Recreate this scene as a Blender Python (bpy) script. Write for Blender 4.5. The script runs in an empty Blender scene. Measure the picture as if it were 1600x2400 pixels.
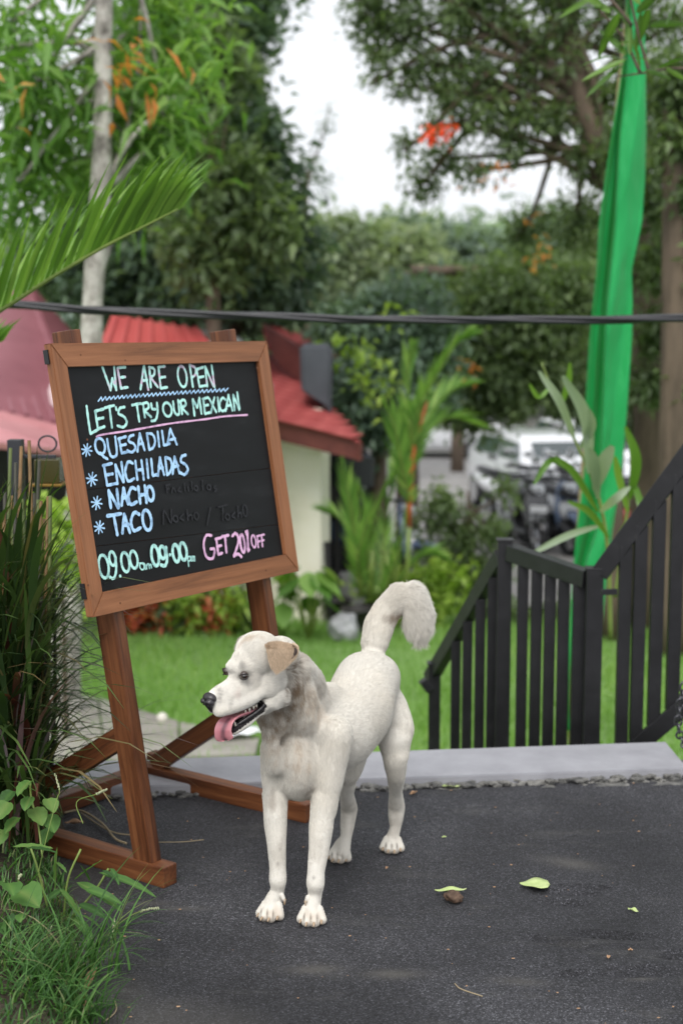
import bpy, bmesh, math, random
import numpy as np
from mathutils import Vector, Matrix, noise as mnoise

SC = bpy.context.scene
COL = SC.collection
R = math.radians

# ------------------------------------------------------------------ camera
CAM_H, FPX, PITCH = 1.30, 3333.0, math.atan(430 / 3333.0)
cam_data = bpy.data.cameras.new('camera')
cam = bpy.data.objects.new('camera', cam_data)
COL.objects.link(cam)
cam.location = (0, 0, CAM_H)
cam.rotation_euler = (R(90) - PITCH, 0, 0)
cam_data.sensor_fit = 'VERTICAL'
cam_data.sensor_height = 36.0
cam_data.lens = 36.0 * FPX / 2400.0
cam_data.clip_start = 0.1
cam_data.clip_end = 500
cam_data.dof.use_dof = True
cam_data.dof.focus_distance = 3.02
cam_data.dof.aperture_fstop = 3.0
SC.camera = cam

# ------------------------------------------------------------------ light: overcast tropical day
w = bpy.data.worlds.new('World')
SC.world = w
w.use_nodes = True
nt = w.node_tree
nt.nodes.clear()
out = nt.nodes.new('ShaderNodeOutputWorld')
bg = nt.nodes.new('ShaderNodeBackground')
sky = nt.nodes.new('ShaderNodeTexSky')
sky.sky_type = 'NISHITA'
sky.sun_disc = False
sky.sun_elevation = R(52)
sky.sun_rotation = R(190)
sky.air_density = 1.0
sky.dust_density = 5.0
sky.ozone_density = 1.0
hsv = nt.nodes.new('ShaderNodeHueSaturation')
hsv.inputs['Saturation'].default_value = 0.22
hsv.inputs['Value'].default_value = 1.0
nt.links.new(sky.outputs[0], hsv.inputs['Color'])
# even bright cloud cover over the clear-sky model
cloud = nt.nodes.new('ShaderNodeMixRGB')
cloud.inputs[0].default_value = 0.75
cloud.inputs[2].default_value = (4.75, 4.9, 5.15, 1)
nt.links.new(hsv.outputs[0], cloud.inputs[1])
nt.links.new(cloud.outputs[0], bg.inputs['Color'])
bg.inputs['Strength'].default_value = 0.14
nt.links.new(bg.outputs[0], out.inputs['Surface'])

sun_data = bpy.data.lights.new('sun', 'SUN')
sun_data.energy = 1.3
sun_data.angle = R(30)
sun_data.color = (1.0, 0.97, 0.93)
sun = bpy.data.objects.new('sun', sun_data)
COL.objects.link(sun)
# direction: from high, slightly behind the camera's right shoulder
sd = Vector((math.sin(R(190)) * math.cos(R(52)), math.cos(R(190)) * math.cos(R(52)), math.sin(R(52))))
sun.rotation_euler = sd.to_track_quat('Z', 'Y').to_euler()

SC.view_settings.view_transform = 'Standard'
SC.view_settings.look = 'None'
SC.view_settings.gamma = 1.0
SC.view_settings.use_curve_mapping = False
SC.view_settings.exposure = 0.8

# ------------------------------------------------------------------ placing helpers
_F = np.array([0, math.cos(PITCH), -math.sin(PITCH)])
_D = np.array([0, -math.sin(PITCH), -math.cos(PITCH)])
_X = np.array([1.0, 0, 0])
_O = np.array([0, 0, CAM_H])

def ray(px, py):
    return _F + (px - 800) / FPX * _X + (py - 1200) / FPX * _D

def at(px, py, Y):
    """World point at distance Y (metres north of the viewer) on a line of sight measured in the photo."""
    r = ray(px, py)
    return Vector(_O + r * (Y / r[1]))

def gnd(px, py, z=0.0):
    r = ray(px, py)
    return Vector(_O + r * ((CAM_H - z) / -r[2]))

def mpp(Y):                      # metres per photo pixel near distance Y
    return Y / FPX

def lawn_z(Y):
    if Y < 14: return -0.75 - 0.09 * (Y - 5)
    if Y < 50: return -1.56 - 0.03 * (Y - 14)
    return -2.64 + 0.05 * (Y - 50)

def lawn_at(px, py):
    lo, hi = 5.0, 120.0
    r = ray(px, py)
    for _ in range(40):
        m = (lo + hi) / 2
        z = CAM_H + r[2] / r[1] * m
        if z > lawn_z(m): lo = m
        else: hi = m
    return at(px, py, lo)

# ------------------------------------------------------------------ object helpers
def tag(o, label=None, cat=None, group=None, kind=None):
    if label: o['label'] = label
    if cat: o['category'] = cat
    if group: o['group'] = group
    if kind: o['kind'] = kind
    return o

def empty(name, loc=(0, 0, 0), label=None, cat=None, group=None, rot=(0, 0, 0)):
    o = bpy.data.objects.new(name, None)
    o.empty_display_size = 0.1
    COL.objects.link(o)
    o.location = loc
    o.rotation_euler = rot
    return tag(o, label, cat, group)

def link(name, me, mat=None, parent=None, smooth=False):
    if mat is not None and not me.materials:
        me.materials.append(mat)
    o = bpy.data.objects.new(name, me)
    COL.objects.link(o)
    if parent is not None:
        o.parent = parent
    if smooth:
        me.polygons.foreach_set('use_smooth', [True] * len(me.polygons))
    return o

def mesh_np(name, V, F, attrs=None, smooth=False):
    """V (n,3); F (m,3) or (m,4) int array, or list of such arrays"""
    me = bpy.data.meshes.new(name)
    Fs = F if isinstance(F, list) else [F]
    V = np.asarray(V, dtype=np.float32)
    me.vertices.add(len(V))
    me.vertices.foreach_set('co', V.ravel())
    nl = sum(f.size for f in Fs)
    me.loops.add(nl)
    me.loops.foreach_set('vertex_index', np.concatenate([f.ravel() for f in Fs]).astype(np.int32))
    npoly = sum(len(f) for f in Fs)
    me.polygons.add(npoly)
    tot = np.concatenate([np.full(len(f), f.shape[1]) for f in Fs])
    st = np.concatenate([[0], np.cumsum(tot)[:-1]])
    me.polygons.foreach_set('loop_start', st.astype(np.int32))
    me.polygons.foreach_set('loop_total', tot.astype(np.int32))
    if smooth:
        me.polygons.foreach_set('use_smooth', np.ones(npoly, dtype=bool))
    me.update(calc_edges=True)
    for k, a in (attrs or {}).items():
        a = np.asarray(a, dtype=np.float32)
        if a.ndim == 1:
            at_ = me.attributes.new(k, 'FLOAT', 'POINT')
            at_.data.foreach_set('value', a)
        else:
            at_ = me.attributes.new(k, 'FLOAT_COLOR', 'POINT')
            at_.data.foreach_set('color', np.hstack([a, np.ones((len(a), 1), np.float32)]).ravel())
    return me

def bm_mesh(name, bm):
    me = bpy.data.meshes.new(name)
    bmesh.ops.recalc_face_normals(bm, faces=bm.faces)
    bm.to_mesh(me)
    bm.free()
    return me

def bm_box(bm, size, mat=Matrix.Identity(4), bevel=0.0, seg=1):
    r = bmesh.ops.create_cube(bm, size=1.0)
    vs = r['verts']
    bmesh.ops.scale(bm, vec=Vector(size), verts=vs)
    if bevel > 0:
        es = list({e for v in vs for e in v.link_edges})
        rb = bmesh.ops.bevel(bm, geom=es, offset=bevel, segments=seg, affect='EDGES', profile=0.6)
        vs = list({v for v in rb['verts']} | {v for v in vs if v.is_valid})
    bmesh.ops.transform(bm, matrix=mat, verts=vs)
    return vs

def frame_mat(o, x, y, z):
    m = Matrix((x, y, z)).transposed().to_4x4()
    m.translation = o
    return m

def bar_mesh(name, a, b, wx, wy, side=None, bevel=0.002, ext=0.0):
    """beam from a to b; wx measured along 'side', wy across it"""
    a = Vector(a); b = Vector(b)
    z = (b - a).normalized()
    s = Vector(side) if side is not None else (Vector((0, 0, 1)) if abs(z.z) < .9 else Vector((1, 0, 0)))
    x = (s - z * s.dot(z)).normalized()
    y = z.cross(x)
    bm = bmesh.new()
    bm_box(bm, (wx, wy, (b - a).length + 2 * ext), frame_mat((a + b) / 2, x, y, z), bevel, 2)
    return bm_mesh(name, bm)

def tube_np(path, radii, n=8, cap=True):
    path = [Vector(p) for p in path]
    V = []; F = []
    up = Vector((0, 0, 1))
    prev = None
    for i, p in enumerate(path):
        t = (path[min(i + 1, len(path) - 1)] - path[max(i - 1, 0)]).normalized()
        if prev is None:
            x = t.cross(up)
            if x.length < 1e-3: x = t.cross(Vector((1, 0, 0)))
        else:
            x = prev - t * prev.dot(t)
        x.normalize(); y = t.cross(x); prev = x
        for k in range(n):
            a = 2 * math.pi * k / n
            V.append(p + (x * math.cos(a) + y * math.sin(a)) * radii[i])
    for i in range(len(path) - 1):
        for k in range(n):
            F.append((i * n + k, i * n + (k + 1) % n, (i + 1) * n + (k + 1) % n, (i + 1) * n + k))
    Ts = []
    if cap:
        c0 = len(V); V.append(path[0]); V.append(path[-1])
        for k in range(n):
            Ts.append((c0, (k + 1) % n, k))
            b = (len(path) - 1) * n
            Ts.append((c0 + 1, b + k, b + (k + 1) % n))
    return np.array([tuple(v) for v in V]), [np.array(F)] + ([np.array(Ts)] if Ts else [])

def tube(name, path, radii, mat, parent=None, n=8):
    if not hasattr(radii, '__len__'): radii = [radii] * len(path)
    V, F = tube_np(path, radii, n)
    return link(name, mesh_np(name, V, F, smooth=True), mat, parent)

def smooth_path(pts, n=8):
    """Catmull-Rom through points"""
    pts = [np.array(p, float) for p in pts]
    P = [2 * pts[0] - pts[1]] + pts + [2 * pts[-1] - pts[-2]]
    o = []
    for i in range(1, len(P) - 2):
        for k in range(n):
            t = k / n
            o.append(.5 * ((2 * P[i]) + (-P[i-1] + P[i+1]) * t + (2*P[i-1] - 5*P[i] + 4*P[i+1] - P[i+2]) * t*t + (-P[i-1] + 3*P[i] - 3*P[i+1] + P[i+2]) * t**3))
    o.append(pts[-1])
    return o

# ------------------------------------------------------------------ material helpers
def srgb(r, g, b):
    f = lambda c: (c / 255 / 12.92) if c / 255 <= .04045 else ((c / 255 + .055) / 1.055) ** 2.4
    return (f(r), f(g), f(b))

def new_mat(name):
    m = bpy.data.materials.new(name)
    m.use_nodes = True
    n = m.node_tree
    b = n.nodes['Principled BSDF']
    return m, n, b

def N(n, typ, **kw):
    x = n.nodes.new(typ)
    for k, v in kw.items():
        if k in x.inputs: x.inputs[k].default_value = v
        else: setattr(x, k, v)
    return x

def ramp(n, stops):
    r = n.nodes.new('ShaderNodeValToRGB')
    e = r.color_ramp.elements
    while len(e) > 1: e.remove(e[-1])
    e[0].position = stops[0][0]; e[0].color = (*stops[0][1], 1)
    for p, c in stops[1:]:
        x = e.new(p); x.color = (*c, 1)
    return r

def mat_noise(name, stops, scale=5, rough=.6, bump=0.0, bscale=60, detail=6, stretch=(1, 1, 1), spec=.4, dist=0.01, metallic=0, coords='Object'):
    m, n, b = new_mat(name)
    tc = N(n, 'ShaderNodeTexCoord'); mp = N(n, 'ShaderNodeMapping'); mp.inputs['Scale'].default_value = stretch
    n.links.new(tc.outputs[coords], mp.inputs[0])
    t = N(n, 'ShaderNodeTexNoise'); t.inputs['Scale'].default_value = scale; t.inputs['Detail'].default_value = detail; t.inputs['Roughness'].default_value = .62
    n.links.new(mp.outputs[0], t.inputs['Vector'])
    r = ramp(n, stops)
    n.links.new(t.outputs['Fac'], r.inputs[0]); n.links.new(r.outputs[0], b.inputs['Base Color'])
    b.inputs['Roughness'].default_value = rough
    b.inputs['Specular IOR Level'].default_value = spec
    b.inputs['Metallic'].default_value = metallic
    if bump:
        t2 = N(n, 'ShaderNodeTexNoise'); t2.inputs['Scale'].default_value = bscale; t2.inputs['Detail'].default_value = 4
        n.links.new(mp.outputs[0], t2.inputs['Vector'])
        bp = N(n, 'ShaderNodeBump'); bp.inputs['Strength'].default_value = bump; bp.inputs['Distance'].default_value = dist
        n.links.new(t2.outputs['Fac'], bp.inputs['Height']); n.links.new(bp.outputs[0], b.inputs['Normal'])
    return m

def mat_leaf(name, stops, rough=.45, trans=.35, spec=.35, under=None):
    """leaf material: 'tone' attribute picks the leaf's own colour; some light comes through"""
    m, n, b = new_mat(name)
    a = N(n, 'ShaderNodeAttribute'); a.attribute_name = 'tone'
    r = ramp(n, stops)
    n.links.new(a.outputs['Fac'], r.inputs[0])
    n.links.new(r.outputs[0], b.inputs['Base Color'])
    b.inputs['Roughness'].default_value = rough
    b.inputs['Specular IOR Level'].default_value = spec
    tr = N(n, 'ShaderNodeBsdfTranslucent')
    mx = N(n, 'ShaderNodeMixRGB', blend_type='MULTIPLY'); mx.inputs[0].default_value = 1; mx.inputs[2].default_value = (1.5, 1.7, .7, 1)
    n.links.new(r.outputs[0], mx.inputs[1]); n.links.new(mx.outputs[0], tr.inputs['Color'])
    ms = N(n, 'ShaderNodeMixShader'); ms.inputs[0].default_value = trans
    o = n.nodes['Material Output']
    n.links.new(b.outputs[0], ms.inputs[1]); n.links.new(tr.outputs[0], ms.inputs[2]); n.links.new(ms.outputs[0], o.inputs['Surface'])
    return m

def mat_plain(name, col, rough=.5, spec=.4, metallic=0, coat=0):
    m, n, b = new_mat(name)
    b.inputs['Base Color'].default_value = (*col, 1)
    b.inputs['Roughness'].default_value = rough
    b.inputs['Specular IOR Level'].default_value = spec
    b.inputs['Metallic'].default_value = metallic
    b.inputs['Coat Weight'].default_value = coat
    return m

# ------------------------------------------------------------------ foliage helpers
def leaves_np(P, D, Nn, L, Wd, tone, fold=.25, droop=.0):
    """each leaf = 4 tris folded along the midrib; P base points, D directions, Nn normals"""
    n = len(P)
    D = D / np.linalg.norm(D, axis=1, keepdims=True)
    S = np.cross(D, Nn); S /= (np.linalg.norm(S, axis=1, keepdims=True) + 1e-9)
    U = np.cross(S, D)
    L = np.broadcast_to(L, n)[:, None]; Wd = np.broadcast_to(Wd, n)[:, None]
    base = P
    mid = P + D * L * .45 + U * 0
    tip = P + D * L - U * L * droop
    lf = P + D * L * .42 + S * Wd * .5 + U * Wd * fold
    rt = P + D * L * .42 - S * Wd * .5 + U * Wd * fold
    V = np.stack([base, lf, mid, rt, tip], axis=1).reshape(-1, 3)
    i = np.arange(n)[:, None] * 5
    F = np.concatenate([i + [0, 2, 1], i + [0, 3, 2], i + [1, 2, 4], i + [2, 3, 4]]).astype(np.int32)
    return V, F, np.repeat(tone, 5)

def blades_np(B, D, H, Wd, curve, tone, seg=4, rng=None, wfac=None):
    """grass blades: ribbon from B, leaning to horizontal direction D while bending by 'curve'"""
    n = len(B)
    t = np.linspace(0, 1, seg + 1)
    V = np.zeros((n, seg + 1, 2, 3))
    Dh = D / (np.linalg.norm(D, axis=1, keepdims=True) + 1e-9)
    S = np.cross(Dh, np.array([0, 0, 1.0])); S /= (np.linalg.norm(S, axis=1, keepdims=True) + 1e-9)
    H = np.broadcast_to(H, n); Wd = np.broadcast_to(Wd, n); curve = np.broadcast_to(curve, n)
    pos = B.copy(); ang = curve * .15
    for k in range(seg + 1):
        if wfac is None: wk = (1 - t[k] ** 2.2) * .95 + .05
        else: wk = wfac(t[k])
        wv = (Wd * wk * .5)[:, None]
        V[:, k, 0] = pos + S * wv
        V[:, k, 1] = pos - S * wv
        a = ang + curve * t[k]
        step = (H / seg)[:, None]
        pos = pos + (Dh * np.sin(a)[:, None] + np.array([0, 0, 1.0]) * np.cos(a)[:, None]) * step
    V = V.reshape(-1, 3)
    F = []
    base = np.arange(n)[:, None] * (2 * (seg + 1))
    for k in range(seg):
        F.append(base + [2*k, 2*k+1, 2*k+3, 2*k+2])
    return V, np.concatenate(F).astype(np.int32), np.repeat(tone, 2 * (seg + 1))

def merge(parts):
    V = []; F = []; T = []; o = 0
    for v, f, t in parts:
        V.append(v); T.append(t)
        F.append(f + o); o += len(v)
    return np.concatenate(V), F, np.concatenate(T)

def crown(name, blobs, n, L, Wd, mat, parent, seed=1, tone=(.0, 1.0), shell=.55, droop=.2, flat=.5):
    """blobs: list of (centre, (rx,ry,rz)); leaves spread through their volume in sprays, denser near the outside"""
    rng = np.random.default_rng(seed)
    C = np.array([tuple(b[0]) for b in blobs]); Rr = np.array([b[1] for b in blobs], float)
    vol = Rr.prod(axis=1) ** (2 / 3)
    k = 7
    ns = max(1, n // k)
    idx = rng.choice(len(blobs), ns, p=vol / vol.sum())
    d = rng.normal(size=(ns, 3)); d /= np.linalg.norm(d, axis=1, keepdims=True)
    rad = shell + (1 - shell) * rng.random(ns)
    rad = np.where(rng.random(ns) < .15, rng.random(ns) ** .33, rad) * (1 + .12 * rng.normal(size=ns))
    # break up the sphere into tufts
    lump = 1 + .22 * np.sin(d[:, 0] * 7 + idx) * np.cos(d[:, 1] * 6 + idx * 2) + .15 * np.sin(d[:, 2] * 9 + idx)
    c = C[idx] + d * Rr[idx] * (rad * lump)[:, None]
    btone = rng.random(len(blobs))
    ct = .45 * rng.random(ns) + .25 * btone[idx] + .15 * (d[:, 2] + 1) / 2 
    # sprays
    off = rng.normal(size=(ns, k, 3)) * (L * .75)
    p = (c[:, None] + off).reshape(-1, 3)
    dd = (d[:, None] * .8 + rng.normal(size=(ns, k, 3)) * .8)
    dd[..., 2] -= .2
    dd = dd.reshape(-1, 3)
    nn = rng.normal(size=(ns * k, 3)) * flat + np.array([0, 0, 1.0])
    tn = np.clip(tone[0] + (tone[1] - tone[0]) * (np.repeat(ct, k) + .15 * rng.random(ns * k)), 0, 1)
    LL = L * (.6 + .8 * rng.random(ns * k)); WW = Wd * (.7 + .6 * rng.random(ns * k))
    V, F, T = leaves_np(p, dd, nn, LL, WW, tn, droop=droop)
    return link(name, mesh_np(name, V, F, {'tone': T}), mat, parent)
# ================================================================== materials of the place
def mat_asphalt():
    m, n, b = new_mat('asphalt')
    tc = N(n, 'ShaderNodeTexCoord')
    big = N(n, 'ShaderNodeTexNoise'); big.inputs['Scale'].default_value = 2.2; big.inputs['Detail'].default_value = 5
    n.links.new(tc.outputs['Object'], big.inputs['Vector'])
    r1 = ramp(n, [(.3, (.017, .017, .019)), (.5, (.031, .031, .034)), (.7, (.056, .056, .060))])
    n.links.new(big.outputs['Fac'], r1.inputs[0])
    vo = N(n, 'ShaderNodeTexVoronoi'); vo.inputs['Scale'].default_value = 400
    n.links.new(tc.outputs['Object'], vo.inputs['Vector'])
    sep = N(n, 'ShaderNodeSeparateColor'); n.links.new(vo.outputs['Color'], sep.inputs[0])
    r2 = ramp(n, [(.0, (.25, .25, .27)), (.5, (.80, .80, .84)), (.84, (1.5, 1.5, 1.58)), (.94, (2.5, 2.5, 2.6)), (1, (4.6, 4.6, 4.7))])
    n.links.new(sep.outputs[0], r2.inputs[0])
    mu = N(n, 'ShaderNodeMixRGB', blend_type='MULTIPLY'); mu.inputs[0].default_value = 1
    n.links.new(r1.outputs[0], mu.inputs[1]); n.links.new(r2.outputs[0], mu.inputs[2])
    # pale dusty worn patches
    du = N(n, 'ShaderNodeTexNoise'); du.inputs['Scale'].default_value = 4.5; du.inputs['Detail'].default_value = 8; du.inputs['Roughness'].default_value = .7
    mp = N(n, 'ShaderNodeMapping'); mp.inputs['Location'].default_value = (3.1, 7.7, 0); mp.inputs['Scale'].default_value = (.6, 1.6, 1)
    n.links.new(tc.outputs['Object'], mp.inputs[0]); n.links.new(mp.outputs[0], du.inputs['Vector'])
    r3 = ramp(n, [(.55, (0, 0, 0)), (.72, (.5, .5, .5))])
    n.links.new(du.outputs['Fac'], r3.inputs[0])
    mx = N(n, 'ShaderNodeMixRGB'); mx.inputs[2].default_value = (.10, .098, .092, 1)
    n.links.new(r3.outputs[0], mx.inputs[0]); n.links.new(mu.outputs[0], mx.inputs[1])
    # dust along the grass verge (attribute painted by position on the mesh)
    at_ = N(n, 'ShaderNodeAttribute'); at_.attribute_name = 'dust'
    mx2 = N(n, 'ShaderNodeMixRGB'); mx2.inputs[2].default_value = (.12, .112, .10, 1)
    n.links.new(at_.outputs['Fac'], mx2.inputs[0]); n.links.new(mx.outputs[0], mx2.inputs[1])
    n.links.new(mx2.outputs[0], b.inputs['Base Color'])
    b.inputs['Roughness'].default_value = .72
    b.inputs['Specular IOR Level'].default_value = .42
    b1 = N(n, 'ShaderNodeBump'); b1.inputs['Strength'].default_value = .9; b1.inputs['Distance'].default_value = .004
    n.links.new(vo.outputs['Distance'], b1.inputs['Height'])
    f = N(n, 'ShaderNodeTexNoise'); f.inputs['Scale'].default_value = 90; f.inputs['Detail'].default_value = 3
    n.links.new(tc.outputs['Object'], f.inputs['Vector'])
    b2 = N(n, 'ShaderNodeBump'); b2.inputs['Strength'].default_value = .8; b2.inputs['Distance'].default_value = .006
    n.links.new(f.outputs['Fac'], b2.inputs['Height']); n.links.new(b1.outputs[0], b2.inputs['Normal']); n.links.new(b2.outputs[0], b.inputs['Normal'])
    return m

M_asphalt = mat_asphalt()
M_kerb = mat_noise('kerb_stone', [(.3, (.25, .25, .27)), (.7, (.33, .33, .355))], scale=9, rough=.55, bump=.15, bscale=200)
M_mortar = mat_noise('rough_mortar', [(.35, (.05, .05, .05)), (.65, (.20, .195, .18))], scale=30, rough=.9, bump=.8, bscale=70, dist=.01)
M_lawn = mat_noise('lawn_soil', [(.3, (.12, .22, .055)), (.6, (.17, .29, .08)), (.8, (.24, .34, .11))], scale=3.5, rough=.9, bump=.5, bscale=30)
M_lot = mat_noise('lot_paving', [(.3, (.20, .19, .185)), (.7, (.31, .30, .29))], scale=1.5, rough=.85)
M_path = mat_noise('path_stone', [(.3, (.20, .185, .16)), (.7, (.34, .32, .28))], scale=4, rough=.8, bump=.3)
M_soil = mat_noise('soil', [(.3, (.022, .017, .011)), (.7, (.07, .052, .035))], scale=14, rough=.95, bump=1, bscale=50, dist=.02)
M_bark = mat_noise('bark_pale', [(.33, (.10, .09, .078)), (.48, (.30, .28, .25)), (.62, (.46, .44, .40))], scale=9, rough=.85, bump=.7, bscale=25, stretch=(1, 1, .8), dist=.02)
M_bark_dark = mat_noise('bark_dark', [(.3, (.05, .038, .028)), (.7, (.15, .11, .08))], scale=8, rough=.9, bump=.6, stretch=(1, 1, .2))
M_black = mat_noise('black_paint', [(.35, (.006, .006, .007)), (.64, (.012, .012, .014)), (.74, (.034, .033, .033))], scale=14, rough=.42, bump=.05, bscale=300, spec=.5)

# ------------------------------------------------------------------ asphalt deck
EDGE_A, EDGE_B = gnd(300, 1868), gnd(1600, 1806)      # front edge of the kerb, left to right
def edge_y(x):
    return EDGE_A.y + (EDGE_B.y - EDGE_A.y) * (x - EDGE_A.x) / (EDGE_B.x - EDGE_A.x)
VERGE = [gnd(-200, 1890), gnd(150, 1900), gnd(110, 2010), gnd(180, 2130), gnd(190, 2300), gnd(215, 2420), gnd(200, 2600), gnd(190, 3200)]
def verge_x(y):
    ys = [v.y for v in VERGE][::-1]; xs = [v.x for v in VERGE][::-1]
    return float(np.interp(y, ys, xs))

def build_asphalt():
    rng = np.random.default_rng(5)
    nx, ny = 260, 260
    xs = np.linspace(-1.6, 3.2, nx); tt = np.linspace(0, 1, ny)
    # scrape marks and dents (centre px, length m, width m, angle, depth)
    marks = [((1330, 2090), .17, .012, -.15), ((1370, 2078), .14, .009, -.1), ((1310, 2210), .16, .014, -.35), ((1430, 2195), .2, .012, -.12), ((1320, 2115), .12, .012, -.2),
             ((1490, 2280), .18, .02, .05), ((1340, 2285), .1, .01, -.1), ((1590, 2240), .1, .012, .2)]
    mk = [(gnd(*c), l, wd, a) for c, l, wd, a in marks]
    V = np.zeros((nx, ny, 3)); dust = np.zeros((nx, ny))
    worn = [((1215, 2302), .075, .018, -.15), ((1500, 2292), .045, .012, 0), ((740, 2275), .09, .02, 0), ((920, 2286), .1, .02, 0), ((430, 2130), .08, .014, 0), ((340, 2118), .1, .012, 0), ((1330, 2020), .12, .03, -.4)]
    wk = [(gnd(*c), l, wd, a) for c, l, wd, a in worn]
    for i, x in enumerate(xs):
        y1 = edge_y(x) + .06
        ys = -1.5 + (y1 + 1.5) * (1 - (1 - tt) ** 1.0)
        ys = np.where(tt < .1, -1.5 + tt * 30, 1.5 + (y1 - 1.5) * (tt - .1) / .9)
        for j, y in enumerate(ys):
            z = .005 * mnoise.noise(Vector((x * 2, y * 2, 0))) + .0025 * mnoise.noise(Vector((x * 11, y * 11, 3)))
            z += .0012 * mnoise.noise(Vector((x * 45, y * 45, 9)))
            for c, l, wd, a in mk:
                dx, dy = x - c.x, y - c.y
                if abs(dx) < l and abs(dy) < l:
                    u = dx * math.cos(a) + dy * math.sin(a); v = -dx * math.sin(a) + dy * math.cos(a)
                    z -= .011 * math.exp(-(u / l * 2.4) ** 4 - (v / wd * 1.3) ** 2)
                    z += .006 * math.exp(-(u / l * 2.4) ** 4 - ((v - wd * 1.6) / wd) ** 2)
            V[i, j] = (x, y, z)
            vx = verge_x(y)
            nn = mnoise.noise(Vector((x * 9, y * 9, 4))) * .5 + .5
            dd = max(0, 1 - (x - vx) / .16) * (.25 + .75 * nn) * (.9 if y < 2.75 else .45)
            dd = max(dd, .75 * max(0, 1 - math.hypot((x + .33) / .25, (y - 2.45) / .22)) * (.4 + nn))
            for c, l, wd, a in wk:
                u = (x - c.x) * math.cos(a) + (y - c.y) * math.sin(a); v = -(x - c.x) * math.sin(a) + (y - c.y) * math.cos(a)
                dd = max(dd, .55 * math.exp(-(u / l * 1.6) ** 2 - (v / wd) ** 2) * (.5 + nn))
            dust[i, j] = min(dd, .85)
    ii = np.arange(nx * ny).reshape(nx, ny)
    F = np.stack([ii[:-1, :-1], ii[1:, :-1], ii[1:, 1:], ii[:-1, 1:]], -1).reshape(-1, 4)
    o = link('asphalt', mesh_np('asphalt', V.reshape(-1, 3), F, {'dust': dust.ravel()}, smooth=True), M_asphalt)
    tag(o, 'dark grainy asphalt pavement with scrapes and pale worn patches', kind='structure')
build_asphalt()

# ------------------------------------------------------------------ kerb of smooth grey slabs, with rough mortar under its lip
def build_kerb():
    A0, A1 = gnd(-260, 1862, .03), gnd(1612, 1800, .03)
    B0, B1 = gnd(-260, 1800, .03), gnd(1560, 1738, .03)
    root = empty('kerb', (0, 0, 0)); tag(root, 'raised strip of smooth grey slabs along the far edge of the asphalt', kind='structure')
    n = 2
    for i in range(n):
        s, e = i / n, (i + 1) / n
        g = .0012
        a, b = A0.lerp(A1, s), A0.lerp(A1, e); c, d = B0.lerp(B1, e), B0.lerp(B1, s)
        u = (b - a).normalized() * g
        bm = bmesh.new()
        top = [bm.verts.new(p) for p in (a + u, b - u, c - u, d + u)]
        bot = [bm.verts.new(p.co - Vector((0, 0, .028))) for p in top]
        bm.faces.new(top); bm.faces.new(bot[::-1])
        for k in range(4): bm.faces.new((top[k], bot[k], bot[(k + 1) % 4], top[(k + 1) % 4]))
        bmesh.ops.bevel(bm, geom=[e_ for e_ in bm.edges if e_.verts[0] in top and e_.verts[1] in top], offset=.003, segments=2, affect='EDGES')
        link('slab', bm_mesh('slab', bm), M_kerb, root)
    # supporting retaining wall down to the lawn
    bm = bmesh.new()
    top = [A0 + Vector((0, .03, -.03)), A1 + Vector((.9, .0, -.03)), B1 + Vector((.9, -.02, -.03)), B0 + Vector((0, -.02, -.03))]
    tv = [bm.verts.new(p) for p in top]; bv = [bm.verts.new(p - Vector((0, 0, 1.1))) for p in top]
    bm.faces.new(tv); bm.faces.new(bv[::-1])
    for k in range(4): bm.faces.new((tv[k], bv[k], bv[(k + 1) % 4], tv[(k + 1) % 4]))
    link('retaining_wall', bm_mesh('retaining_wall', bm), M_mortar, root)
    # lumpy mortar line
    rng = random.Random(3); bm = bmesh.new()
    for i in range(420):
        t = rng.random()
        p = A0.lerp(A1, t)
        s = rng.uniform(.004, .012)
        bmesh.ops.create_icosphere(bm, subdivisions=1, radius=s, matrix=Matrix.Translation((p.x, p.y - .006 + rng.uniform(-.018, .008) - .006 * mnoise.noise(Vector((t * 30, 0, 0))), rng.uniform(-.002, .012))) @ Matrix.Diagonal((rng.uniform(1, 2.2), 1, rng.uniform(.5, .9), 1)))
    o = link('mortar_line', bm_mesh('mortar_line', bm), M_mortar, root); o['kind'] = 'stuff'
build_kerb()

# ------------------------------------------------------------------ terrain: lawn, lot, verge
def build_terrain():
    ys = np.concatenate([np.linspace(4.2, 16, 50), np.linspace(17, 60, 44), np.linspace(65, 260, 30)])
    xs = np.concatenate([np.linspace(-160, -14, 30), np.linspace(-13, 14, 80), np.linspace(15, 160, 30)])
    V = []
    for x in xs:
        for y in ys:
            z = lawn_z(y) + .04 * mnoise.noise(Vector((x * .5, y * .5, 0)))
            if y > 75: z = lawn_z(75) + (y - 75) * .12 + 3 * mnoise.noise(Vector((x * .02, y * .02, 1)))
            V.append((x, y, z))
    V = np.array(V); ii = np.arange(len(V)).reshape(len(xs), len(ys))
    F = np.stack([ii[:-1, :-1], ii[1:, :-1], ii[1:, 1:], ii[:-1, 1:]], -1).reshape(-1, 4)
    tag(link('ground', mesh_np('ground', V, F, smooth=True), M_lawn), 'green lawn falling away below the deck', kind='structure')
    # parking lot sheet
    ys = np.linspace(14.3, 62, 30); xs = np.linspace(-22, 24, 30)
    V = np.array([(x, y, lawn_z(y) + .05) for x in xs for y in ys]); ii = np.arange(len(V)).reshape(len(xs), len(ys))
    F = np.stack([ii[:-1, :-1], ii[1:, :-1], ii[1:, 1:], ii[:-1, 1:]], -1).reshape(-1, 4)
    tag(link('parking_lot', mesh_np('parking_lot', V, F, smooth=True), M_lot), 'pale grey paved parking lot beyond the lawn', kind='structure')
build_terrain()

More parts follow.
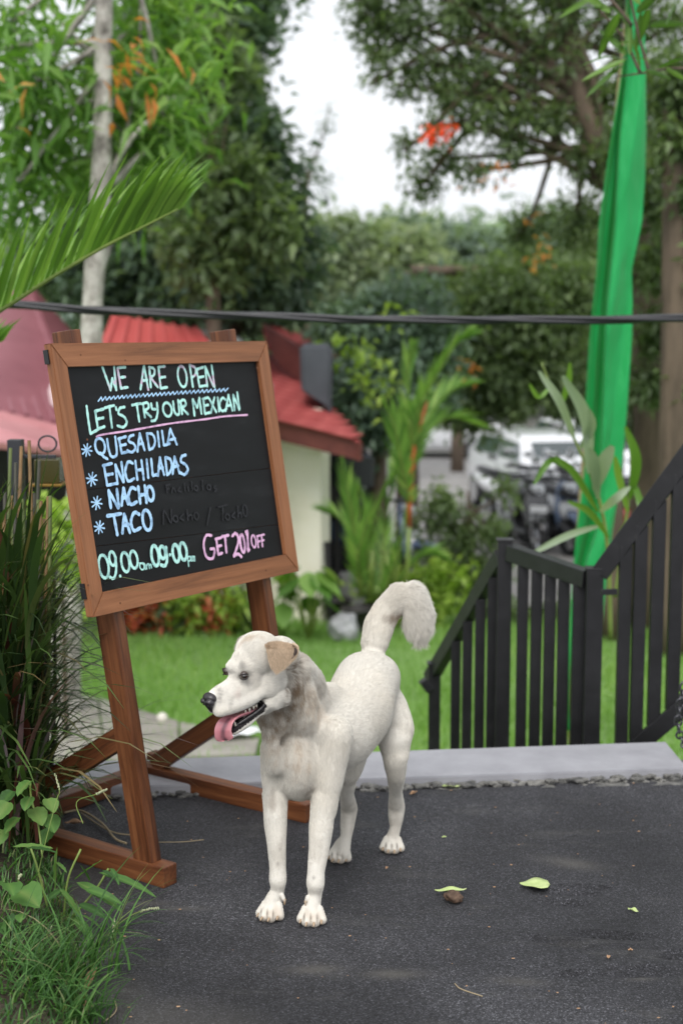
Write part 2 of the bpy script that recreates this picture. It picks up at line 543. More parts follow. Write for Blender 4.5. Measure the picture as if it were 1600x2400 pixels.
def lawn_grass():
    rng = np.random.default_rng(8)
    n = 42000
    Y = 4.9 + (13.6 - 4.9) * rng.random(n) ** 1.0; X = (rng.random(n) - .5) * 2 * (Y * .27 + .25)
    Z = np.array([lawn_z(y) for y in Y])
    B = np.stack([X, Y, Z - .01], 1)
    a = rng.random(n) * 2 * math.pi
    D = np.stack([np.cos(a), np.sin(a), np.zeros(n)], 1)
    tn = np.clip(rng.random(n) * .6 + .3 * (np.sin(X * 2.3 + Y) * .5 + .5), 0, 1)
    V, F, T = blades_np(B, D, .05 + .05 * rng.random(n), .012, .3 + .9 * rng.random(n), tn, seg=2)
    m = mat_leaf('lawn_blade', [(0, (.15, .27, .065)), (.6, (.21, .36, .095)), (1, (.32, .43, .15))], trans=.4)
    tag(link('grass', mesh_np('grass', V, F, {'tone': T}), m), 'short bright green lawn grass', 'grass', kind='stuff')
lawn_grass()

# stone path at the left of the lawn, laid in slabs
def build_path():
    root = empty('path', (0, 0, 0)); tag(root, 'pale stone path crossing the lawn behind the easel', kind='structure')
    rng = random.Random(4)
    near = [(-150, 1760), (80, 1800), (250, 1808), (420, 1800), (600, 1790)]
    far = [(-150, 1625), (70, 1628), (230, 1655), (420, 1712), (610, 1752)]
    for i in range(4):
        for j in range(2):
            def q(s, t):
                n_ = np.array(near[i]) * (1 - s) + np.array(near[i + 1]) * s; f_ = np.array(far[i]) * (1 - s) + np.array(far[i + 1]) * s
                p = n_ * (1 - t) + f_ * t
                v = lawn_at(*p); v.z += .055 + rng.uniform(0, .004); return v
            a, b, c, d = q(0, j / 2), q(1, j / 2), q(1, (j + 1) / 2), q(0, (j + 1) / 2)
            m_ = (a + b + c + d) / 4
            pts = [m_ + (p - m_) * .97 for p in (a, b, c, d)]
            bm = bmesh.new(); top = [bm.verts.new(p) for p in pts]; bot = [bm.verts.new(p - Vector((0, 0, .06))) for p in pts]
            bm.faces.new(top)
            for k in range(4): bm.faces.new((top[k], bot[k], bot[(k + 1) % 4], top[(k + 1) % 4]))
            link('slab', bm_mesh('path_slab', bm), M_path, root)
build_path()

def build_verge():
    # soil under the weeds at the left of the asphalt
    nx, ny = 40, 70
    V = []
    ys = np.linspace(.6, 4.35, ny)
    for y in ys:
        vx = verge_x(y)
        for k in range(nx):
            t = k / (nx - 1)
            x = vx + .02 + .012 * mnoise.noise(Vector((y * 14, 0, 0))) * 3 - t * 2.2
            z = .012 + min(t * .6, .06) + .02 * mnoise.noise(Vector((x * 6, y * 6, 5))) * min(1, t * 10)
            if t == 0: z = -.01
            V.append((x, y, z))
    ii = np.arange(len(V)).reshape(ny, nx)
    F = np.stack([ii[:-1, :-1], ii[:-1, 1:], ii[1:, 1:], ii[1:, :-1]], -1).reshape(-1, 4)
    tag(link('verge', mesh_np('verge', np.array(V), F, smooth=True), M_soil), 'dark soil verge at the left edge of the asphalt', kind='structure')
build_verge()
# ================================================================== chalkboard easel
def mat_wood(name, c1, c2, c3, axis='z', scale=1.0, rough=.42):
    m, n, b = new_mat(name)
    tc = N(n, 'ShaderNodeTexCoord')
    mp = N(n, 'ShaderNodeMapping')
    s = {'x': (.5, 9, 9), 'y': (9, .5, 9), 'z': (9, 9, .5)}[axis]
    mp.inputs['Scale'].default_value = tuple(v * scale for v in s)
    n.links.new(tc.outputs['Generated' if False else 'Object'], mp.inputs[0])
    t = N(n, 'ShaderNodeTexNoise'); t.inputs['Scale'].default_value = 3.2; t.inputs['Detail'].default_value = 8; t.inputs['Roughness'].default_value = .7; t.inputs['Distortion'].default_value = .6
    n.links.new(mp.outputs[0], t.inputs['Vector'])
    wv = N(n, 'ShaderNodeTexNoise'); wv.inputs['Scale'].default_value = 16; wv.inputs['Detail'].default_value = 3
    n.links.new(mp.outputs[0], wv.inputs['Vector'])
    ad = N(n, 'ShaderNodeMath', operation='MULTIPLY_ADD'); ad.inputs[1].default_value = .35
    n.links.new(wv.outputs['Fac'], ad.inputs[0]); n.links.new(t.outputs['Fac'], ad.inputs[2])
    r = ramp(n, [(.48, c1), (.66, c2), (.85, c3)])
    n.links.new(ad.outputs[0], r.inputs[0]); n.links.new(r.outputs[0], b.inputs['Base Color'])
    rr = N(n, 'ShaderNodeMapRange'); rr.inputs[3].default_value = rough - .08; rr.inputs[4].default_value = rough + .2
    n.links.new(t.outputs['Fac'], rr.inputs[0]); n.links.new(rr.outputs[0], b.inputs['Roughness'])
    b.inputs['Specular IOR Level'].default_value = .4
    bp = N(n, 'ShaderNodeBump'); bp.inputs['Strength'].default_value = .35; bp.inputs['Distance'].default_value = .002
    n.links.new(ad.outputs[0], bp.inputs['Height']); n.links.new(bp.outputs[0], b.inputs['Normal'])
    return m
M_teak = mat_wood('varnished_teak', (.030, .010, .005), (.115, .038, .014), (.20, .075, .028))
M_rail = mat_wood('board_frame_wood', (.13, .050, .020), (.235, .092, .038), (.32, .135, .060), scale=.8, rough=.45)

def wood_beam(name, a, b, side, ws, wo, mat, parent, bevel=.003):
    """beam whose own z axis runs along it so that the grain follows"""
    a = Vector(a); b = Vector(b)
    z = (b - a).normalized(); s = Vector(side); x = (s - z * s.dot(z)).normalized(); y = z.cross(x)
    bm = bmesh.new(); bm_box(bm, (ws, wo, (b - a).length), Matrix.Identity(4), bevel, 2)
    o = link(name, bm_mesh(name, bm), mat, parent)
    o.matrix_basis = frame_mat((a + b) / 2, x, y, z)
    return o

EY, EB, EG = .9442, .1183, -.0642
eu = Vector((math.cos(EY), math.sin(EY), 0)); en = Vector((math.sin(EY), -math.cos(EY), 0)); ez = Vector((0, 0, 1))
eup = (ez * math.cos(EB) - en * math.sin(EB) + eu * EG)
enb = (en * math.cos(EB) + ez * math.sin(EB)).normalized()
EO = Vector((-.4453, 3.2128, .05))
EWp, Ebl, Ebw, Es0, Ehb, ELp = .5454, -.0829, .7603, .6068, .6184, 1.2573
BO = EO + enb * .0 + eu * Ebl + eup * Es0          # front bottom-left corner of the board frame
bw = eu.copy(); bh = eup.normalized(); bh = (bh - enb * bh.dot(enb)).normalized()
def on_board(px, py, off=0.0):
    r = Vector(ray(px, py)); o = BO + enb * off
    t = (o - Vector(_O)).dot(enb) / r.dot(enb)
    return Vector(_O) + r * t
def board_uv(p):
    d = p - BO
    # oblique coordinates in the (bw, bh) basis
    M_ = np.array([[bw.dot(bw), bw.dot(bh)], [bw.dot(bh), bh.dot(bh)]])
    return np.linalg.solve(M_, [d.dot(bw), d.dot(bh)])

def build_easel():
    root = empty('chalkboard_easel', EO - ez * .05, 'wooden easel carrying a black menu board with chalk marker lettering', 'chalkboard')
    bpy.context.view_layer.update()
    def adopt(o):
        o.matrix_parent_inverse = Matrix.Translation(-(EO - ez * .05)); return o
    PW, PD = .034, .060       # post face width / depth
    for k in range(2):
        base = EO + eu * (EWp * k)
        c = base + eu * (PW / 2) - enb * (PD / 2)
        adopt(wood_beam('post', c - eup.normalized() * .0, c + eup * ELp, eu, PW, PD, M_teak, root))
        # foot
        f0 = EO + eu * (EWp * k + PW / 2) + en * .042; f0.z = .026
        L = .66 if k == 0 else .62
        adopt(wood_beam('foot', f0, f0 - en * L, eu, .046, .050, M_teak, root))
        # diagonal brace from the back of the foot up to the post
        hi = base + eu * (PW / 2) + eup * .30 - en * .045
        lo = f0 - en * (L - .06); lo.z = .055
        adopt(wood_beam('brace', lo, hi, eu, .032, .052, M_teak, root))
    # rear crossbar joins both feet
    f0 = EO + en * .042; f0.z = .026
    a = f0 - en * .59 + eu * (.042); b = f0 - en * .59 + eu * (EWp - .008)
    a.z = b.z = .027
    adopt(wood_beam('crossbar', a, b, ez, .050, .040, M_teak, root))
    adopt(wood_beam('wedge', b + eu * .054 + ez * .030, b + eu * .054 + ez * .052, eu, .040, .030, M_teak, root))
    # ---- board frame: four mitred rails
    Bc = [board_uv(on_board(*p)) for p in ((146, 859), (592, 851.5), (657, 1300), (226, 1389))]
    l = (Bc[0][0] + Bc[3][0]) / 2; r = (Bc[1][0] + Bc[2][0]) / 2; t = (Bc[0][1] + Bc[1][1]) / 2; bt = (Bc[2][1] + Bc[3][1]) / 2
    W_, H_ = Ebw, Ehb
    T0, T1 = -.002, .020
    def pt(u, v, o): return BO + bw * u + bh * v + enb * o
    quads = {'top_rail': [(0, H_), (W_, H_), (r, t), (l, t)], 'bottom_rail': [(0, 0), (l, bt), (r, bt), (W_, 0)],
             'left_rail': [(0, 0), (0, H_), (l, t), (l, bt)], 'right_rail': [(W_, 0), (r, bt), (r, t), (W_, H_)]}
    for nm, q in quads.items():
        cx = sum(a[0] for a in q) / 4; cy = sum(a[1] for a in q) / 4
        q = [(cx + (a[0] - cx) * .9985, cy + (a[1] - cy) * .9985) for a in q]
        horiz = nm in ('top_rail', 'bottom_rail')
        zax, xax = (bw, bh) if horiz else (bh, bw)
        yax = zax.cross(xax).normalized()
        Mx = frame_mat(pt(cx, cy, T1 / 2), (xax - zax * xax.dot(zax)).normalized(), yax, zax)
        inv = Mx.inverted()
        bm = bmesh.new()
        top = [bm.verts.new(inv @ pt(u, v, T1)) for u, v in q]; bot = [bm.verts.new(inv @ pt(u, v, T0)) for u, v in q]
        bm.faces.new(top); bm.faces.new(bot[::-1])
        for k in range(4): bm.faces.new((top[k], bot[k], bot[(k + 1) % 4], top[(k + 1) % 4]))
        bmesh.ops.bevel(bm, geom=list(bm.edges), offset=.0014, segments=2, affect='EDGES')
        o = link(nm, bm_mesh(nm, bm), M_rail, root); o.matrix_basis = Mx; adopt(o)
    # ---- black planks
    m, n_, b = new_mat('blackboard_paint')
    tc = N(n_, 'ShaderNodeTexCoord'); t1 = N(n_, 'ShaderNodeTexNoise'); t1.inputs['Scale'].default_value = 5; t1.inputs['Detail'].default_value = 8
    mp = N(n_, 'ShaderNodeMapping'); mp.inputs['Scale'].default_value = (1, 1, 3)
    n_.links.new(tc.outputs['Object'], mp.inputs[0]); n_.links.new(mp.outputs[0], t1.inputs['Vector'])
    rr = ramp(n_, [(.3, (.0050, .0052, .006)), (.58, (.0085, .009, .0105)), (.78, (.019, .020, .022))])
    n_.links.new(t1.outputs['Fac'], rr.inputs[0]); n_.links.new(rr.outputs[0], b.inputs['Base Color']); b.inputs['Roughness'].default_value = .55; b.inputs['Specular IOR Level'].default_value = .22
    seams = []
    for (a, c) in (((320, 970), (1345, 850)), ((360, 1285), (1380, 1165))):
        va = board_uv(on_board(60 + a[0] / 2.3757, 740 + a[1] / 2.3757))[1]; vc = board_uv(on_board(60 + c[0] / 2.3757, 740 + c[1] / 2.3757))[1]
        seams.append((va, vc))
    lv = [(t + .004, t + .004), seams[0], seams[1], (bt - .004, bt - .004)]
    for i in range(3):
        g = .0009 if i else 0
        q = [(l - .004, lv[i][0] - g), (r + .004, lv[i][1] - g), (r + .004, lv[i + 1][1] + .0006), (l - .004, lv[i + 1][0] + .0006)]
        bm = bmesh.new()
        top = [bm.verts.new(pt(u, v, .010)) for u, v in q]; bot = [bm.verts.new(pt(u, v, .001)) for u, v in q]
        bm.faces.new(top); bm.faces.new(bot[::-1])
        for k in range(4): bm.faces.new((top[k], bot[k], bot[(k + 1) % 4], top[(k + 1) % 4]))
        adopt(link('plank', bm_mesh('plank', bm), m, root))
    q = [(l, t), (r, t), (r, bt), (l, bt)]
    bm = bmesh.new(); bm.faces.new([bm.verts.new(pt(u, v, .0005)) for u, v in q]); adopt(link('backing', bm_mesh('backing', bm), M_teak, root))
    # ---- hinges on the left edge, screw heads on the rails
    for y0, y1, x in ((192, 272, 91), (1495, 1585, 293)):
        v0 = board_uv(on_board(60 + x / 2.3757, 740 + y0 / 2.3757))[1]; v1 = board_uv(on_board(60 + x / 2.3757, 740 + y1 / 2.3757))[1]
        adopt(link('hinge', bar_mesh('hinge', pt(-.0022, v0, .004), pt(-.0022, v1, .004), .004, .014, bw, .0008), M_black, root))
    for zx, zy in ((308, 218), (556, 248), (345, 690), (528, 1600), (1338, 1418), (1290, 290), (350, 1500)):
        p = on_board(60 + zx / 2.3757, 740 + zy / 2.3757, T1)
        bm = bmesh.new(); bmesh.ops.create_cone(bm, cap_ends=True, segments=10, radius1=.0026, radius2=.0022, depth=.001, matrix=frame_mat(p, bw, bh, enb))
        adopt(link('screw', bm_mesh('screw', bm), M_teak, root))
    # ---- chalk lettering
    def chalk(name, c, c2):
        m_, nn, bb = new_mat(name)
        tc_ = N(nn, 'ShaderNodeTexCoord'); tn = N(nn, 'ShaderNodeTexNoise'); tn.inputs['Scale'].default_value = 55; tn.inputs['Detail'].default_value = 5
        nn.links.new(tc_.outputs['Object'], tn.inputs['Vector'])
        rp = ramp(nn, [(.36, c2), (.5, c), (.8, tuple(min(1, v * 1.12) for v in c))]); nn.links.new(tn.outputs['Fac'], rp.inputs[0]); nn.links.new(rp.outputs[0], bb.inputs['Base Color'])
        bb.inputs['Roughness'].default_value = .85
        return m_
    mint = chalk('chalk_mint', (.46, .80, .74), (.28, .52, .50)); blue = chalk('chalk_blue', (.42, .66, .92), (.25, .42, .62)); pink = chalk('chalk_pink', (.74, .45, .66), (.48, .28, .44))
    mpk = chalk('chalk_mint_pink', (.46, .80, .74), (.62, .48, .62)); ghost = chalk('chalk_ghost', (.017, .018, .022), (.010, .011, .013))
    cnt = [0]
    def stroke_parts(pts, wpx, V, F, rng):
        P = smooth_path([(x, y, 0) for x, y in pts], 6) if len(pts) > 2 else [np.array((*pts[0], 0.)) * (1 - s) + np.array((*pts[1], 0.)) * s for s in np.linspace(0, 1, 7)]
        cnt[0] += 1
        off = .0103 + .000012 * cnt[0]
        Q = [on_board(60 + p[0] / 2.3757, 740 + p[1] / 2.3757, off) for p in P]
        w = wpx * (1.28 if wpx < 17 else 1.12) / 2.3757 * mpp(3.3)
        base = len(V); n = len(Q); ph = rng.random() * 6
        # round caps
        L = []
        for i, q in enumerate(Q):
            t_ = (Q[min(i + 1, n - 1)] - Q[max(i - 1, 0)]).normalized(); s_ = enb.cross(t_)
            ww = w * (.5 + .07 * math.sin(i * 1.7 + ph) + .05 * rng.random())
            if i == 0:
                L.append((q - t_ * ww * .8, s_, ww * .45))
            L.append((q, s_, ww))
            if i == n - 1:
                L.append((q + t_ * ww * .8, s_, ww * .45))
        for q, s_, ww in L:
            V.append(q + s_ * ww); V.append(q - s_ * ww)
        for i in range(len(L) - 1):
            F.append((base + 2 * i, base + 2 * i + 1, base + 2 * i + 3, base + 2 * i + 2))
    def ell(cx, cy, rx, ry, tilt=.12, gap=0):
        o = []
        for k in range(15):
            a = -math.pi / 2 + 2 * math.pi * k / 14 * (1 - gap)
            x = rx * math.cos(a); y = ry * math.sin(a)
            o.append((cx + x + y * tilt, cy + y))
        return o
    def star(cx, cy, r, n=4):
        o = []
        for k in range(n):
            a = math.pi * k / n + .15
            o.append([(cx - r * .8 * math.cos(a), cy - r * math.sin(a)), (cx + r * .8 * math.cos(a), cy + r * math.sin(a))])
        return o
    lines = []
    lines.append((mpk, 12, [
        [(428, 283), (452, 350), (474, 414)], [(474, 414), (484, 348)], [(484, 348), (506, 414)], [(506, 414), (494, 282)],
        [(513, 292), (532, 402)], [(513, 290), (556, 286)], [(522, 345), (556, 340)], [(532, 404), (570, 398)],
        [(660, 275), (641, 410)], [(660, 275), (684, 412)], [(650, 362), (678, 357)],
        [(690, 288), (698, 398)], [(688, 286), (716, 296), (716, 328), (694, 345)], [(698, 345), (738, 398)],
        [(741, 288), (753, 403)], [(738, 286), (776, 282)], [(747, 345), (778, 340)], [(753, 404), (790, 398)],
        ell(873, 338, 24, 58), [(914, 274), (932, 396)], [(912, 274), (944, 290), (946, 326), (922, 346)],
        [(953, 300), (968, 392)], [(950, 300), (990, 286)], [(960, 345), (992, 338)], [(968, 395), (1004, 388)],
        [(1000, 284), (1012, 392)], [(1000, 282), (1047, 394)], [(1036, 275), (1052, 396)]]))
    z = []
    for k in range(62):
        x = 405 + (1122 - 405) * (k / 61) ** 1.0; y = 466 - (466 - 412) * (k / 61) ** .8
        z.append((x + (6 if k % 2 else 0), y + (-9 if k % 2 else 9) * (1.2 if k < 5 else 1)))
    lines.append((blue, 6, [[z[i], z[i + 1]] for i in range(61)]))
    lines.append((mint, 12, [
        [(341, 503), (352, 590), (363, 658)], [(363, 656), (408, 632)],
        [(389, 534), (404, 628)], [(386, 532), (436, 519)], [(394, 577), (434, 568)], [(404, 630), (440, 617)],
        [(442, 513), (494, 499)], [(468, 508), (482, 622)], [(504, 510), (507, 526)],
        [(552, 508), (525, 516), (519, 545), (550, 563), (564, 595), (545, 620), (512, 612)],
        [(594, 498), (642, 488)], [(620, 494), (634, 590)],
        [(655, 490), (665, 566)], [(648, 492), (678, 484), (686, 510), (662, 530)], [(664, 530), (700, 564)],
        [(700, 488), (706, 518), (726, 520)], [(732, 484), (736, 535), (725, 578), (702, 586)],
        ell(790, 522, 24, 38), [(822, 476), (828, 528), (842, 550), (856, 540), (850, 470)],
        [(864, 480), (872, 546)], [(852, 482), (882, 468), (892, 496), (866, 512)], [(868, 512), (905, 548)],
        [(930, 465), (941, 556)], [(932, 465), (956, 512)], [(956, 512), (968, 458)], [(968, 458), (980, 546)],
        [(990, 462), (999, 546)], [(986, 464), (1016, 455)], [(993, 502), (1018, 496)], [(999, 546), (1028, 538)],
        [(1022, 460), (1062, 536)], [(1052, 454), (1032, 540)], [(1070, 455), (1078, 532)],
        [(1114, 468), (1095, 458), (1080, 496), (1094, 530), (1120, 518)],
        [(1130, 442), (1114, 532)], [(1130, 442), (1152, 528)], [(1120, 502), (1146, 497)],
        [(1156, 442), (1164, 526)], [(1156, 440), (1190, 522)], [(1178, 426), (1191, 520)]]))
    lines.append((pink, 8, [[(395, 674), (430, 662), (600, 636), (800, 601), (1000, 576), (1110, 560), (1235, 552)]]))
    lines.append((blue, 12, star(342, 748, 34)[:0] + [
        ell(416, 726, 27, 44), [(418, 762), (436, 785), (458, 798)], [(455, 686), (464, 745), (480, 784), (508, 770), (500, 674)],
        [(521, 684), (536, 764)], [(516, 686), (560, 673)], [(526, 724), (560, 716)], [(536, 766), (574, 756)],
        [(602, 664), (580, 674), (576, 700), (602, 712), (613, 738), (592, 760), (568, 750)],
        [(636, 655), (624, 756)], [(636, 655), (664, 750)], [(630, 716), (656, 710)],
        [(676, 657), (690, 746)], [(674, 656), (706, 660), (722, 695), (712, 732), (690, 746)],
        [(736, 646), (745, 728)], [(760, 641), (771, 722)], [(771, 722), (803, 712)],
        [(806, 630), (790, 718)], [(806, 630), (843, 717)], [(800, 692), (834, 684)]]))
    lines.append((blue, 7, star(342, 748, 36) + star(370, 910, 38) + star(397, 1042, 37) + star(412, 1178, 36)))
    lines.append((blue, 13, [
        [(437, 832), (456, 945)], [(432, 835), (482, 822)], [(444, 888), (486, 880)], [(456, 945), (508, 933)],
        [(501, 832), (513, 936)], [(501, 830), (545, 926)], [(535, 816), (548, 926)],
        [(598, 822), (572, 814), (556, 866), (572, 920), (606, 906)],
        [(612, 808), (623, 913)], [(646, 805), (659, 912)], [(618, 862), (653, 855)], [(675, 801), (684, 902)],
        [(700, 796), (709, 890)], [(709, 890), (736, 884)], [(748, 790), (738, 890)], [(748, 790), (772, 886)], [(742, 850), (766, 845)],
        [(778, 790), (789, 886)], [(778, 788), (806, 800), (815, 838), (804, 872), (789, 886)],
        [(830, 785), (820, 880)], [(830, 785), (858, 876)], [(824, 842), (852, 835)],
        [(893, 775), (870, 784), (866, 812), (892, 830), (904, 858), (886, 884), (860, 873)]]))
    lines.append((blue, 15, [
        [(463, 974), (476, 1070)], [(463, 972), (517, 1070)], [(509, 965), (520, 1066)],
        [(546, 960), (536, 1056)], [(546, 960), (572, 1050)], [(540, 1016), (566, 1010)],
        [(614, 966), (590, 958), (573, 1006), (588, 1050), (620, 1036)],
        [(628, 952), (640, 1046)], [(664, 946), (674, 1040)], [(634, 1000), (668, 994)], ell(695, 990, 18, 40)]))
    lines.append((blue, 17, [
        [(456, 1115), (534, 1102)], [(492, 1112), (512, 1220)], [(550, 1104), (540, 1210)], [(550, 1104), (582, 1208)], [(546, 1168), (575, 1162)],
        [(634, 1106), (606, 1096), (588, 1145), (604, 1196), (642, 1180)], ell(677, 1138, 24, 56)]))
    lines.append((mint, 13, [
        ell(436, 1396, 27, 64), ell(484, 1352, 17, 38), [(502, 1345), (505, 1420), (492, 1462), (470, 1455)], [(526, 1448), (530, 1451)],
        ell(556, 1372, 22, 54), ell(603, 1358, 21, 48)]))
    lines.append((mint, 7, [ell(649, 1396, 12, 18), [(662, 1380), (668, 1413)], [(672, 1388), (676, 1410)], [(674, 1396), (684, 1380), (692, 1408)], [(690, 1394), (698, 1384), (702, 1404)], [(636, 1378), (656, 1376)],
        [(903, 1340), (909, 1396)], [(904, 1342), (918, 1342), (918, 1362), (907, 1366)], [(922, 1340), (925, 1366)], [(923, 1348), (932, 1340), (934, 1364)], [(933, 1348), (940, 1340), (943, 1366)]]))
    lines.append((mint, 18, [ell(722, 1336, 20, 56), ell(763, 1318, 16, 34), [(782, 1290), (788, 1360), (776, 1392), (755, 1388)], [(803, 1331), (806, 1331)],
        ell(838, 1322, 18, 48), ell(878, 1312, 19, 48)]))
    lines.append((pink, 13, [
        [(1036, 1224), (1006, 1224), (992, 1275), (1008, 1342), (1042, 1350), (1052, 1302), (1030, 1298)],
        [(1062, 1242), (1073, 1327)], [(1058, 1244), (1088, 1236)], [(1066, 1285), (1090, 1279)], [(1073, 1329), (1096, 1321)],
        [(1092, 1230), (1132, 1222)], [(1110, 1228), (1119, 1320)]]))
    lines.append((pink, 14, [[(1150, 1228), (1168, 1212), (1184, 1232), (1182, 1272), (1160, 1338)], [(1160, 1338), (1182, 1326), (1202, 1342)], ell(1208, 1268, 12, 50),
        [(1234, 1198), (1240, 1312)], [(1226, 1202), (1232, 1218)], [(1236, 1298), (1246, 1304)]]))
    lines.append((pink, 10, [ell(1270, 1256, 12, 34), [(1290, 1226), (1296, 1290)], [(1288, 1228), (1308, 1223)], [(1292, 1258), (1307, 1254)],
        [(1313, 1222), (1319, 1286)], [(1311, 1222), (1328, 1218)], [(1314, 1252), (1327, 1249)]]))
    lines.append((ghost, 8, [[(785, 945), (790, 985)], [(782, 946), (805, 938)], [(786, 966), (802, 962)], [(815, 985), (822, 958), (838, 982)], [(860, 955), (850, 975), (868, 980)], [(885, 935), (890, 978)], [(905, 950), (908, 975)], [(925, 925), (930, 970)], ell(950, 960, 10, 14), [(985, 918), (988, 970)], ell(1022, 955, 10, 14), [(1060, 945), (1048, 955), (1065, 968), (1052, 980)],
        [(768, 1160), (772, 1085), (812, 1155), (812, 1078)], ell(836, 1130, 13, 18), [(880, 1105), (862, 1125), (882, 1140)], [(900, 1080), (905, 1138)], [(905, 1115), (925, 1110), (930, 1138)], ell(952, 1115, 12, 20),
        [(1030, 1070), (1012, 1165)], [(1072, 1065), (1125, 1052)], [(1098, 1060), (1100, 1140)], ell(1125, 1120, 12, 16), [(1165, 1095), (1150, 1115), (1168, 1128)], [(1182, 1060), (1185, 1125)], [(1186, 1100), (1200, 1098), (1204, 1122)], ell(1222, 1085, 12, 32)]))
    rng = random.Random(2)
    for m_, wpx, strokes in lines:
        V, F = [], []
        for s in strokes: stroke_parts(s, wpx, V, F, rng)
        o = link('lettering', mesh_np('lettering', np.array([tuple(v) for v in V]), np.array(F)), m_, root); adopt(o); o['kind'] = 'stuff'
build_easel()
# ================================================================== the dog
HA, HD, HS = R(50), R(11), .91
hF = Vector((-math.sin(HA) * math.cos(HD), -math.cos(HA) * math.cos(HD), -math.sin(HD)))
hL = Vector((math.cos(HA), -math.sin(HA), 0)); hU = hF.cross(hL)
NOSE = at(487, 1643, 2.88)
def hp(f, s, u): return NOSE + HS * (hF * f + hL * s + hU * u)

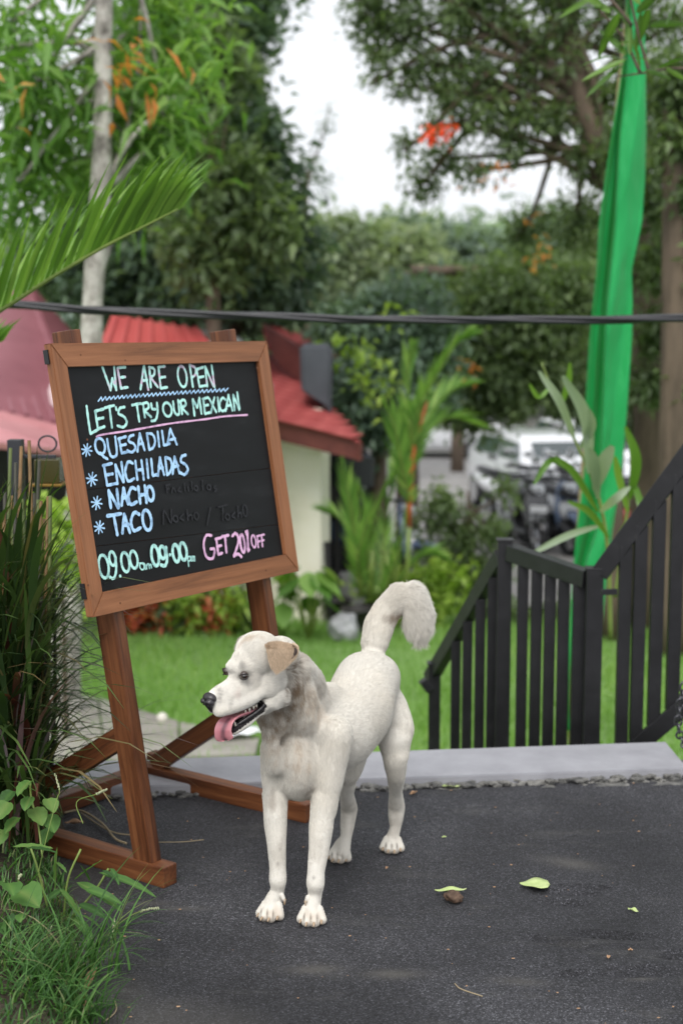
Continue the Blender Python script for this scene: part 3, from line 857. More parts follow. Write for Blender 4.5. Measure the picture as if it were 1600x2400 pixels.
class SDF:
    def __init__(s, lo, hi, h):
        s.h = h; s.lo = np.array(lo); n = np.ceil((np.array(hi) - s.lo) / h).astype(int) + 1
        s.n = n; s.D = np.full(tuple(n), 1.0, np.float32)
        s.ax = [s.lo[i] + h * np.arange(n[i]) for i in range(3)]
        s.prims = []
    def block(s, lo, hi):
        a = np.maximum(((np.array(lo) - s.lo) / s.h).astype(int), 0); b = np.minimum(((np.array(hi) - s.lo) / s.h).astype(int) + 2, s.n)
        sl = tuple(slice(a[i], b[i]) for i in range(3))
        g = np.meshgrid(*[s.ax[i][sl[i]] for i in range(3)], indexing='ij')
        return sl, g
    def apply(s, fn, lo, hi, k, sub=False):
        sl, g = s.block(np.array(lo) - k - .012, np.array(hi) + k + .012)
        if any(x.stop <= x.start for x in sl): return
        d = fn(g[0], g[1], g[2]).astype(np.float32)
        a = s.D[sl]
        if sub:
            d = -d; h = np.maximum(k - np.abs(a - d), 0) / k; s.D[sl] = np.maximum(a, d) + h * h * k / 4
        else:
            h = np.maximum(k - np.abs(a - d), 0) / k; s.D[sl] = np.minimum(a, d) + h * h * k / 4
    def cone(s, a, b, ra, rb, k=.02, flow=None, fur=.008, sub=False, squash=None):
        a = np.array(a, float); b = np.array(b, float)
        ab = b - a; L2 = ab @ ab
        def fn(x, y, z):
            px, py, pz = x - a[0], y - a[1], z - a[2]
            t = np.clip((px * ab[0] + py * ab[1] + pz * ab[2]) / L2, 0, 1)
            return np.sqrt((px - t * ab[0]) ** 2 + (py - t * ab[1]) ** 2 + (pz - t * ab[2]) ** 2) - (ra + (rb - ra) * t)
        r = max(ra, rb)
        s.apply(fn, np.minimum(a, b) - r, np.maximum(a, b) + r, k, sub)
        if not sub: s.prims.append((fn, np.array(flow if flow is not None else ab / math.sqrt(L2)), fur))
    def ell(s, c, rad, axes=None, k=.02, flow=(0, 1, -.3), fur=.008, sub=False):
        c = np.array(c, float); rad = np.array(rad, float)
        A = np.array([tuple(v) for v in axes]) if axes is not None else np.eye(3)
        def fn(x, y, z):
            p = [x - c[0], y - c[1], z - c[2]]
            q = [sum(A[i][j] * p[j] for j in range(3)) for i in range(3)]
            k0 = np.sqrt(sum((q[i] / rad[i]) ** 2 for i in range(3))) + 1e-9
            k1 = np.sqrt(sum((q[i] / rad[i] ** 2) ** 2 for i in range(3))) + 1e-9
            return k0 * (k0 - 1) / k1
        r = rad.max()
        s.apply(fn, c - r, c + r, k, sub)
        if not sub: s.prims.append((fn, np.array(flow, float), fur))
    def poly(s, pts, rr, k=.02, flow=(0, 0, -1), fur=.006):
        """one run of round cones joined without bulges"""
        pts = [np.array(p, float) for p in pts]
        def fn(x, y, z):
            o = None
            for i in range(len(pts) - 1):
                a = pts[i]; ab = pts[i + 1] - a
                px, py, pz = x - a[0], y - a[1], z - a[2]
                t = np.clip((px * ab[0] + py * ab[1] + pz * ab[2]) / (ab @ ab), 0, 1)
                d = np.sqrt((px - t * ab[0]) ** 2 + (py - t * ab[1]) ** 2 + (pz - t * ab[2]) ** 2) - (rr[i] + (rr[i + 1] - rr[i]) * t)
                o = d if o is None else np.minimum(o, d)
            return o
        P = np.array(pts); r = max(rr)
        s.apply(fn, P.min(0) - r, P.max(0) + r, k)
        s.prims.append((fn, np.array(flow, float), fur))
    def blur(s, w, n):
        """soften the whole field: n box passes of odd width w along each axis"""
        D = np.clip(s.D, -.06, .06); h = w // 2
        for _ in range(n):
            for ax in range(3):
                P = np.moveaxis(D, ax, 0)
                Q = np.concatenate([np.repeat(P[:1], h, 0), P, np.repeat(P[-1:], h, 0)])
                o = np.zeros_like(P)
                for i in range(w): o += Q[i:i + P.shape[0]]
                D = np.moveaxis(o / w, 0, ax)
        s.D = np.ascontiguousarray(D)
    def mesh(s):
        D = s.D; nx, ny, nz = D.shape
        ins = D < 0
        c = np.zeros((nx - 1, ny - 1, nz - 1), np.int8)
        for i in (0, 1):
            for j in (0, 1):
                for k in (0, 1): c += ins[i:nx - 1 + i, j:ny - 1 + j, k:nz - 1 + k]
        act = (c > 0) & (c < 8)
        I = np.argwhere(act)
        idx = np.full(act.shape, -1, np.int64); idx[act] = np.arange(len(I))
        acc = np.zeros((len(I), 3)); cnt = np.zeros(len(I))
        co = [(i, j, k) for i in (0, 1) for j in (0, 1) for k in (0, 1)]
        for a in co:
            for ax in range(3):
                if a[ax]: continue
                b = list(a); b[ax] = 1
                da = D[I[:, 0] + a[0], I[:, 1] + a[1], I[:, 2] + a[2]]; db = D[I[:, 0] + b[0], I[:, 1] + b[1], I[:, 2] + b[2]]
                m = (da < 0) != (db < 0)
                t = np.where(m, da / np.where(m, da - db, 1), 0)
                p = np.array(a, float)[None] + t[:, None] * np.eye(3)[ax]
                acc[m] += p[m]; cnt[m] += 1
        V = (I + acc / cnt[:, None]) * s.h + s.lo
        Q = []
        for ax in range(3):
            sl1 = [slice(None)] * 3; sl2 = [slice(None)] * 3; sl1[ax] = slice(0, -1); sl2[ax] = slice(1, None)
            A_ = ins[tuple(sl1)]; B_ = ins[tuple(sl2)]
            for flip in (0, 1):
                E = np.argwhere((A_ & ~B_) if not flip else (~A_ & B_))
                o = [k for k in range(3) if k != ax]
                E = E[(E[:, o[0]] > 0) & (E[:, o[1]] > 0) & (E[:, o[0]] < D.shape[o[0]] - 1) & (E[:, o[1]] < D.shape[o[1]] - 1)]
                q = []
                for d0, d1 in ((-1, -1), (0, -1), (0, 0), (-1, 0)):
                    e = E.copy(); e[:, o[0]] += d0; e[:, o[1]] += d1
                    q.append(idx[e[:, 0], e[:, 1], e[:, 2]])
                q = np.stack(q, 1)
                if (flip == 1) != (ax == 1): q = q[:, ::-1]
                Q.append(q)
        return V, np.concatenate(Q).astype(np.int32)

def mp_(px, Y=3.1): return px * mpp(Y) * 1.0

def build_dog():
    root = empty('dog', (0.0, 3.2, 0), 'white short-haired dog standing on the asphalt, panting with head turned and tail curled up', 'dog')
    S = SDF((-.36, 2.78, -.012), (.24, 3.60, .71), .0033)
    bf = Vector((.40, .9, 0)).normalized()          # towards the rump
    bs = Vector((bf.y, -bf.x, 0)); bz = Vector((0, 0, 1))
    AX = (bs, bf, bz)
    rear = (bf.x, bf.y, -.35)
    # ---- trunk
    S.poly([at(712, 1735, 3.12), at(785, 1708, 3.22), at(835, 1670, 3.32), at(864, 1604, 3.42)], [.094, .099, .089, .086], flow=rear, fur=.010)
    S.poly([at(632, 1700, 3.02), at(652, 1790, 3.05)], [.032, .046], k=.07, flow=(0, .1, -1), fur=.014)
    S.poly([at(700, 1610, 3.06), at(762, 1725, 3.10)], [.046, .050], k=.09, flow=(.3, .3, -1), fur=.013)
    S.ell(at(700, 1768, 3.10), (.084, .088, .114), AX, k=.06, flow=(0, .1, -1), fur=.013)
    S.ell(at(752, 1655, 3.19), (.060, .12, .064), AX, k=.08, flow=(.3, .6, -.5), fur=.012)
    S.poly([at(645, 1750, 3.10), at(645, 1900, 3.07)], [.046, .031], k=.06, flow=(0, .1, -1), fur=.009)
    S.poly([at(772, 1720, 3.09), at(756, 1905, 3.065)], [.054, .034], k=.06, flow=(0, .1, -1), fur=.009)
    # neck
    S.poly([at(655, 1602, 3.03), at(695, 1700, 3.12)], [.062, .080], k=.05, flow=(.25, .2, -1), fur=.017)
    S.poly([at(688, 1578, 3.07), at(727, 1624, 3.18)], [.048, .048], k=.05, flow=(.5, .6, -.5), fur=.015)
    S.ell(at(645, 1672, 3.04), (.048, .05, .06), k=.06, flow=(.2, .2, -1), fur=.015)
    # thighs
    S.poly([at(900, 1645, 3.42), at(920, 1710, 3.385), at(926, 1772, 3.355)], [.060, .053, .037], k=.06, flow=(0, .2, -1), fur=.008)
    S.poly([at(838, 1680, 3.37), at(824, 1755, 3.32), at(815, 1815, 3.31)], [.060, .046, .032], k=.06, flow=(0, .2, -1), fur=.008)
    # tail root
    S.poly([at(868, 1575, 3.45), at(877, 1510, 3.48)], [.042, .036], k=.04, flow=(0, 0, 1), fur=.010)
    S.blur(5, 3)
    S.blur(3, 3)
    claws = []; gaps = []
    PAWS = ((638, 2149, R(-20), .97, (650, 2085, 3.035)), (732, 2160, R(-6), .97, (737, 2095, 3.015)), (799, 2014, R(-20), .92, (808, 1965, 3.365)), (919, 1992, R(-6), .92, (923, 1945, 3.44)))
    def pad(cx, cy, ang, sc, lg):
        c = gnd(cx, cy, 0); fd = Vector((math.sin(ang), -math.cos(ang), 0)); sd_ = Vector((fd.y, -fd.x, 0)) * -1
        S.poly([at(*lg), c + Vector((0, .004, .026))], [.0185 * sc, .027 * sc], k=.02, flow=(0, -.2, -1), fur=.004)
        S.ell(c + Vector((0, 0, .020)), (.028 * sc, .030 * sc, .022 * sc), (sd_, fd, Vector((0, 0, 1))), k=.02, flow=(fd.x, fd.y, -.4), fur=.0022)
    # ---- lower legs: one tapered run each
    def leg(pts, k=.014, fur=.0045):
        S.poly([at(*p[:3]) for p in pts], [p[3] * mpp(p[2]) for p in pts], k=k, flow=(0, 0, -1), fur=fur)
    leg([(644, 1862, 3.08, 33), (644, 1905, 3.065, 30), (648, 1975, 3.05, 23.5), (651, 2035, 3.04, 20), (651, 2066, 3.033, 22.5), (651, 2092, 3.037, 20.5), (643, 2136, 3.03, 23)])
    leg([(761, 1862, 3.07, 35), (755, 1912, 3.06, 32), (748, 1985, 3.04, 25.5), (740, 2045, 3.02, 21), (739, 2072, 3.012, 23), (738, 2098, 3.017, 21.5), (735, 2146, 3.01, 25)])
    leg([(924, 1735, 3.365, 42), (926, 1780, 3.355, 32), (928, 1815, 3.37, 23), (927, 1856, 3.42, 16), (929, 1892, 3.458, 20.5), (926, 1935, 3.445, 17), (921, 1983, 3.43, 21)])
    leg([(815, 1815, 3.31, 26), (812, 1860, 3.34, 17), (818, 1895, 3.393, 20.5), (813, 1940, 3.37, 17), (804, 2002, 3.355, 20)])
    for p_ in PAWS: pad(*p_)
    # ---- tail
    tp = [(877, 1510, 3.48, 35), (888, 1465, 3.50, 35), (905, 1432, 3.51, 33), (930, 1403, 3.51, 30), (955, 1402, 3.51, 31), (972, 1430, 3.51, 30), (979, 1462, 3.51, 25), (982, 1485, 3.51, 14)]
    S.poly([at(*p[:3]) for p in tp[:4]], [p[3] * mpp(p[2]) for p in tp[:4]], k=.02, flow=(.3, 0, 1), fur=.011)
    for a, b in zip(tp[3:-1], tp[4:]):
        A_, B_ = at(*a[:3]), at(*b[:3])
        S.cone(A_, B_, a[3] * mpp(a[2]), b[3] * mpp(b[2]), k=.004, flow=(B_ - A_).normalized(), fur=.026)
    # ---- head
    HX = (hF, hL, hU)
    fb = -hF * .8 + hU * -.25
    S.ell(hp(-.155, 0, .045), (.082 * HS, .062 * HS, .068 * HS), HX, flow=-hF, fur=.007)
    S.ell(hp(-.112, 0, .058), (.046 * HS, .044 * HS, .042 * HS), HX, k=.03, flow=-hF, fur=.0045)
    S.ell(hp(-.205, 0, .030), (.055, .052, .055), HX, k=.04, flow=-hF, fur=.011)
    for s_ in (-1, 1):
        S.ell(hp(-.160, .028 * s_, -.008), (.060 * HS, .038 * HS, .054 * HS), HX, k=.05, flow=fb, fur=.009)
    S.poly([hp(-.012, 0, -.001), hp(-.055, 0, .006), hp(-.100, 0, .018)], [.0205, .0250, .036], k=.03, flow=-hF, fur=.003)
    S.ell(hp(-.090, 0, .032), (.032, .032, .024), HX, k=.03, flow=-hF, fur=.004)
    S.ell(hp(-.090, 0, .052), (.026, .032, .026), HX, k=.02, flow=-hF, fur=.004)
    for s_ in (-1, 1): S.ell(hp(-.100, .018 * s_, .046), (.028, .022, .030), HX, k=.02, flow=-hF, fur=.004)
    for s_ in (-1, 1):
        S.poly([hp(-.108, .026 * s_, .058), hp(-.126, .033 * s_, .000)], [.0145, .017], k=.04, flow=-hF, fur=.005)
        S.poly([hp(-.018, .010 * s_, -.025), hp(-.078, .018 * s_, -.024), hp(-.128, .029 * s_, -.022)], [.0200, .0225, .0245], k=.03, flow=-hF, fur=.004)
        S.ell(hp(-.118, .024 * s_, .006), (.032, .016, .024), HX, k=.02, flow=-hF, fur=.005)
    S.poly([hp(-.030, 0, -.010), hp(-.100, 0, -.004)], [.024, .036], k=.02, flow=-hF, fur=.004)
    S.blur(3, 4)
    # lower jaw
    for s_ in (-1, 1):
        S.poly([hp(-.050, .007 * s_, -.091), hp(-.082, .013 * s_, -.084), hp(-.128, .025 * s_, -.068)], [.0095, .0115, .0175], k=.014, flow=fb, fur=.004)
    S.ell(hp(-.150, 0, -.066), (.042, .028, .026), HX, k=.03, flow=fb, fur=.009)
    for s_ in (-1, 1): S.poly([hp(-.118, .023 * s_, -.066), hp(-.168, .026 * s_, -.040)], [.015, .036], k=.045, flow=fb, fur=.008)
    # forehead furrow and eye sockets
    S.ell(hp(-.0850, .0400, .0385), (.0120, .0080, .0065), HX, k=.008, sub=True)
    S.ell(hp(-.088, 0, -.060), (.050, .030, .0105), HX, k=.004, sub=True)
    S.ell(hp(-.108, .022, -.053), (.026, .022, .009), HX, k=.004, sub=True)
    # ---- paws: pad block and four toes each
    def paw(cx, cy, ang, sc, lg):
        c = gnd(cx, cy, 0)
        fd = Vector((math.sin(ang), -math.cos(ang), 0)); sd_ = Vector((fd.y, -fd.x, 0)) * -1
        for i, (o, f, rr) in enumerate(((-.0235, .014, .0110), (-.0085, .028, .0125), (.0085, .028, .0125), (.0235, .014, .0110))):
            t = c + sd_ * o * sc + fd * f * sc + Vector((0, 0, .0115 * sc))
            b_ = c + sd_ * o * .6 * sc + Vector((0, 0, .030 * sc))
            S.cone(b_, t, .0105 * sc, rr * sc, k=.0022, flow=(fd.x, fd.y, -.5), fur=.0012)
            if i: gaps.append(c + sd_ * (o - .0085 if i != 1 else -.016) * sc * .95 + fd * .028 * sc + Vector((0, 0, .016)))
            claws.append((t + fd * (rr * 1.0) * sc + Vector((0, 0, .001)), fd + sd_ * (o * 6)))
    for p_ in PAWS: paw(*p_)
    for p, q in (((660, 2098, 3.025), (667, 2116, 3.02)), ((722, 2102, 3.005), (716, 2120, 3.0))):
        S.cone(at(*p), at(q[0], q[1] - 5, q[2]), .0055, .0036, k=.006, flow=(0, 0, -1), fur=.002); claws.append((at(*q) + Vector((0, 0, .004)), Vector((0, -.2, -1))))
    V, F = S.mesh()
    # ---- per-vertex colour from where on the coat it lies
    Vn = V
    def noise3(P, sc, seed=0):
        rng = np.random.default_rng(seed); o = np.zeros(len(P))
        for k in range(5):
            w_ = rng.normal(size=3) * sc * (1.5 ** k); o += np.sin(P @ w_ + rng.random() * 6) / (1.3 ** k)
        return o / 2.5
    def colour(P):
        P = np.asarray(P)
        n1 = noise3(P, 25, 1); n2 = noise3(P, 90, 2); n3 = noise3(P, 260, 3)
        base = np.array([.69, .665, .61])[None] * (1 + .03 * n1[:, None])
        warm = np.clip(.35 + .6 * n1, 0, 1)[:, None] * .35
        base = base * (1 - warm) + np.array([.66, .60, .50]) * warm
        def blob(c, r, col, st, noise=.35, stripes=0):
            nonlocal base
            d = np.linalg.norm((P - np.array(c)) / np.array(r), axis=1)
            a = np.clip(1.25 - d + noise * n2, 0, 1) * st
            if stripes: a = a * np.clip(.55 + .6 * n3 + .35 * n2, .1, 1)
            a = a[:, None]; base = base * (1 - a) + np.array(col) * a
        tan = (.40, .28, .17); dirt = (.20, .14, .09); grey = (.16, .145, .13)
        # collar of dirty brown fur behind the cheek and below the throat
        for c in ((697, 1560, 3.0), (698, 1600, 3.0), (686, 1640, 2.98), (668, 1680, 2.98), (645, 1708, 2.98), (618, 1716, 2.97)):
            blob(at(*c), (.026, .12, .036), dirt, .95, .35, 1)
        blob(at(655, 1745, 2.99), (.06, .12, .060), tan, .55, .5, 1)
        blob(at(705, 1760, 2.99), (.03, .12, .07), tan, .35, .5, 1)
        blob(at(735, 1640, 3.08), (.04, .12, .06), tan, .5, .5, 1)
        blob(at(636, 1880, 3.03), (.02, .03, .028), dirt, .45, .5)
        blob(at(725, 1873, 3.03), (.017, .03, .028), dirt, .6, .5)
        blob(at(925, 1690, 3.36), (.03, .06, .06), (.42, .40, .36), .3, .6)
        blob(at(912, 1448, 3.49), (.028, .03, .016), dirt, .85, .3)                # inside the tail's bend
        blob(at(930, 1462, 3.49), (.012, .03, .03), tan, .5, .4)
        blob(at(880, 1640, 3.34), (.05, .05, .03), tan, .12, .6)
        for c in ((640, 2140, 3.0), (733, 2150, 2.98)): blob(at(*c), (.03, .04, .012), tan, .35, .5)
        for c in ((921, 1896, 3.45), (928, 1940, 3.43), (815, 1900, 3.38), (652, 1995, 3.03), (738, 2000, 3.0)): blob(at(*c), (.016, .04, .03), (.38, .34, .29), .35, .7)
        # head: eye rims, muzzle speckle, mouth corner, crown seam
        for s_ in (-1, 1):
            blob(hp(-.0855, .036 * s_, .0385), (.0145, .0145, .0095), (.045, .035, .030), .95, .12)
            blob(hp(-.075, .030 * s_, .034), (.010, .010, .008), (.08, .06, .05), .8, .2)
            blob(hp(-.088, .034 * s_, .062), (.010, .012, .012), grey, .65, .6)
            blob(hp(-.100, .036 * s_, .020), (.016, .016, .013), grey, .35, .8)
            blob(hp(-.035, .020 * s_, -.018), (.026, .015, .016), grey, .50, 1.1, 1)
            blob(hp(-.030, .012 * s_, .010), (.014, .012, .014), grey, .55, .9, 1)
            blob(hp(-.060, .026 * s_, .000), (.014, .010, .012), (.40, .24, .20), .3, .9)
            blob(hp(-.020, .010 * s_, -.034), (.012, .012, .008), (.10, .08, .08), .8, .4)
        blob(hp(-.125, 0, .105), (.055, .010, .030), tan, .5, .5)
        blob(hp(-.185, .058, .085), (.014, .014, .010), (.42, .25, .24), .7, .5)
        # legs turn greyer towards the paws
        dl = (np.clip((.30 - P[:, 2]) / .12, 0, 1) * np.clip(.5 + .5 * n1 + .3 * n2, 0, 1))[:, None] * .28; base = base * (1 - dl) + np.array([.47, .445, .40]) * dl
        # crease shade painted as dark bands between the toes
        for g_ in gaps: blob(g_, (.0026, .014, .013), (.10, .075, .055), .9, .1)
        for k_, (p_, d_) in enumerate(claws): blob(p_ - d_.normalized() * .004 + Vector((0, 0, -.002)), (.006, .010, .006), dirt, .6, .3)
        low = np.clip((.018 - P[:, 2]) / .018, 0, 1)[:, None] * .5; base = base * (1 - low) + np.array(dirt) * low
        # spots on the fore legs
        for px, py, Y in ((651, 1973, 3.01), (655, 1998, 3.01), (650, 2030, 3.01), (563, 1626, 2.86), (597, 1631, 2.88), (620, 1630, 2.90), (735, 2060, 2.99)):
            blob(at(px, py, Y), (.0045, .02, .006), (.12, .09, .08), .85, .3)
        # the open mouth: black lips, dark inside
        Q = (P - np.array(NOSE)) / HS
        f_ = Q @ np.array(hF); s_ = Q @ np.array(hL); u_ = Q @ np.array(hU)
        inm = (((f_ + .088) / .0555) ** 2 + (s_ / .036) ** 2 + ((u_ + .060) / .0150) ** 2 < 1) | (((f_ + .108) / .031) ** 2 + ((s_ - .022) / .026) ** 2 + ((u_ + .053) / .0135) ** 2 < 1)
        base[inm] = (.012, .009, .010)
        rim = (f_ > -.128) & (f_ < -.04) & (u_ < -.066 + (-.05 - f_) * .22 + .012) & (u_ > -.094 + (-.05 - f_) * .30 + .002) & ~inm
        base[rim] = (.018, .014, .016)
        return np.clip(base, .004, 1), inm | rim
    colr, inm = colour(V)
    # flow / length fields from the nearest volumes
    def fields(P):
        w_ = np.zeros(len(P)); fl = np.zeros((len(P), 3)); ln = np.zeros(len(P))
        for fn, flow, fur in S.prims:
            d = fn(P[:, 0], P[:, 1], P[:, 2]); a = np.exp(-np.clip(d, -.05, .2) / .007)
            fl += a[:, None] * (flow / np.linalg.norm(flow)); ln += a * fur; w_ += a
        return fl / w_[:, None], ln / w_
    # ---- body material
    m, n, b = new_mat('dog_skin')
    at_ = N(n, 'ShaderNodeAttribute'); at_.attribute_name = 'coat'
    n.links.new(at_.outputs['Color'], b.inputs['Base Color']); b.inputs['Roughness'].default_value = .75; b.inputs['Specular IOR Level'].default_value = .2
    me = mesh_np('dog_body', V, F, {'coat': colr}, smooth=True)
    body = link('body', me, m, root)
    body.matrix_parent_inverse = Matrix.Translation((0, -3.2, 0))
    # ---- coat of hair strands
    rng = np.random.default_rng(12)
    tri = np.concatenate([F[:, [0, 1, 2]], F[:, [0, 2, 3]]])
    A_, B_, C_ = V[tri[:, 0]], V[tri[:, 1]], V[tri[:, 2]]
    cr = np.cross(B_ - A_, C_ - A_); ar = np.linalg.norm(cr, axis=1)
    cent = (A_ + B_ + C_) / 3
    Qc = (cent - np.array(NOSE)) @ np.array(hF) / HS
    head = (Qc > -.20) & (cent[:, 2] > .38) & (cent[:, 0] < at(700, 1500, 3).x)
    wgt = ar * np.where(head, 2.4, 1.0)
    n_h = 340000
    ti = rng.choice(len(tri), n_h, p=wgt / wgt.sum())
    r1 = np.sqrt(rng.random(n_h)); r2 = rng.random(n_h)
    P = A_[ti] * (1 - r1)[:, None] + B_[ti] * (r1 * (1 - r2))[:, None] + C_[ti] * (r1 * r2)[:, None]
    # surface normal from the field gradient via area-weighted vertex normals
    VN = np.zeros_like(V)
    for k in range(3): np.add.at(VN, tri[:, k], cr)
    VN /= np.linalg.norm(VN, axis=1, keepdims=True) + 1e-12
    Nn = VN[tri[ti, 0]] * (1 - r1)[:, None] + VN[tri[ti, 1]] * (r1 * (1 - r2))[:, None] + VN[tri[ti, 2]] * (r1 * r2)[:, None]
    Nn /= np.linalg.norm(Nn, axis=1, keepdims=True)
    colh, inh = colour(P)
    fl, ln = fields(P)
    ln = np.where(ln > .018, ln * .98, ln * .70)
    keep = ~inh
    for c, r_ in ((NOSE, .021), (hp(-.0855, .036, .0385), .0090), (hp(-.0855, -.034, .0385), .0085)):
        keep &= np.linalg.norm(P - np.array(c), axis=1) > r_
    P, Nn, colh, fl, ln = P[keep], Nn[keep], colh[keep], fl[keep], ln[keep]
    nh = len(P)
    T = fl - Nn * (fl * Nn).sum(1)[:, None]; T /= np.linalg.norm(T, axis=1, keepdims=True) + 1e-6
    # clumps: strands nearby share a sideways swing
    cl = np.stack([noise3(P, 120, 11), noise3(P, 120, 12), noise3(P, 120, 13)], 1) * (.14 + np.clip(ln * 10, 0, .18))[:, None]
    cl2 = np.stack([noise3(P, 500, 21), noise3(P, 500, 22), noise3(P, 500, 23)], 1) * (.10 + np.clip(ln * 8, 0, .16))[:, None]
    jit = rng.normal(size=(nh, 3)) * .32
    lift = np.where(ln > .022, .62, np.where(ln > .009, .40, .32))
    dr = T + cl + cl2 + jit
    dr -= Nn * (dr * Nn).sum(1)[:, None]; dr /= np.linalg.norm(dr, axis=1, keepdims=True) + 1e-6
    Lh = ln * (.65 + .6 * rng.random(nh)) * (1 + .06 * noise3(P, 150, 31))
    p0 = P - Nn * .0006
    p1 = P + (Nn * (lift * .75)[:, None] + dr * .55) * (Lh * .5)[:, None]
    p2 = P + (Nn * (lift * .85)[:, None] + dr) * (Lh * .9)[:, None]
    p3 = p2 + (Nn * (lift * .1)[:, None] + dr) * (Lh * .25)[:, None] + np.array([0, 0, -1.0]) * (Lh * .12)[:, None]
    pts = np.stack([p0, p1, p2, p3], 1)
    pts[..., 2] = np.maximum(pts[..., 2], .002)
    hc = bpy.data.hair_curves.new('fur')
    hc.add_curves([4] * nh)
    hc.points.foreach_set('position', pts.astype(np.float32).ravel())
    wid = (.00018 + ln * .0035)[:, None] * np.array([1, .95, .7, .12])[None]
    ra = hc.attributes.get('radius') or hc.attributes.new('radius', 'FLOAT', 'POINT')
    ra.data.foreach_set('value', wid.astype(np.float32).ravel())
    ca = hc.attributes.new('coat', 'FLOAT_COLOR', 'CURVE')
    v_ = (1 + .09 * rng.normal(size=nh) + .045 * noise3(P, 420, 41) + .03 * noise3(P, 900, 42))[:, None]
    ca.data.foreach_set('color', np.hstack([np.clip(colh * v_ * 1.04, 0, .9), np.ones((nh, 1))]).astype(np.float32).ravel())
    fo = bpy.data.objects.new('fur', hc); COL.objects.link(fo); fo.parent = root; fo.matrix_parent_inverse = Matrix.Translation((0, -3.2, 0))
    m2, n2_, b2 = new_mat('dog_fur')
    a2 = N(n2_, 'ShaderNodeAttribute'); a2.attribute_name = 'coat'
    n2_.links.new(a2.outputs['Color'], b2.inputs['Base Color']); b2.inputs['Roughness'].default_value = .6; b2.inputs['Specular IOR Level'].default_value = .25
    hc.materials.append(m2)
    def ad(o): o.matrix_parent_inverse = Matrix.Translation((0, -3.2, 0)); return o
    # ---- nose
    mn = mat_noise('dog_nose', [(.3, (.012, .010, .012)), (.7, (.032, .027, .031))], scale=60, rough=.33, bump=.5, bscale=700, dist=.0006, spec=.6)
    SN = SDF(np.array(NOSE) - .045, np.array(NOSE) + .045, .0012)
    SN.ell(hp(-.006, 0, .004), (.0135, .0178, .0130), HX, k=.004)
    SN.cone(hp(.000, 0, -.004), hp(-.006, 0, -.024), .010, .005, k=.010)
    for s_ in (-1, 1):
        SN.ell(hp(.000, .0095 * s_, -.0015), (.011, .0095, .0095), HX, k=.004)
        SN.ell(hp(.0085, .0105 * s_, -.0040), (.0065, .0036, .0042), HX, k=.002, sub=True)
        SN.cone(hp(.004, .015 * s_, -.007), hp(-.010, .0195 * s_, -.008), .0018, .0018, k=.002, sub=True)
    SN.cone(hp(.012, 0, -.002), hp(.004, 0, -.026), .0012, .0012, k=.002, sub=True)
    v, f = SN.mesh(); ad(link('nose', mesh_np('nose', v, f, smooth=True), mn, root))
    # ---- eyes
    me_ = mat_plain('dog_eye', (.030, .012, .006), .06, .8, coat=1.0)
    mi = mat_plain('dog_pupil', (.002, .002, .002), .05, .8, coat=1)
    ml = mat_plain('dog_eyelid', (.014, .011, .011), .45, .4)
    for s_ in (-1, 1):
        c = hp(-.0868, .0347, .0385) if s_ > 0 else hp(-.0820, -.0260, .0385)
        bm = bmesh.new(); bmesh.ops.create_uvsphere(bm, u_segments=24, v_segments=14, radius=.0088); bmesh.ops.translate(bm, vec=c, verts=bm.verts)
        e = ad(link('eye', bm_mesh('eye', bm), me_, root, smooth=True))
        od = (hF * .62 + hL * (.78 * s_) + hU * .02).normalized()
        bm = bmesh.new(); bmesh.ops.create_uvsphere(bm, u_segments=16, v_segments=10, radius=.0038, matrix=Matrix.Translation(c + od * .0060))
        pu = link('pupil', bm_mesh('pupil', bm), mi, e, smooth=True)
        # lids: two tapered arcs over the ball
        x_ = od.cross(hU).normalized(); 
        for up in (1, -1):
            path = []
            for k in range(9):
                a = -1.25 + 2.5 * k / 8
                q = c + (od * math.cos(a) + x_ * math.sin(a)) * .0098 + hU * (up * .0060 * math.cos(a) - .0005) - od * (.0012 if up == 1 else .0008)
                path.append(q)
            ad(tube('eyelid', path, [.0007 + .0007 * math.sin(math.pi * k / 8) for k in range(9)], ml, root, 8))
    # ---- ears: folded triangular flaps with real thickness
    mear = mat_noise('dog_ear', [(.3, (.42, .31, .21)), (.7, (.54, .42, .30))], scale=40, rough=.8, bump=.4, bscale=900, dist=.0008)
    EARS = []
    def ear(outline, depth, bulge, name='ear', sgn=1):
        # outline in photo pixels (outer edge), depth function gives distance; grid by blending the base edge and the free edge
        n_ = len(outline[0]); rows = []
        for t in np.linspace(0, 1, 9):
            row = []
            for k in range(n_):
                a = np.array(outline[0][k]); b_ = np.array(outline[1][k]); p = a * (1 - t) + b_ * t
                y = depth(p) + max(0, .25 - t) * .05 - bulge * math.sin(math.pi * min(1, t * 1.05)) * .6 * math.sin(math.pi * (k + .5) / n_) - bulge * .35
                row.append(at(p[0], p[1], y))
            rows.append(row)
        bm = bmesh.new(); vs = [[bm.verts.new(p) for p in r] for r in rows]
        for i in range(8):
            for k in range(n_ - 1): bm.faces.new((vs[i][k], vs[i][k + 1], vs[i + 1][k + 1], vs[i + 1][k]))
        me2 = bm_mesh(name, bm)
        o = ad(link(name, me2, mear, root, smooth=True))
        EARS.append([[tuple(p) for p in r] for r in rows])
        sm = o.modifiers.new('thick', 'SOLIDIFY'); sm.thickness = .0042; sm.offset = 0
        ss = o.modifiers.new('sub', 'SUBSURF'); ss.levels = 1; ss.render_levels = 1
        return o
    top = [(620, 1511), (634, 1504), (650, 1502), (668, 1505), (685, 1510), (698, 1518)]
    free = [(630, 1545), (636, 1564), (647, 1577), (664, 1566), (680, 1550), (694, 1533)]
    base_d = hp(-.160, .060, .07).y
    eL = ear((top, free), lambda p: base_d - .006 + (p[0] - 650) * .00038 - (p[1] - 1510) * .00018, .006)
    eL['label'] = 'tan folded ear on the near side'
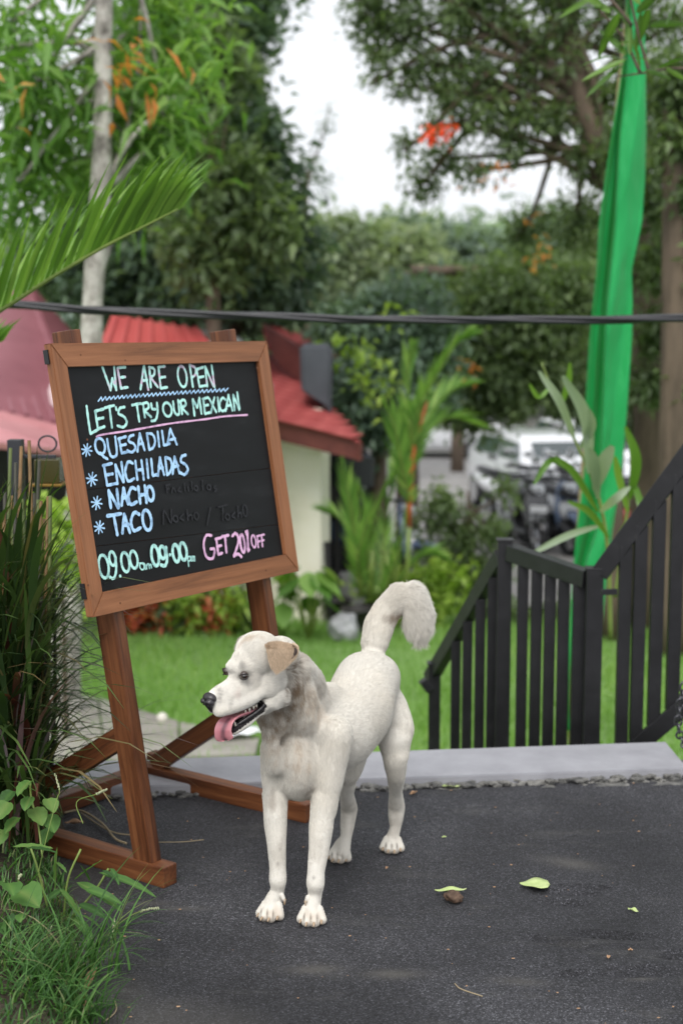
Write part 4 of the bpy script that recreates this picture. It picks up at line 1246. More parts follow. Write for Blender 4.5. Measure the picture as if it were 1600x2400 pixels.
    mwh = M_wh = mat_noise('dog_ear_pale', [(.3, (.52, .48, .42)), (.7, (.64, .60, .54))], scale=40, rough=.8)
    # rolled rear rim of the near ear with its dark hollow
    path = [at(686, 1508, base_d + .004), at(697, 1516, base_d + .006), at(697, 1528, base_d + .004), at(690, 1542, base_d + .000), at(682, 1550, base_d - .004)]
    ad(tube('ear_rim', smooth_path(path, 4), [.003] * 17, mear, root, 8))
    path = [at(691, 1518, base_d - .002), at(693, 1527, base_d - .002), at(688, 1537, base_d - .003), at(683, 1544, base_d - .005)]
    ad(tube('ear_hollow', smooth_path(path, 4), [.0012, .002, .003, .0034, .0034, .0034, .0034, .003, .0026, .0022, .002, .0015, .001], mat_plain('ear_hollow', (.05, .035, .03), .8), root, 8))
    # far ear lies flat along the skull
    top = [(588, 1486), (578, 1488), (568, 1492), (560, 1500)]; free = [(566, 1512), (560, 1518), (556, 1520), (553, 1519)]
    fd_ = hp(-.150, -.052, .085).y
    eR = ear((top, free), lambda p: fd_ - .002 + (p[0] - 570) * -.0006, .004); eR.data.materials.clear(); eR.data.materials.append(M_wh)
    # short hair on the near ear
    for k_, G_ in enumerate(EARS):
        G_ = np.array(G_); rg = np.random.default_rng(5 + k_); m_ = 9000 if k_ == 0 else 2500
        u_ = rg.random(m_) * (G_.shape[0] - 1.001); w2 = rg.random(m_) * (G_.shape[1] - 1.001)
        i_ = u_.astype(int); j_ = w2.astype(int); fu = (u_ - i_)[:, None]; fw = (w2 - j_)[:, None]
        q_ = G_[i_, j_] * (1 - fu) * (1 - fw) + G_[i_ + 1, j_] * fu * (1 - fw) + G_[i_, j_ + 1] * (1 - fu) * fw + G_[i_ + 1, j_ + 1] * fu * fw
        dn = G_[i_ + 1, j_] - G_[i_, j_]; dn /= np.linalg.norm(dn, axis=1, keepdims=True)
        ds = G_[i_, j_ + 1] - G_[i_, j_]; nn_ = np.cross(dn, ds); nn_ /= np.linalg.norm(nn_, axis=1, keepdims=True); nn_ *= np.sign((nn_ @ np.array([0, -1.0, 0])))[:, None]
        d_ = dn + rg.normal(size=(m_, 3)) * .3; l_ = (.0035 + .003 * rg.random(m_))[:, None]
        q_ = q_ + nn_ * .0018
        pp = np.stack([q_, q_ + (d_ * .6 + nn_ * .3) * l_ * .5, q_ + (d_ + nn_ * .3) * l_], 1)
        he = bpy.data.hair_curves.new('ear_fur'); he.add_curves([3] * m_); he.points.foreach_set('position', pp.astype(np.float32).ravel())
        (he.attributes.get('radius') or he.attributes.new('radius', 'FLOAT', 'POINT')).data.foreach_set('value', np.tile([.00022, .0002, .00004], m_).astype(np.float32))
        cc = (np.array([.52, .40, .285]) if k_ == 0 else np.array([.60, .56, .50]))[None] * (1 + .18 * rg.normal(size=(m_, 1)))
        he.attributes.new('coat', 'FLOAT_COLOR', 'CURVE').data.foreach_set('color', np.hstack([np.clip(cc, 0, 1), np.ones((m_, 1))]).astype(np.float32).ravel())
        he.materials.append(m2); oo = bpy.data.objects.new('fur', he); COL.objects.link(oo); oo.parent = root; ad(oo)
    # ---- tongue
    mt, nt_, bt_ = new_mat('tongue')
    aa = N(nt_, 'ShaderNodeAttribute'); aa.attribute_name = 'tone'
    rp = ramp(nt_, [(0, (.13, .055, .075)), (.2, (.24, .10, .12)), (.42, (.46, .175, .205)), (1, (.54, .23, .26))])
    nt_.links.new(aa.outputs['Fac'], rp.inputs[0]); nt_.links.new(rp.outputs[0], bt_.inputs['Base Color'])
    bt_.inputs['Roughness'].default_value = .32; bt_.inputs['Specular IOR Level'].default_value = .5; bt_.inputs['Subsurface Weight'].default_value = .25; bt_.inputs['Subsurface Radius'].default_value = (.01, .004, .003)
    cp = smooth_path([hp(-.125, .006, -.066), hp(-.085, .008, -.060), hp(-.055, .010, -.0575), hp(-.034, .011, -.062), hp(-.022, .010, -.076), hp(-.020, .010, -.090), hp(-.021, .010, -.099), hp(-.023, .010, -.105)], 5)
    n_p = len(cp); V_ = []; tn = []; K = 20
    for i, c in enumerate(cp):
        t = i / (n_p - 1)
        c = Vector(c); d = (Vector(cp[min(i + 1, n_p - 1)]) - Vector(cp[max(i - 1, 0)])).normalized()
        sx = (hL * .80 - hF * .50).normalized(); sx = (sx - d * sx.dot(d)).normalized(); ny_ = d.cross(sx)
        wd_ = np.interp(t, [0, .3, .55, .8, .93, 1], [.012, .015, .019, .0215, .0180, .006]); th_ = np.interp(t, [0, .5, .9, 1], [.005, .0042, .0032, .0015])
        for k in range(K):
            a = 2 * math.pi * k / K; x = math.cos(a); y = math.sin(a)
            V_.append(c + sx * (wd_ * x) + ny_ * (th_ * y - .0045 * (1 - x * x) * 1.0 + .002)); tn.append(min(1, abs(x + .1 * math.sin(i * .3)) * 1.15 + (0 if t > .35 else .3)))
    F_ = []
    for i in range(n_p - 1):
        for k in range(K): F_.append((i * K + k, i * K + (k + 1) % K, (i + 1) * K + (k + 1) % K, (i + 1) * K + k))
    ad(link('tongue', mesh_np('tongue', np.array([tuple(v) for v in V_]), np.array(F_), {'tone': np.array(tn)}, smooth=True), mt, root))
    # ---- lips (black rim of the lower jaw) and teeth
    mlip = mat_noise('dog_lip', [(.3, (.008, .007, .008)), (.7, (.022, .018, .020))], scale=60, rough=.3, bump=.6, bscale=300, dist=.001, spec=.5)
    for s_ in (-1, 1):
        lp = [hp(-.046, .004 * s_, -.086), hp(-.060, .011 * s_, -.080), hp(-.085, .019 * s_, -.072), hp(-.110, .027 * s_, -.063), hp(-.126, .032 * s_, -.054), hp(-.131, .033 * s_, -.046)]
        P_ = smooth_path(lp, 5); ad(tube('lip', P_, [.0034 + .0024 * math.sin(math.pi * i / (len(P_) - 1)) + .0006 * math.sin(i * 1.9) for i in range(len(P_))], mlip, root, 10))
    mtooth = mat_plain('tooth', (.72, .68, .58), .3, .5)
    for (f_, s_, u_, r_, l_, dn) in ((-.104, .024, -.046, .0036, .009, -1), (-.093, .022, -.048, .0034, .0095, -1), (-.083, .020, -.050, .0026, .007, -1), (-.054, .012, -.080, .0028, .011, 1), (-.112, .025, -.046, .003, .007, -1), (-.053, -.012, -.080, .0028, .011, 1)):
        bm = bmesh.new(); bmesh.ops.create_cone(bm, cap_ends=True, segments=10, radius1=r_, radius2=r_ * .3, depth=l_, matrix=frame_mat(hp(f_, s_, u_) + hU * (dn * l_ * .5), hF, hL * dn, hU * dn))
        ad(link('tooth', bm_mesh('tooth', bm), mtooth, root, smooth=True))
    # ---- claws
    mcl = mat_plain('claw', (.40, .29, .19), .4, .5)
    for p, d in claws:
        d = (d.normalized() + Vector((0, 0, -.35))).normalized()
        x_ = d.cross(Vector((0, 0, 1))).normalized(); y_ = d.cross(x_)
        bm = bmesh.new(); bmesh.ops.create_cone(bm, cap_ends=True, segments=8, radius1=.0034, radius2=.0013, depth=.013, matrix=frame_mat(p + d * .002, x_, y_, d))
        ad(link('claw', bm_mesh('claw', bm), mcl, root, smooth=True))
build_dog()
# ================================================================== railing
def build_railing():
    base = at(1030, 1740, 5.3)
    root = empty('railing', (base.x, 5.0, 0), 'black painted metal stair railing of square bars behind the grey kerb', 'railing')
    def ad(o): o.matrix_parent_inverse = Matrix.Translation(-root.location); return o
    side = Vector((.6, .8, 0)).normalized()
    # key points of the top rails (centre line): far low post, middle post, near post, near end
    A = at(1018, 1572, 5.45); B = at(1182, 1290, 4.95); C = at(1392, 1362, 4.60); D_ = at(1612, 1065, 4.50); E_ = at(1760, 860, 4.44)
    zb = -.85
    def post(name, P, w_, top_ext=.0, zbot=zb):
        t = Vector((P.x, P.y, P.z + top_ext)); b_ = Vector((P.x, P.y, zbot))
        return ad(link(name, bar_mesh(name, b_, t, w_, w_, Vector((1, -.06, 0)), .002), M_black, root))
    post('post', A, .047, .028); post('post', B, .050, .035); post('post', C, .054, .040)
    pc = lambda P: ad(link('post_cap', bar_mesh('post_cap', P, P + Vector((0, 0, .006)), .060, .060, Vector((1, -.06, 0)), .002), M_black, root))
    pc(A + Vector((0, 0, .029))); pc(C + Vector((0, 0, .041))); pc(B + Vector((0, 0, .036)))
    def rail(name, P, Q, w_=.040, h=.055, e=.0):
        d = (Q - P).normalized(); s_ = Vector((d.y, -d.x, 0)).normalized()
        return ad(link(name, bar_mesh(name, P, Q, w_, h, s_, .003, e), M_black, root))
    dAB = (B - A).normalized(); dBC = (C - B).normalized(); dCE = (E_ - C).normalized()
    rail('handrail', A - dAB * .06, B - dAB * .03); rail('handrail', B + dBC * .0275, C - dBC * .030, .045, .058); rail('handrail', C + dCE * .031, E_, .045, .060)
    rail('end_stub', A + Vector((-.05, -.03, -.03)), A + Vector((-.020, -.02, -.075)), .03, .03)
    def bars(P, Q, ts, w_, zbot=zb):
        for t in ts:
            p = P.lerp(Q, t); ad(link('baluster', bar_mesh('baluster', Vector((p.x, p.y, zbot if not callable(zbot) else zbot(p))), p - Vector((0, 0, .025)), w_, w_, Vector((1, -.06, 0)), .0015), M_black, root))
    bars(A, B, [.33, .50, .68, .85], .037)
    bars(B, C, [.22, .38, .53, .68, .84], .037)
    # lower rail of the near flight
    L0 = at(1478, 1762, 4.54); L1 = at(1615, 1648, 4.48); L2 = at(1760, 1520, 4.42)
    rail('lower_rail', L0 - (L1 - L0).normalized() * .15, L2, .04, .055)
    def xs_to_t(px):
        lo, hi = 0, 1
        for _ in range(30):
            m = (lo + hi) / 2; p = C.lerp(E_, m)
            r = Vector(p) - Vector(_O); d = float(np.dot(r, _F)); x = 800 + FPX * r.x / d
            if x < px: lo = m
            else: hi = m
        return lo
    def low(p):
        # rest on the lower rail where it passes above the deck, else run down behind the kerb
        r = p - Vector(_O); d = float(np.dot(r, _F)); x = 800 + FPX * r.x / d
        if x < 1500: return zb
        t = (x - 1478) / (1615 - 1478); return (L0.lerp(L1, min(t, 2))).z
    bars(C, E_, [xs_to_t(x) for x in (1466, 1502, 1545, 1590, 1640, 1690)], .040, low)
    for px in (1408,):
        p = at(px, 1388, 4.36); ad(link('bracket', bar_mesh('bracket', p, p + Vector((.05, .01, 0)), .018, .010, Vector((0, 0, 1)), .001), M_black, root))
build_railing()

def build_chain():
    rng = random.Random(2)
    m = mat_plain('chain_steel', (.10, .10, .11), .38, .5, .85)
    root = empty('chain', at(1590, 1740, 4.1), 'dark steel chain hanging at the foot of the black stair railing', 'chain')
    P = [at(1604, 1600, 4.05), at(1594, 1640, 4.05), at(1588, 1680, 4.06), at(1590, 1716, 4.07), at(1600, 1740, 4.08), at(1614, 1758, 4.06)]
    pts = smooth_path(P, 2)
    for i in range(len(pts) - 1):
        a, b = Vector(pts[i]), Vector(pts[i + 1]); d = (b - a); c = (a + b) / 2; z = d.normalized()
        x = z.cross(Vector((0, 1, .1))).normalized(); y = z.cross(x)
        if i % 2: x, y = y, -x
        hl = d.length * .62; r = .011
        path = [c + z * (hl * math.sin(2 * math.pi * k / 14)) * 1 + x * (r * math.cos(2 * math.pi * k / 14)) for k in range(15)]
        o = tube('chain_link', path, .0034, m, root, 7); o.matrix_parent_inverse = Matrix.Translation(-root.location)
build_chain()

# ================================================================== green banner
def build_flag():
    m, n, b = new_mat('green_satin')
    b.inputs['Base Color'].default_value = (.035, .46, .15, 1); b.inputs['Roughness'].default_value = .45; b.inputs['Specular IOR Level'].default_value = .3
    b.inputs['Sheen Weight'].default_value = .15
    tr = N(n, "ShaderNodeBsdfTranslucent"); tr.inputs["Color"].default_value = (.06, .64, .22, 1)
    ms = N(n, 'ShaderNodeMixShader'); ms.inputs[0].default_value = .5
    n.links.new(b.outputs[0], ms.inputs[1]); n.links.new(tr.outputs[0], ms.inputs[2]); n.links.new(ms.outputs[0], n.nodes['Material Output'].inputs['Surface'])
    tcf = N(n, 'ShaderNodeTexCoord'); mpf = N(n, 'ShaderNodeMapping'); mpf.inputs['Scale'].default_value = (14, 14, 3)
    nf = N(n, 'ShaderNodeTexNoise'); nf.inputs['Scale'].default_value = 2.0; nf.inputs['Detail'].default_value = 6
    n.links.new(tcf.outputs['Object'], mpf.inputs[0]); n.links.new(mpf.outputs[0], nf.inputs['Vector'])
    bf_ = N(n, 'ShaderNodeBump'); bf_.inputs['Strength'].default_value = .6; bf_.inputs['Distance'].default_value = .02
    n.links.new(nf.outputs['Fac'], bf_.inputs['Height']); n.links.new(bf_.outputs[0], b.inputs['Normal']); n.links.new(bf_.outputs[0], tr.inputs['Normal'])
    Y0 = 7.4
    root = empty('banner', lawn_at(1330, 1730), 'tall bright green cloth banner hanging in long folds from a bent pole', 'banner')
    def ad(o): o.matrix_parent_inverse = Matrix.Translation(-root.location); return o
    # left edge, fold line, right edge by photo row
    rows = [(-260, 1475, 1490, 1520), (-60, 1468, 1482, 1512), (40, 1466, 1478, 1508), (140, 1460, 1472, 1512), (314, 1432, 1452, 1513), (420, 1417, 1447, 1510), (523, 1403, 1441, 1503), (633, 1397, 1430, 1479), (700, 1390, 1424, 1481),
            (785, 1381, 1419, 1480), (967, 1370, 1413, 1468), (1102, 1369, 1407, 1456), (1245, 1350, 1398, 1434), (1327, 1343, 1372, 1424), (1480, 1334, 1360, 1408), (1600, 1327, 1345, 1392), (1712, 1324, 1334, 1345)]
    ys = [r[0] for r in rows]
    NV, NU = 150, 44
    V = []
    for i in range(NV):
        py = ys[0] + (ys[-1] - ys[0]) * i / (NV - 1)
        l = np.interp(py, ys, [r[1] for r in rows]); f = np.interp(py, ys, [r[2] for r in rows]); r_ = np.interp(py, ys, [r[3] for r in rows])
        for k in range(NU):
            u = k / (NU - 1)
            if u < .38:
                v = u / .38; x = l + (f - l) * v; dy = .16 * math.sin(v * math.pi * .5) - .02 * math.sin(v * math.pi * 3 + py * .004)
            elif u < .46:
                v = (u - .38) / .08; x = f - 5 * math.sin(v * math.pi) + 3 * v; dy = .16 - .20 * v
            else:
                v = (u - .46) / .54; x = f + 3 + (r_ - f - 3) * v; dy = -.04 + .05 * v + .018 * math.sin(v * 5 + py * .006)
            dy += .012 * math.sin(py * .02 + u * 6) + .006 * mnoise.noise(Vector((u * 8, py * .02, 0)))
            V.append(at(x, py, Y0 + dy))
    ii = np.arange(NV * NU).reshape(NV, NU)
    F = np.stack([ii[:-1, :-1], ii[:-1, 1:], ii[1:, 1:], ii[1:, :-1]], -1).reshape(-1, 4)
    o = ad(link('cloth', mesh_np('cloth', np.array([tuple(v) for v in V]), F, smooth=True), m, root))
    sm = o.modifiers.new('thick', 'SOLIDIFY'); sm.thickness = .0012
    pole = [at(1336, 1745, Y0 + .06), at(1352, 1300, Y0 + .13), at(1392, 785, Y0 + .16), at(1440, 300, Y0 + .14), at(1478, -60, Y0 + .12), at(1500, -300, Y0 + .1)]
    ad(tube('pole', smooth_path(pole, 4), [.016 - .0004 * k for k in range(21)], mat_plain('bamboo_pole', (.30, .24, .12), .5), root))
build_flag()

# ================================================================== twisted overhead cable
def build_cable():
    m = mat_plain('cable_rubber', (.012, .013, .016), .42, .5)
    root = empty('cable', at(800, 745, 5.6), 'twisted black cable stretched across above the chalkboard', 'cable')
    ctrl = [(-500, 690), (-100, 704), (60, 716), (300, 731), (600, 741), (850, 749), (1100, 750), (1350, 750), (1650, 745), (2100, 735)]
    ctr = smooth_path([at(x, y, 5.6) for x, y in ctrl], 14)
    for s in range(3):
        pts = []
        for i, c in enumerate(ctr):
            a = i * .13 + s * 2 * math.pi / 3
            pts.append(Vector(c) + Vector((0, math.cos(a), math.sin(a))) * .0085)
        o = tube('strand', pts, .0098, m, root, 8); o.matrix_parent_inverse = Matrix.Translation(-root.location)
build_cable()

# ================================================================== houses
M_wall = mat_noise('cream_plaster', [(.30, (.70, .67, .54)), (.5, (.84, .80, .67)), (.7, (.88, .85, .75))], scale=1.6, rough=.9, bump=.2)
M_red = mat_noise('red_shingle', [(.3, (.22, .035, .036)), (.55, (.33, .062, .060)), (.8, (.44, .11, .10))], scale=5, rough=.62)
M_fascia = mat_noise('fascia_maroon', [(.3, (.08, .02, .018)), (.7, (.15, .04, .032))], scale=6, rough=.6)
M_pinkroof = mat_noise('weathered_red_sheet', [(.3, (.19, .060, .075)), (.7, (.28, .10, .12))], scale=1.2, rough=.5)
M_tank = mat_noise('grey_sheet', [(.3, (.040, .044, .055)), (.7, (.065, .070, .085))], scale=3, rough=.45)
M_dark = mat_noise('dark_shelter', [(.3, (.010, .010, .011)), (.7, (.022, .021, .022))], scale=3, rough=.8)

def quad_slab(name, pts, th, mat, root, nrm=None):
    a, b, c, d = [Vector(p) for p in pts]
    n_ = (b - a).cross(d - a).normalized() if nrm is None else Vector(nrm)
    bm = bmesh.new(); t = [bm.verts.new(p) for p in (a, b, c, d)]; u = [bm.verts.new(p - n_ * th) for p in (a, b, c, d)]
    bm.faces.new(t); bm.faces.new(u[::-1])
    for k in range(4): bm.faces.new((t[k], u[k], u[(k + 1) % 4], t[(k + 1) % 4]))
    o = link(name, bm_mesh(name, bm), mat, root); o.matrix_parent_inverse = Matrix.Translation(-root.location); return o

def build_house():
    Yh = 13.4
    root = empty('house', lawn_at(745, 1455), 'cream walled house corner under a red shingled roof', 'house')
    # walls: a front wall facing the lawn, and the side returning away at x=745
    zt = at(745, 1020, Yh).z; zb_ = lawn_z(Yh) - .2
    c0 = at(250, 1450, Yh + 1.2); c1 = at(752, 1450, Yh)
    def w(x, y, z): return Vector((x, y, z))
    quad_slab('wall', [w(c0.x, c0.y, zb_), w(c1.x, c1.y, zb_), w(c1.x, c1.y, zt + .25), w(c0.x, c0.y, zt + .3)], .18, M_wall, root)
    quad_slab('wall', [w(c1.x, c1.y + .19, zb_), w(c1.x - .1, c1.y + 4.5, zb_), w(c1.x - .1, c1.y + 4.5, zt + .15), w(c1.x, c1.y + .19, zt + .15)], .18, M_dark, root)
    # roof plane: eave from (610,975)...(845,1052), ridge up-left. Drawn with its own depth.
    E0 = at(330, 905, Yh + .35); E1 = at(845, 1035, Yh - .75)
    R0 = at(330, 735, Yh + 3.2); R1 = at(640, 840, Yh + 2.0)
    quad_slab('roof', [E0, E1, R1 + (E1 - E0) * .00, R0], .05, M_red, root)
    # fascia board under the eave
    fd = (E1 - E0).normalized()
    def low(p, d): return p - Vector((0, 0, d))
    quad_slab('fascia', [low(E0, .20) - Vector((0, .0, 0)), low(E1, .17), low(E1, .012), low(E0, .012)], .04, M_fascia, root)
    # verge on the gable side
    quad_slab('fascia', [low(E1, .17), low(R1, .17), low(R1, .012), low(E1, .012)], .04, M_fascia, root)
    # shingles, laid in courses
    sh = bpy.data.meshes.new('shingle'); 
    bm = bmesh.new(); bm_box(bm, (.205, .016, .215), Matrix.Rotation(R(4), 4, 'X'), .003, 1); bm.to_mesh(sh); bm.free(); sh.materials.append(M_red)
    n_rows, rng = 15, random.Random(7)
    cnt = 0
    for r in range(n_rows):
        v = (r + .35) / n_rows
        a = E0.lerp(R0, v); b = E1.lerp(R1, v)
        up_ = ((R0 - E0).lerp(R1 - E1, .5)).normalized(); al = (b - a).normalized()
        nr = al.cross(up_).normalized(); 
        L = (b - a).length
        e = L; first = bool(r % 2)
        while e > max(0, L - 20 * .21) and cnt < 300:
            wd = .105 if first else .21; first = False
            p = a + al * (e - wd / 2) + nr * (.018 + rng.uniform(0, .006)) - up_ * (-.02 + rng.uniform(0, .012))
            o = bpy.data.objects.new('shingle', sh); COL.objects.link(o); o.parent = root; o.matrix_parent_inverse = Matrix.Translation(-root.location)
            o.matrix_basis = frame_mat(p, al * (wd / .21), nr, (al.cross(nr) * -1 if al.cross(nr).dot(up_) < 0 else al.cross(nr)))
            e -= wd; cnt += 1
    # small upper roof with its shaft
    quad_slab('upper_roof', [at(628, 808, Yh + 1.2), at(792, 826, Yh + .9), at(700, 782, Yh + 1.9), at(612, 752, Yh + 2.0)], .06, M_red, root)
    quad_slab('fascia', [at(640, 838, Yh + 1.15), at(710, 900, Yh + 1.0), at(700, 812, Yh + 1.0), at(616, 760, Yh + 1.2)], .05, M_fascia, root)
    quad_slab('dormer_wall', [at(658, 800, Yh + 1.25), at(706, 806, Yh + 1.15), at(706, 905, Yh + 1.1), at(660, 860, Yh + 1.2)], .05, mat_noise('faded_red_board', [(.3, (.14, .035, .035)), (.7, (.2, .06, .055))], 3, .7), root)
    # grey duct: straight run with rounded shoulder
    P0 = at(747, 920, Yh - .2); P1 = at(745, 812, Yh - .2)
    bm = bmesh.new(); w_ = .33
    prof = [(at(702, 806, Yh - .05)), (at(775, 806, Yh - .05)), (at(780, 830, Yh - .05)), (at(776, 975, Yh - .05)), (at(740, 925, Yh - .05)), (at(706, 922, Yh - .05))]
    t = [bm.verts.new(p) for p in prof]; u = [bm.verts.new(p + Vector((0, .45, 0))) for p in prof]
    bm.faces.new(t); bm.faces.new(u[::-1])
    for k in range(len(prof)): bm.faces.new((t[k], u[k], u[(k + 1) % len(prof)], t[(k + 1) % len(prof)]))
    bmesh.ops.bevel(bm, geom=list(bm.edges), offset=.03, segments=3, affect='EDGES')
    o = link('duct', bm_mesh('duct', bm), M_tank, root, smooth=False); o.matrix_parent_inverse = Matrix.Translation(-root.location)
    # dark side awning below the eave
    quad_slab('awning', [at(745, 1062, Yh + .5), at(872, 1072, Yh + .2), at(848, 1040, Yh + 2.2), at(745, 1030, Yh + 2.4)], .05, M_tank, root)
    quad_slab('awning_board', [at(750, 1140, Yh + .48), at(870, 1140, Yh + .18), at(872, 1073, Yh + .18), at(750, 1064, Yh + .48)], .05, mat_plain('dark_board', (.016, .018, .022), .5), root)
    for px in (862, 790): 
        p = at(px, 1130, Yh + .4); q = Vector((p.x, p.y, lawn_z(Yh))); 
        o = link('awning_post', bar_mesh('awning_post', q, p, .05, .05), M_dark, root); o.matrix_parent_inverse = Matrix.Translation(-root.location)
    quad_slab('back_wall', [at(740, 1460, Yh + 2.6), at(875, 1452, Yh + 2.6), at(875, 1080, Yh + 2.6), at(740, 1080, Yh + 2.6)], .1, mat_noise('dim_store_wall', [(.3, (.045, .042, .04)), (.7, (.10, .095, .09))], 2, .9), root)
    # pipe leaning at the corner
    o = tube('drain_pipe', [at(765, 1270, Yh - .1), at(772, 1400, Yh - .12), at(788, 1500, Yh - .15)], .03, M_dark, root); o.matrix_parent_inverse = Matrix.Translation(-root.location)
build_house()

def build_left_roofs():
    # long weathered roof at far left
    root = empty('shed', lawn_at(-100, 1200), 'low building with a faded pinkish sheet roof at the left edge', 'shed')
    Y = 12.0
    quad_slab('roof', [at(-260, 905, Y - .5), at(205, 1010, Y + .2), at(70, 664, Y + 4.2), at(-230, 790, Y + 3.4)], .05, M_pinkroof, root)
    quad_slab('roof', [at(-330, 1000, Y - 1.4), at(215, 1062, Y - 1.2), at(205, 1012, Y + .15), at(-260, 900, Y - .55)], .05, mat_noise('pale_pink_sheet', [(.3, (.42, .17, .18)), (.7, (.56, .27, .28))], 1.5, .5), root)
    quad_slab('roof_hip', [at(205, 1012, Y + .22), at(215, 1000, Y + .8), at(190, 800, Y + 4.0), at(72, 664, Y + 4.25)], .05, M_pinkroof, root)
    quad_slab('flashing', [at(88, 925, Y + .9), at(140, 960, Y + .3), at(140, 905, Y + .8), at(112, 872, Y + 1.6)], .02, mat_plain('pale_flashing', (.55, .42, .42), .6), root)
    # seams standing on the sheets
    A0, A1, B0, B1 = at(-260, 905, Y - .5), at(205, 1010, Y + .2), at(-230, 790, Y + 3.4), at(70, 664, Y + 4.2)
    for k in range(14):
        t = (k + .5) / 14
        o = link('seam', bar_mesh('seam', A0.lerp(A1, t) + Vector((0, 0, .02)), B0.lerp(B1, t) + Vector((0, 0, .02)), .02, .03), M_pinkroof, root); o.matrix_parent_inverse = Matrix.Translation(-root.location)
    quad_slab('wall', [at(-260, 1500, Y + .9), at(180, 1500, Y + .9), at(180, 1020, Y + .9), at(-260, 920, Y + .9)], .1, M_dark, root)
    # middle red roof behind the board
    root2 = empty('pavilion', lawn_at(330, 1100), 'red sheet roofed pavilion showing between the tree trunk and the chalkboard posts', 'pavilion')
    Y = 13.2
    m = mat_noise('bright_red_sheet', [(.3, (.36, .055, .055)), (.7, (.48, .10, .09))], 1.5, .5)
    quad_slab('roof', [at(195, 905, Y - 1), at(560, 905, Y - 1), at(470, 772, Y + .9), at(262, 738, Y + .9)], .06, m, root2)
    A0, A1, B0, B1 = at(195, 905, Y - 1), at(560, 905, Y - 1), at(262, 738, Y + .9), at(470, 772, Y + .9)
    for k in range(8):
        t = (k + .5) / 8
        o = link('seam', bar_mesh('seam', A0.lerp(A1, t) + Vector((0, 0, .03)), B0.lerp(B1, t) + Vector((0, 0, .012)), .02, .03), m, root2); o.matrix_parent_inverse = Matrix.Translation(-root2.location)
    quad_slab('gable', [at(470, 905, Y - .9), at(640, 905, Y - .7), at(560, 790, Y + .9), at(472, 772, Y + .9)], .06, mat_plain('grey_gable', (.22, .23, .22), .7), root2)
    quad_slab('wall', [at(230, 1400, Y), at(560, 1400, Y), at(560, 880, Y), at(230, 880, Y)], .1, M_wall, root2)
build_left_roofs()
# ================================================================== vegetation
G = srgb
L_dark = mat_leaf('leaf_dark', [(0, (0.042, 0.071, 0.054)), (.45, (0.078, 0.127, 0.083)), (.8, (0.143, 0.218, 0.112)), (1, (0.208, 0.276, 0.135))], trans=.38)  # lifted and greyed: haze painted into the leaf colour
L_bright = mat_leaf('leaf_bright', [(0, (0.060, 0.132, 0.030)), (.4, (0.120, 0.242, 0.053)), (.8, (0.228, 0.374, 0.090)), (.93, (0.336, 0.462, 0.135)), (1, (0.384, 0.484, 0.180))], trans=.4)
L_mid = mat_leaf('leaf_mid', [(0, (0.055, 0.083, 0.042)), (.5, (0.111, 0.161, 0.075)), (.85, (0.195, 0.265, 0.112)), (1, (0.312, 0.345, 0.165))], trans=.42)  # same painted haze mixed into the mid greens
L_blue = mat_leaf('leaf_blue_green', [(0, (0.058, 0.092, 0.075)), (.5, (0.117, 0.178, 0.128)), (.85, (0.208, 0.299, 0.195)), (1, (0.312, 0.402, 0.270))], trans=.25)  # these greens are paled for haze as well
L_far = mat_leaf('leaf_far', [(0, (0.117, 0.161, 0.143)), (.5, (0.182, 0.241, 0.210)), (1, (0.312, 0.380, 0.285))], trans=.4)  # pale and bluish, distance haze put into the colour
L_far2 = mat_leaf('leaf_far_olive', [(0, (0.117, 0.149, 0.105)), (.5, (0.221, 0.276, 0.180)), (1, (0.390, 0.437, 0.270))], trans=.4)  # olive version, with haze put into the colour too
L_orange = mat_leaf('leaf_orange', [(0, (.42, .12, .03)), (.5, (.55, .20, .05)), (1, (.62, .36, .12))], trans=.4)
L_red = mat_leaf('leaf_red', [(0, (.28, .03, .02)), (.6, (.42, .09, .04)), (1, (.5, .22, .05))], trans=.3)
L_flower = mat_leaf('petal_red', [(0, (.62, .05, .02)), (1, (.85, .12, .03))], trans=.3)
L_yel = mat_leaf('leaf_yellow_green', [(0, (.12, .20, .03)), (.5, (.26, .38, .06)), (1, (.42, .52, .12))], trans=.4)
L_palm = mat_leaf('leaf_palm', [(0, (.045, .10, .015)), (.5, (.10, .21, .03)), (.9, (.20, .34, .06)), (1, (.30, .38, .12))], rough=.32, trans=.3, spec=.5)
L_silver = mat_leaf('leaf_silver', [(0, (.16, .22, .13)), (.5, (.26, .33, .23)), (1, (.42, .48, .38))], rough=.4, trans=.25)
L_reed = mat_leaf('leaf_reed', [(0, (.018, .034, .012)), (.4, (.045, .085, .022)), (.75, (.085, .155, .038)), (.88, (.14, .14, .055)), (.95, (.22, .15, .07)), (1, (.18, .15, .16))], trans=.2)

def B(lst, Y):
    """blobs from (px, py, r_px[, dY[, flat]])"""
    o = []
    for b in lst:
        y = Y + (b[3] if len(b) > 3 else 0); c = at(b[0], b[1], y); r = b[2] * mpp(y); fl = b[4] if len(b) > 4 else .8
        o.append((c, (r, r * 1.1, r * fl)))
    return o

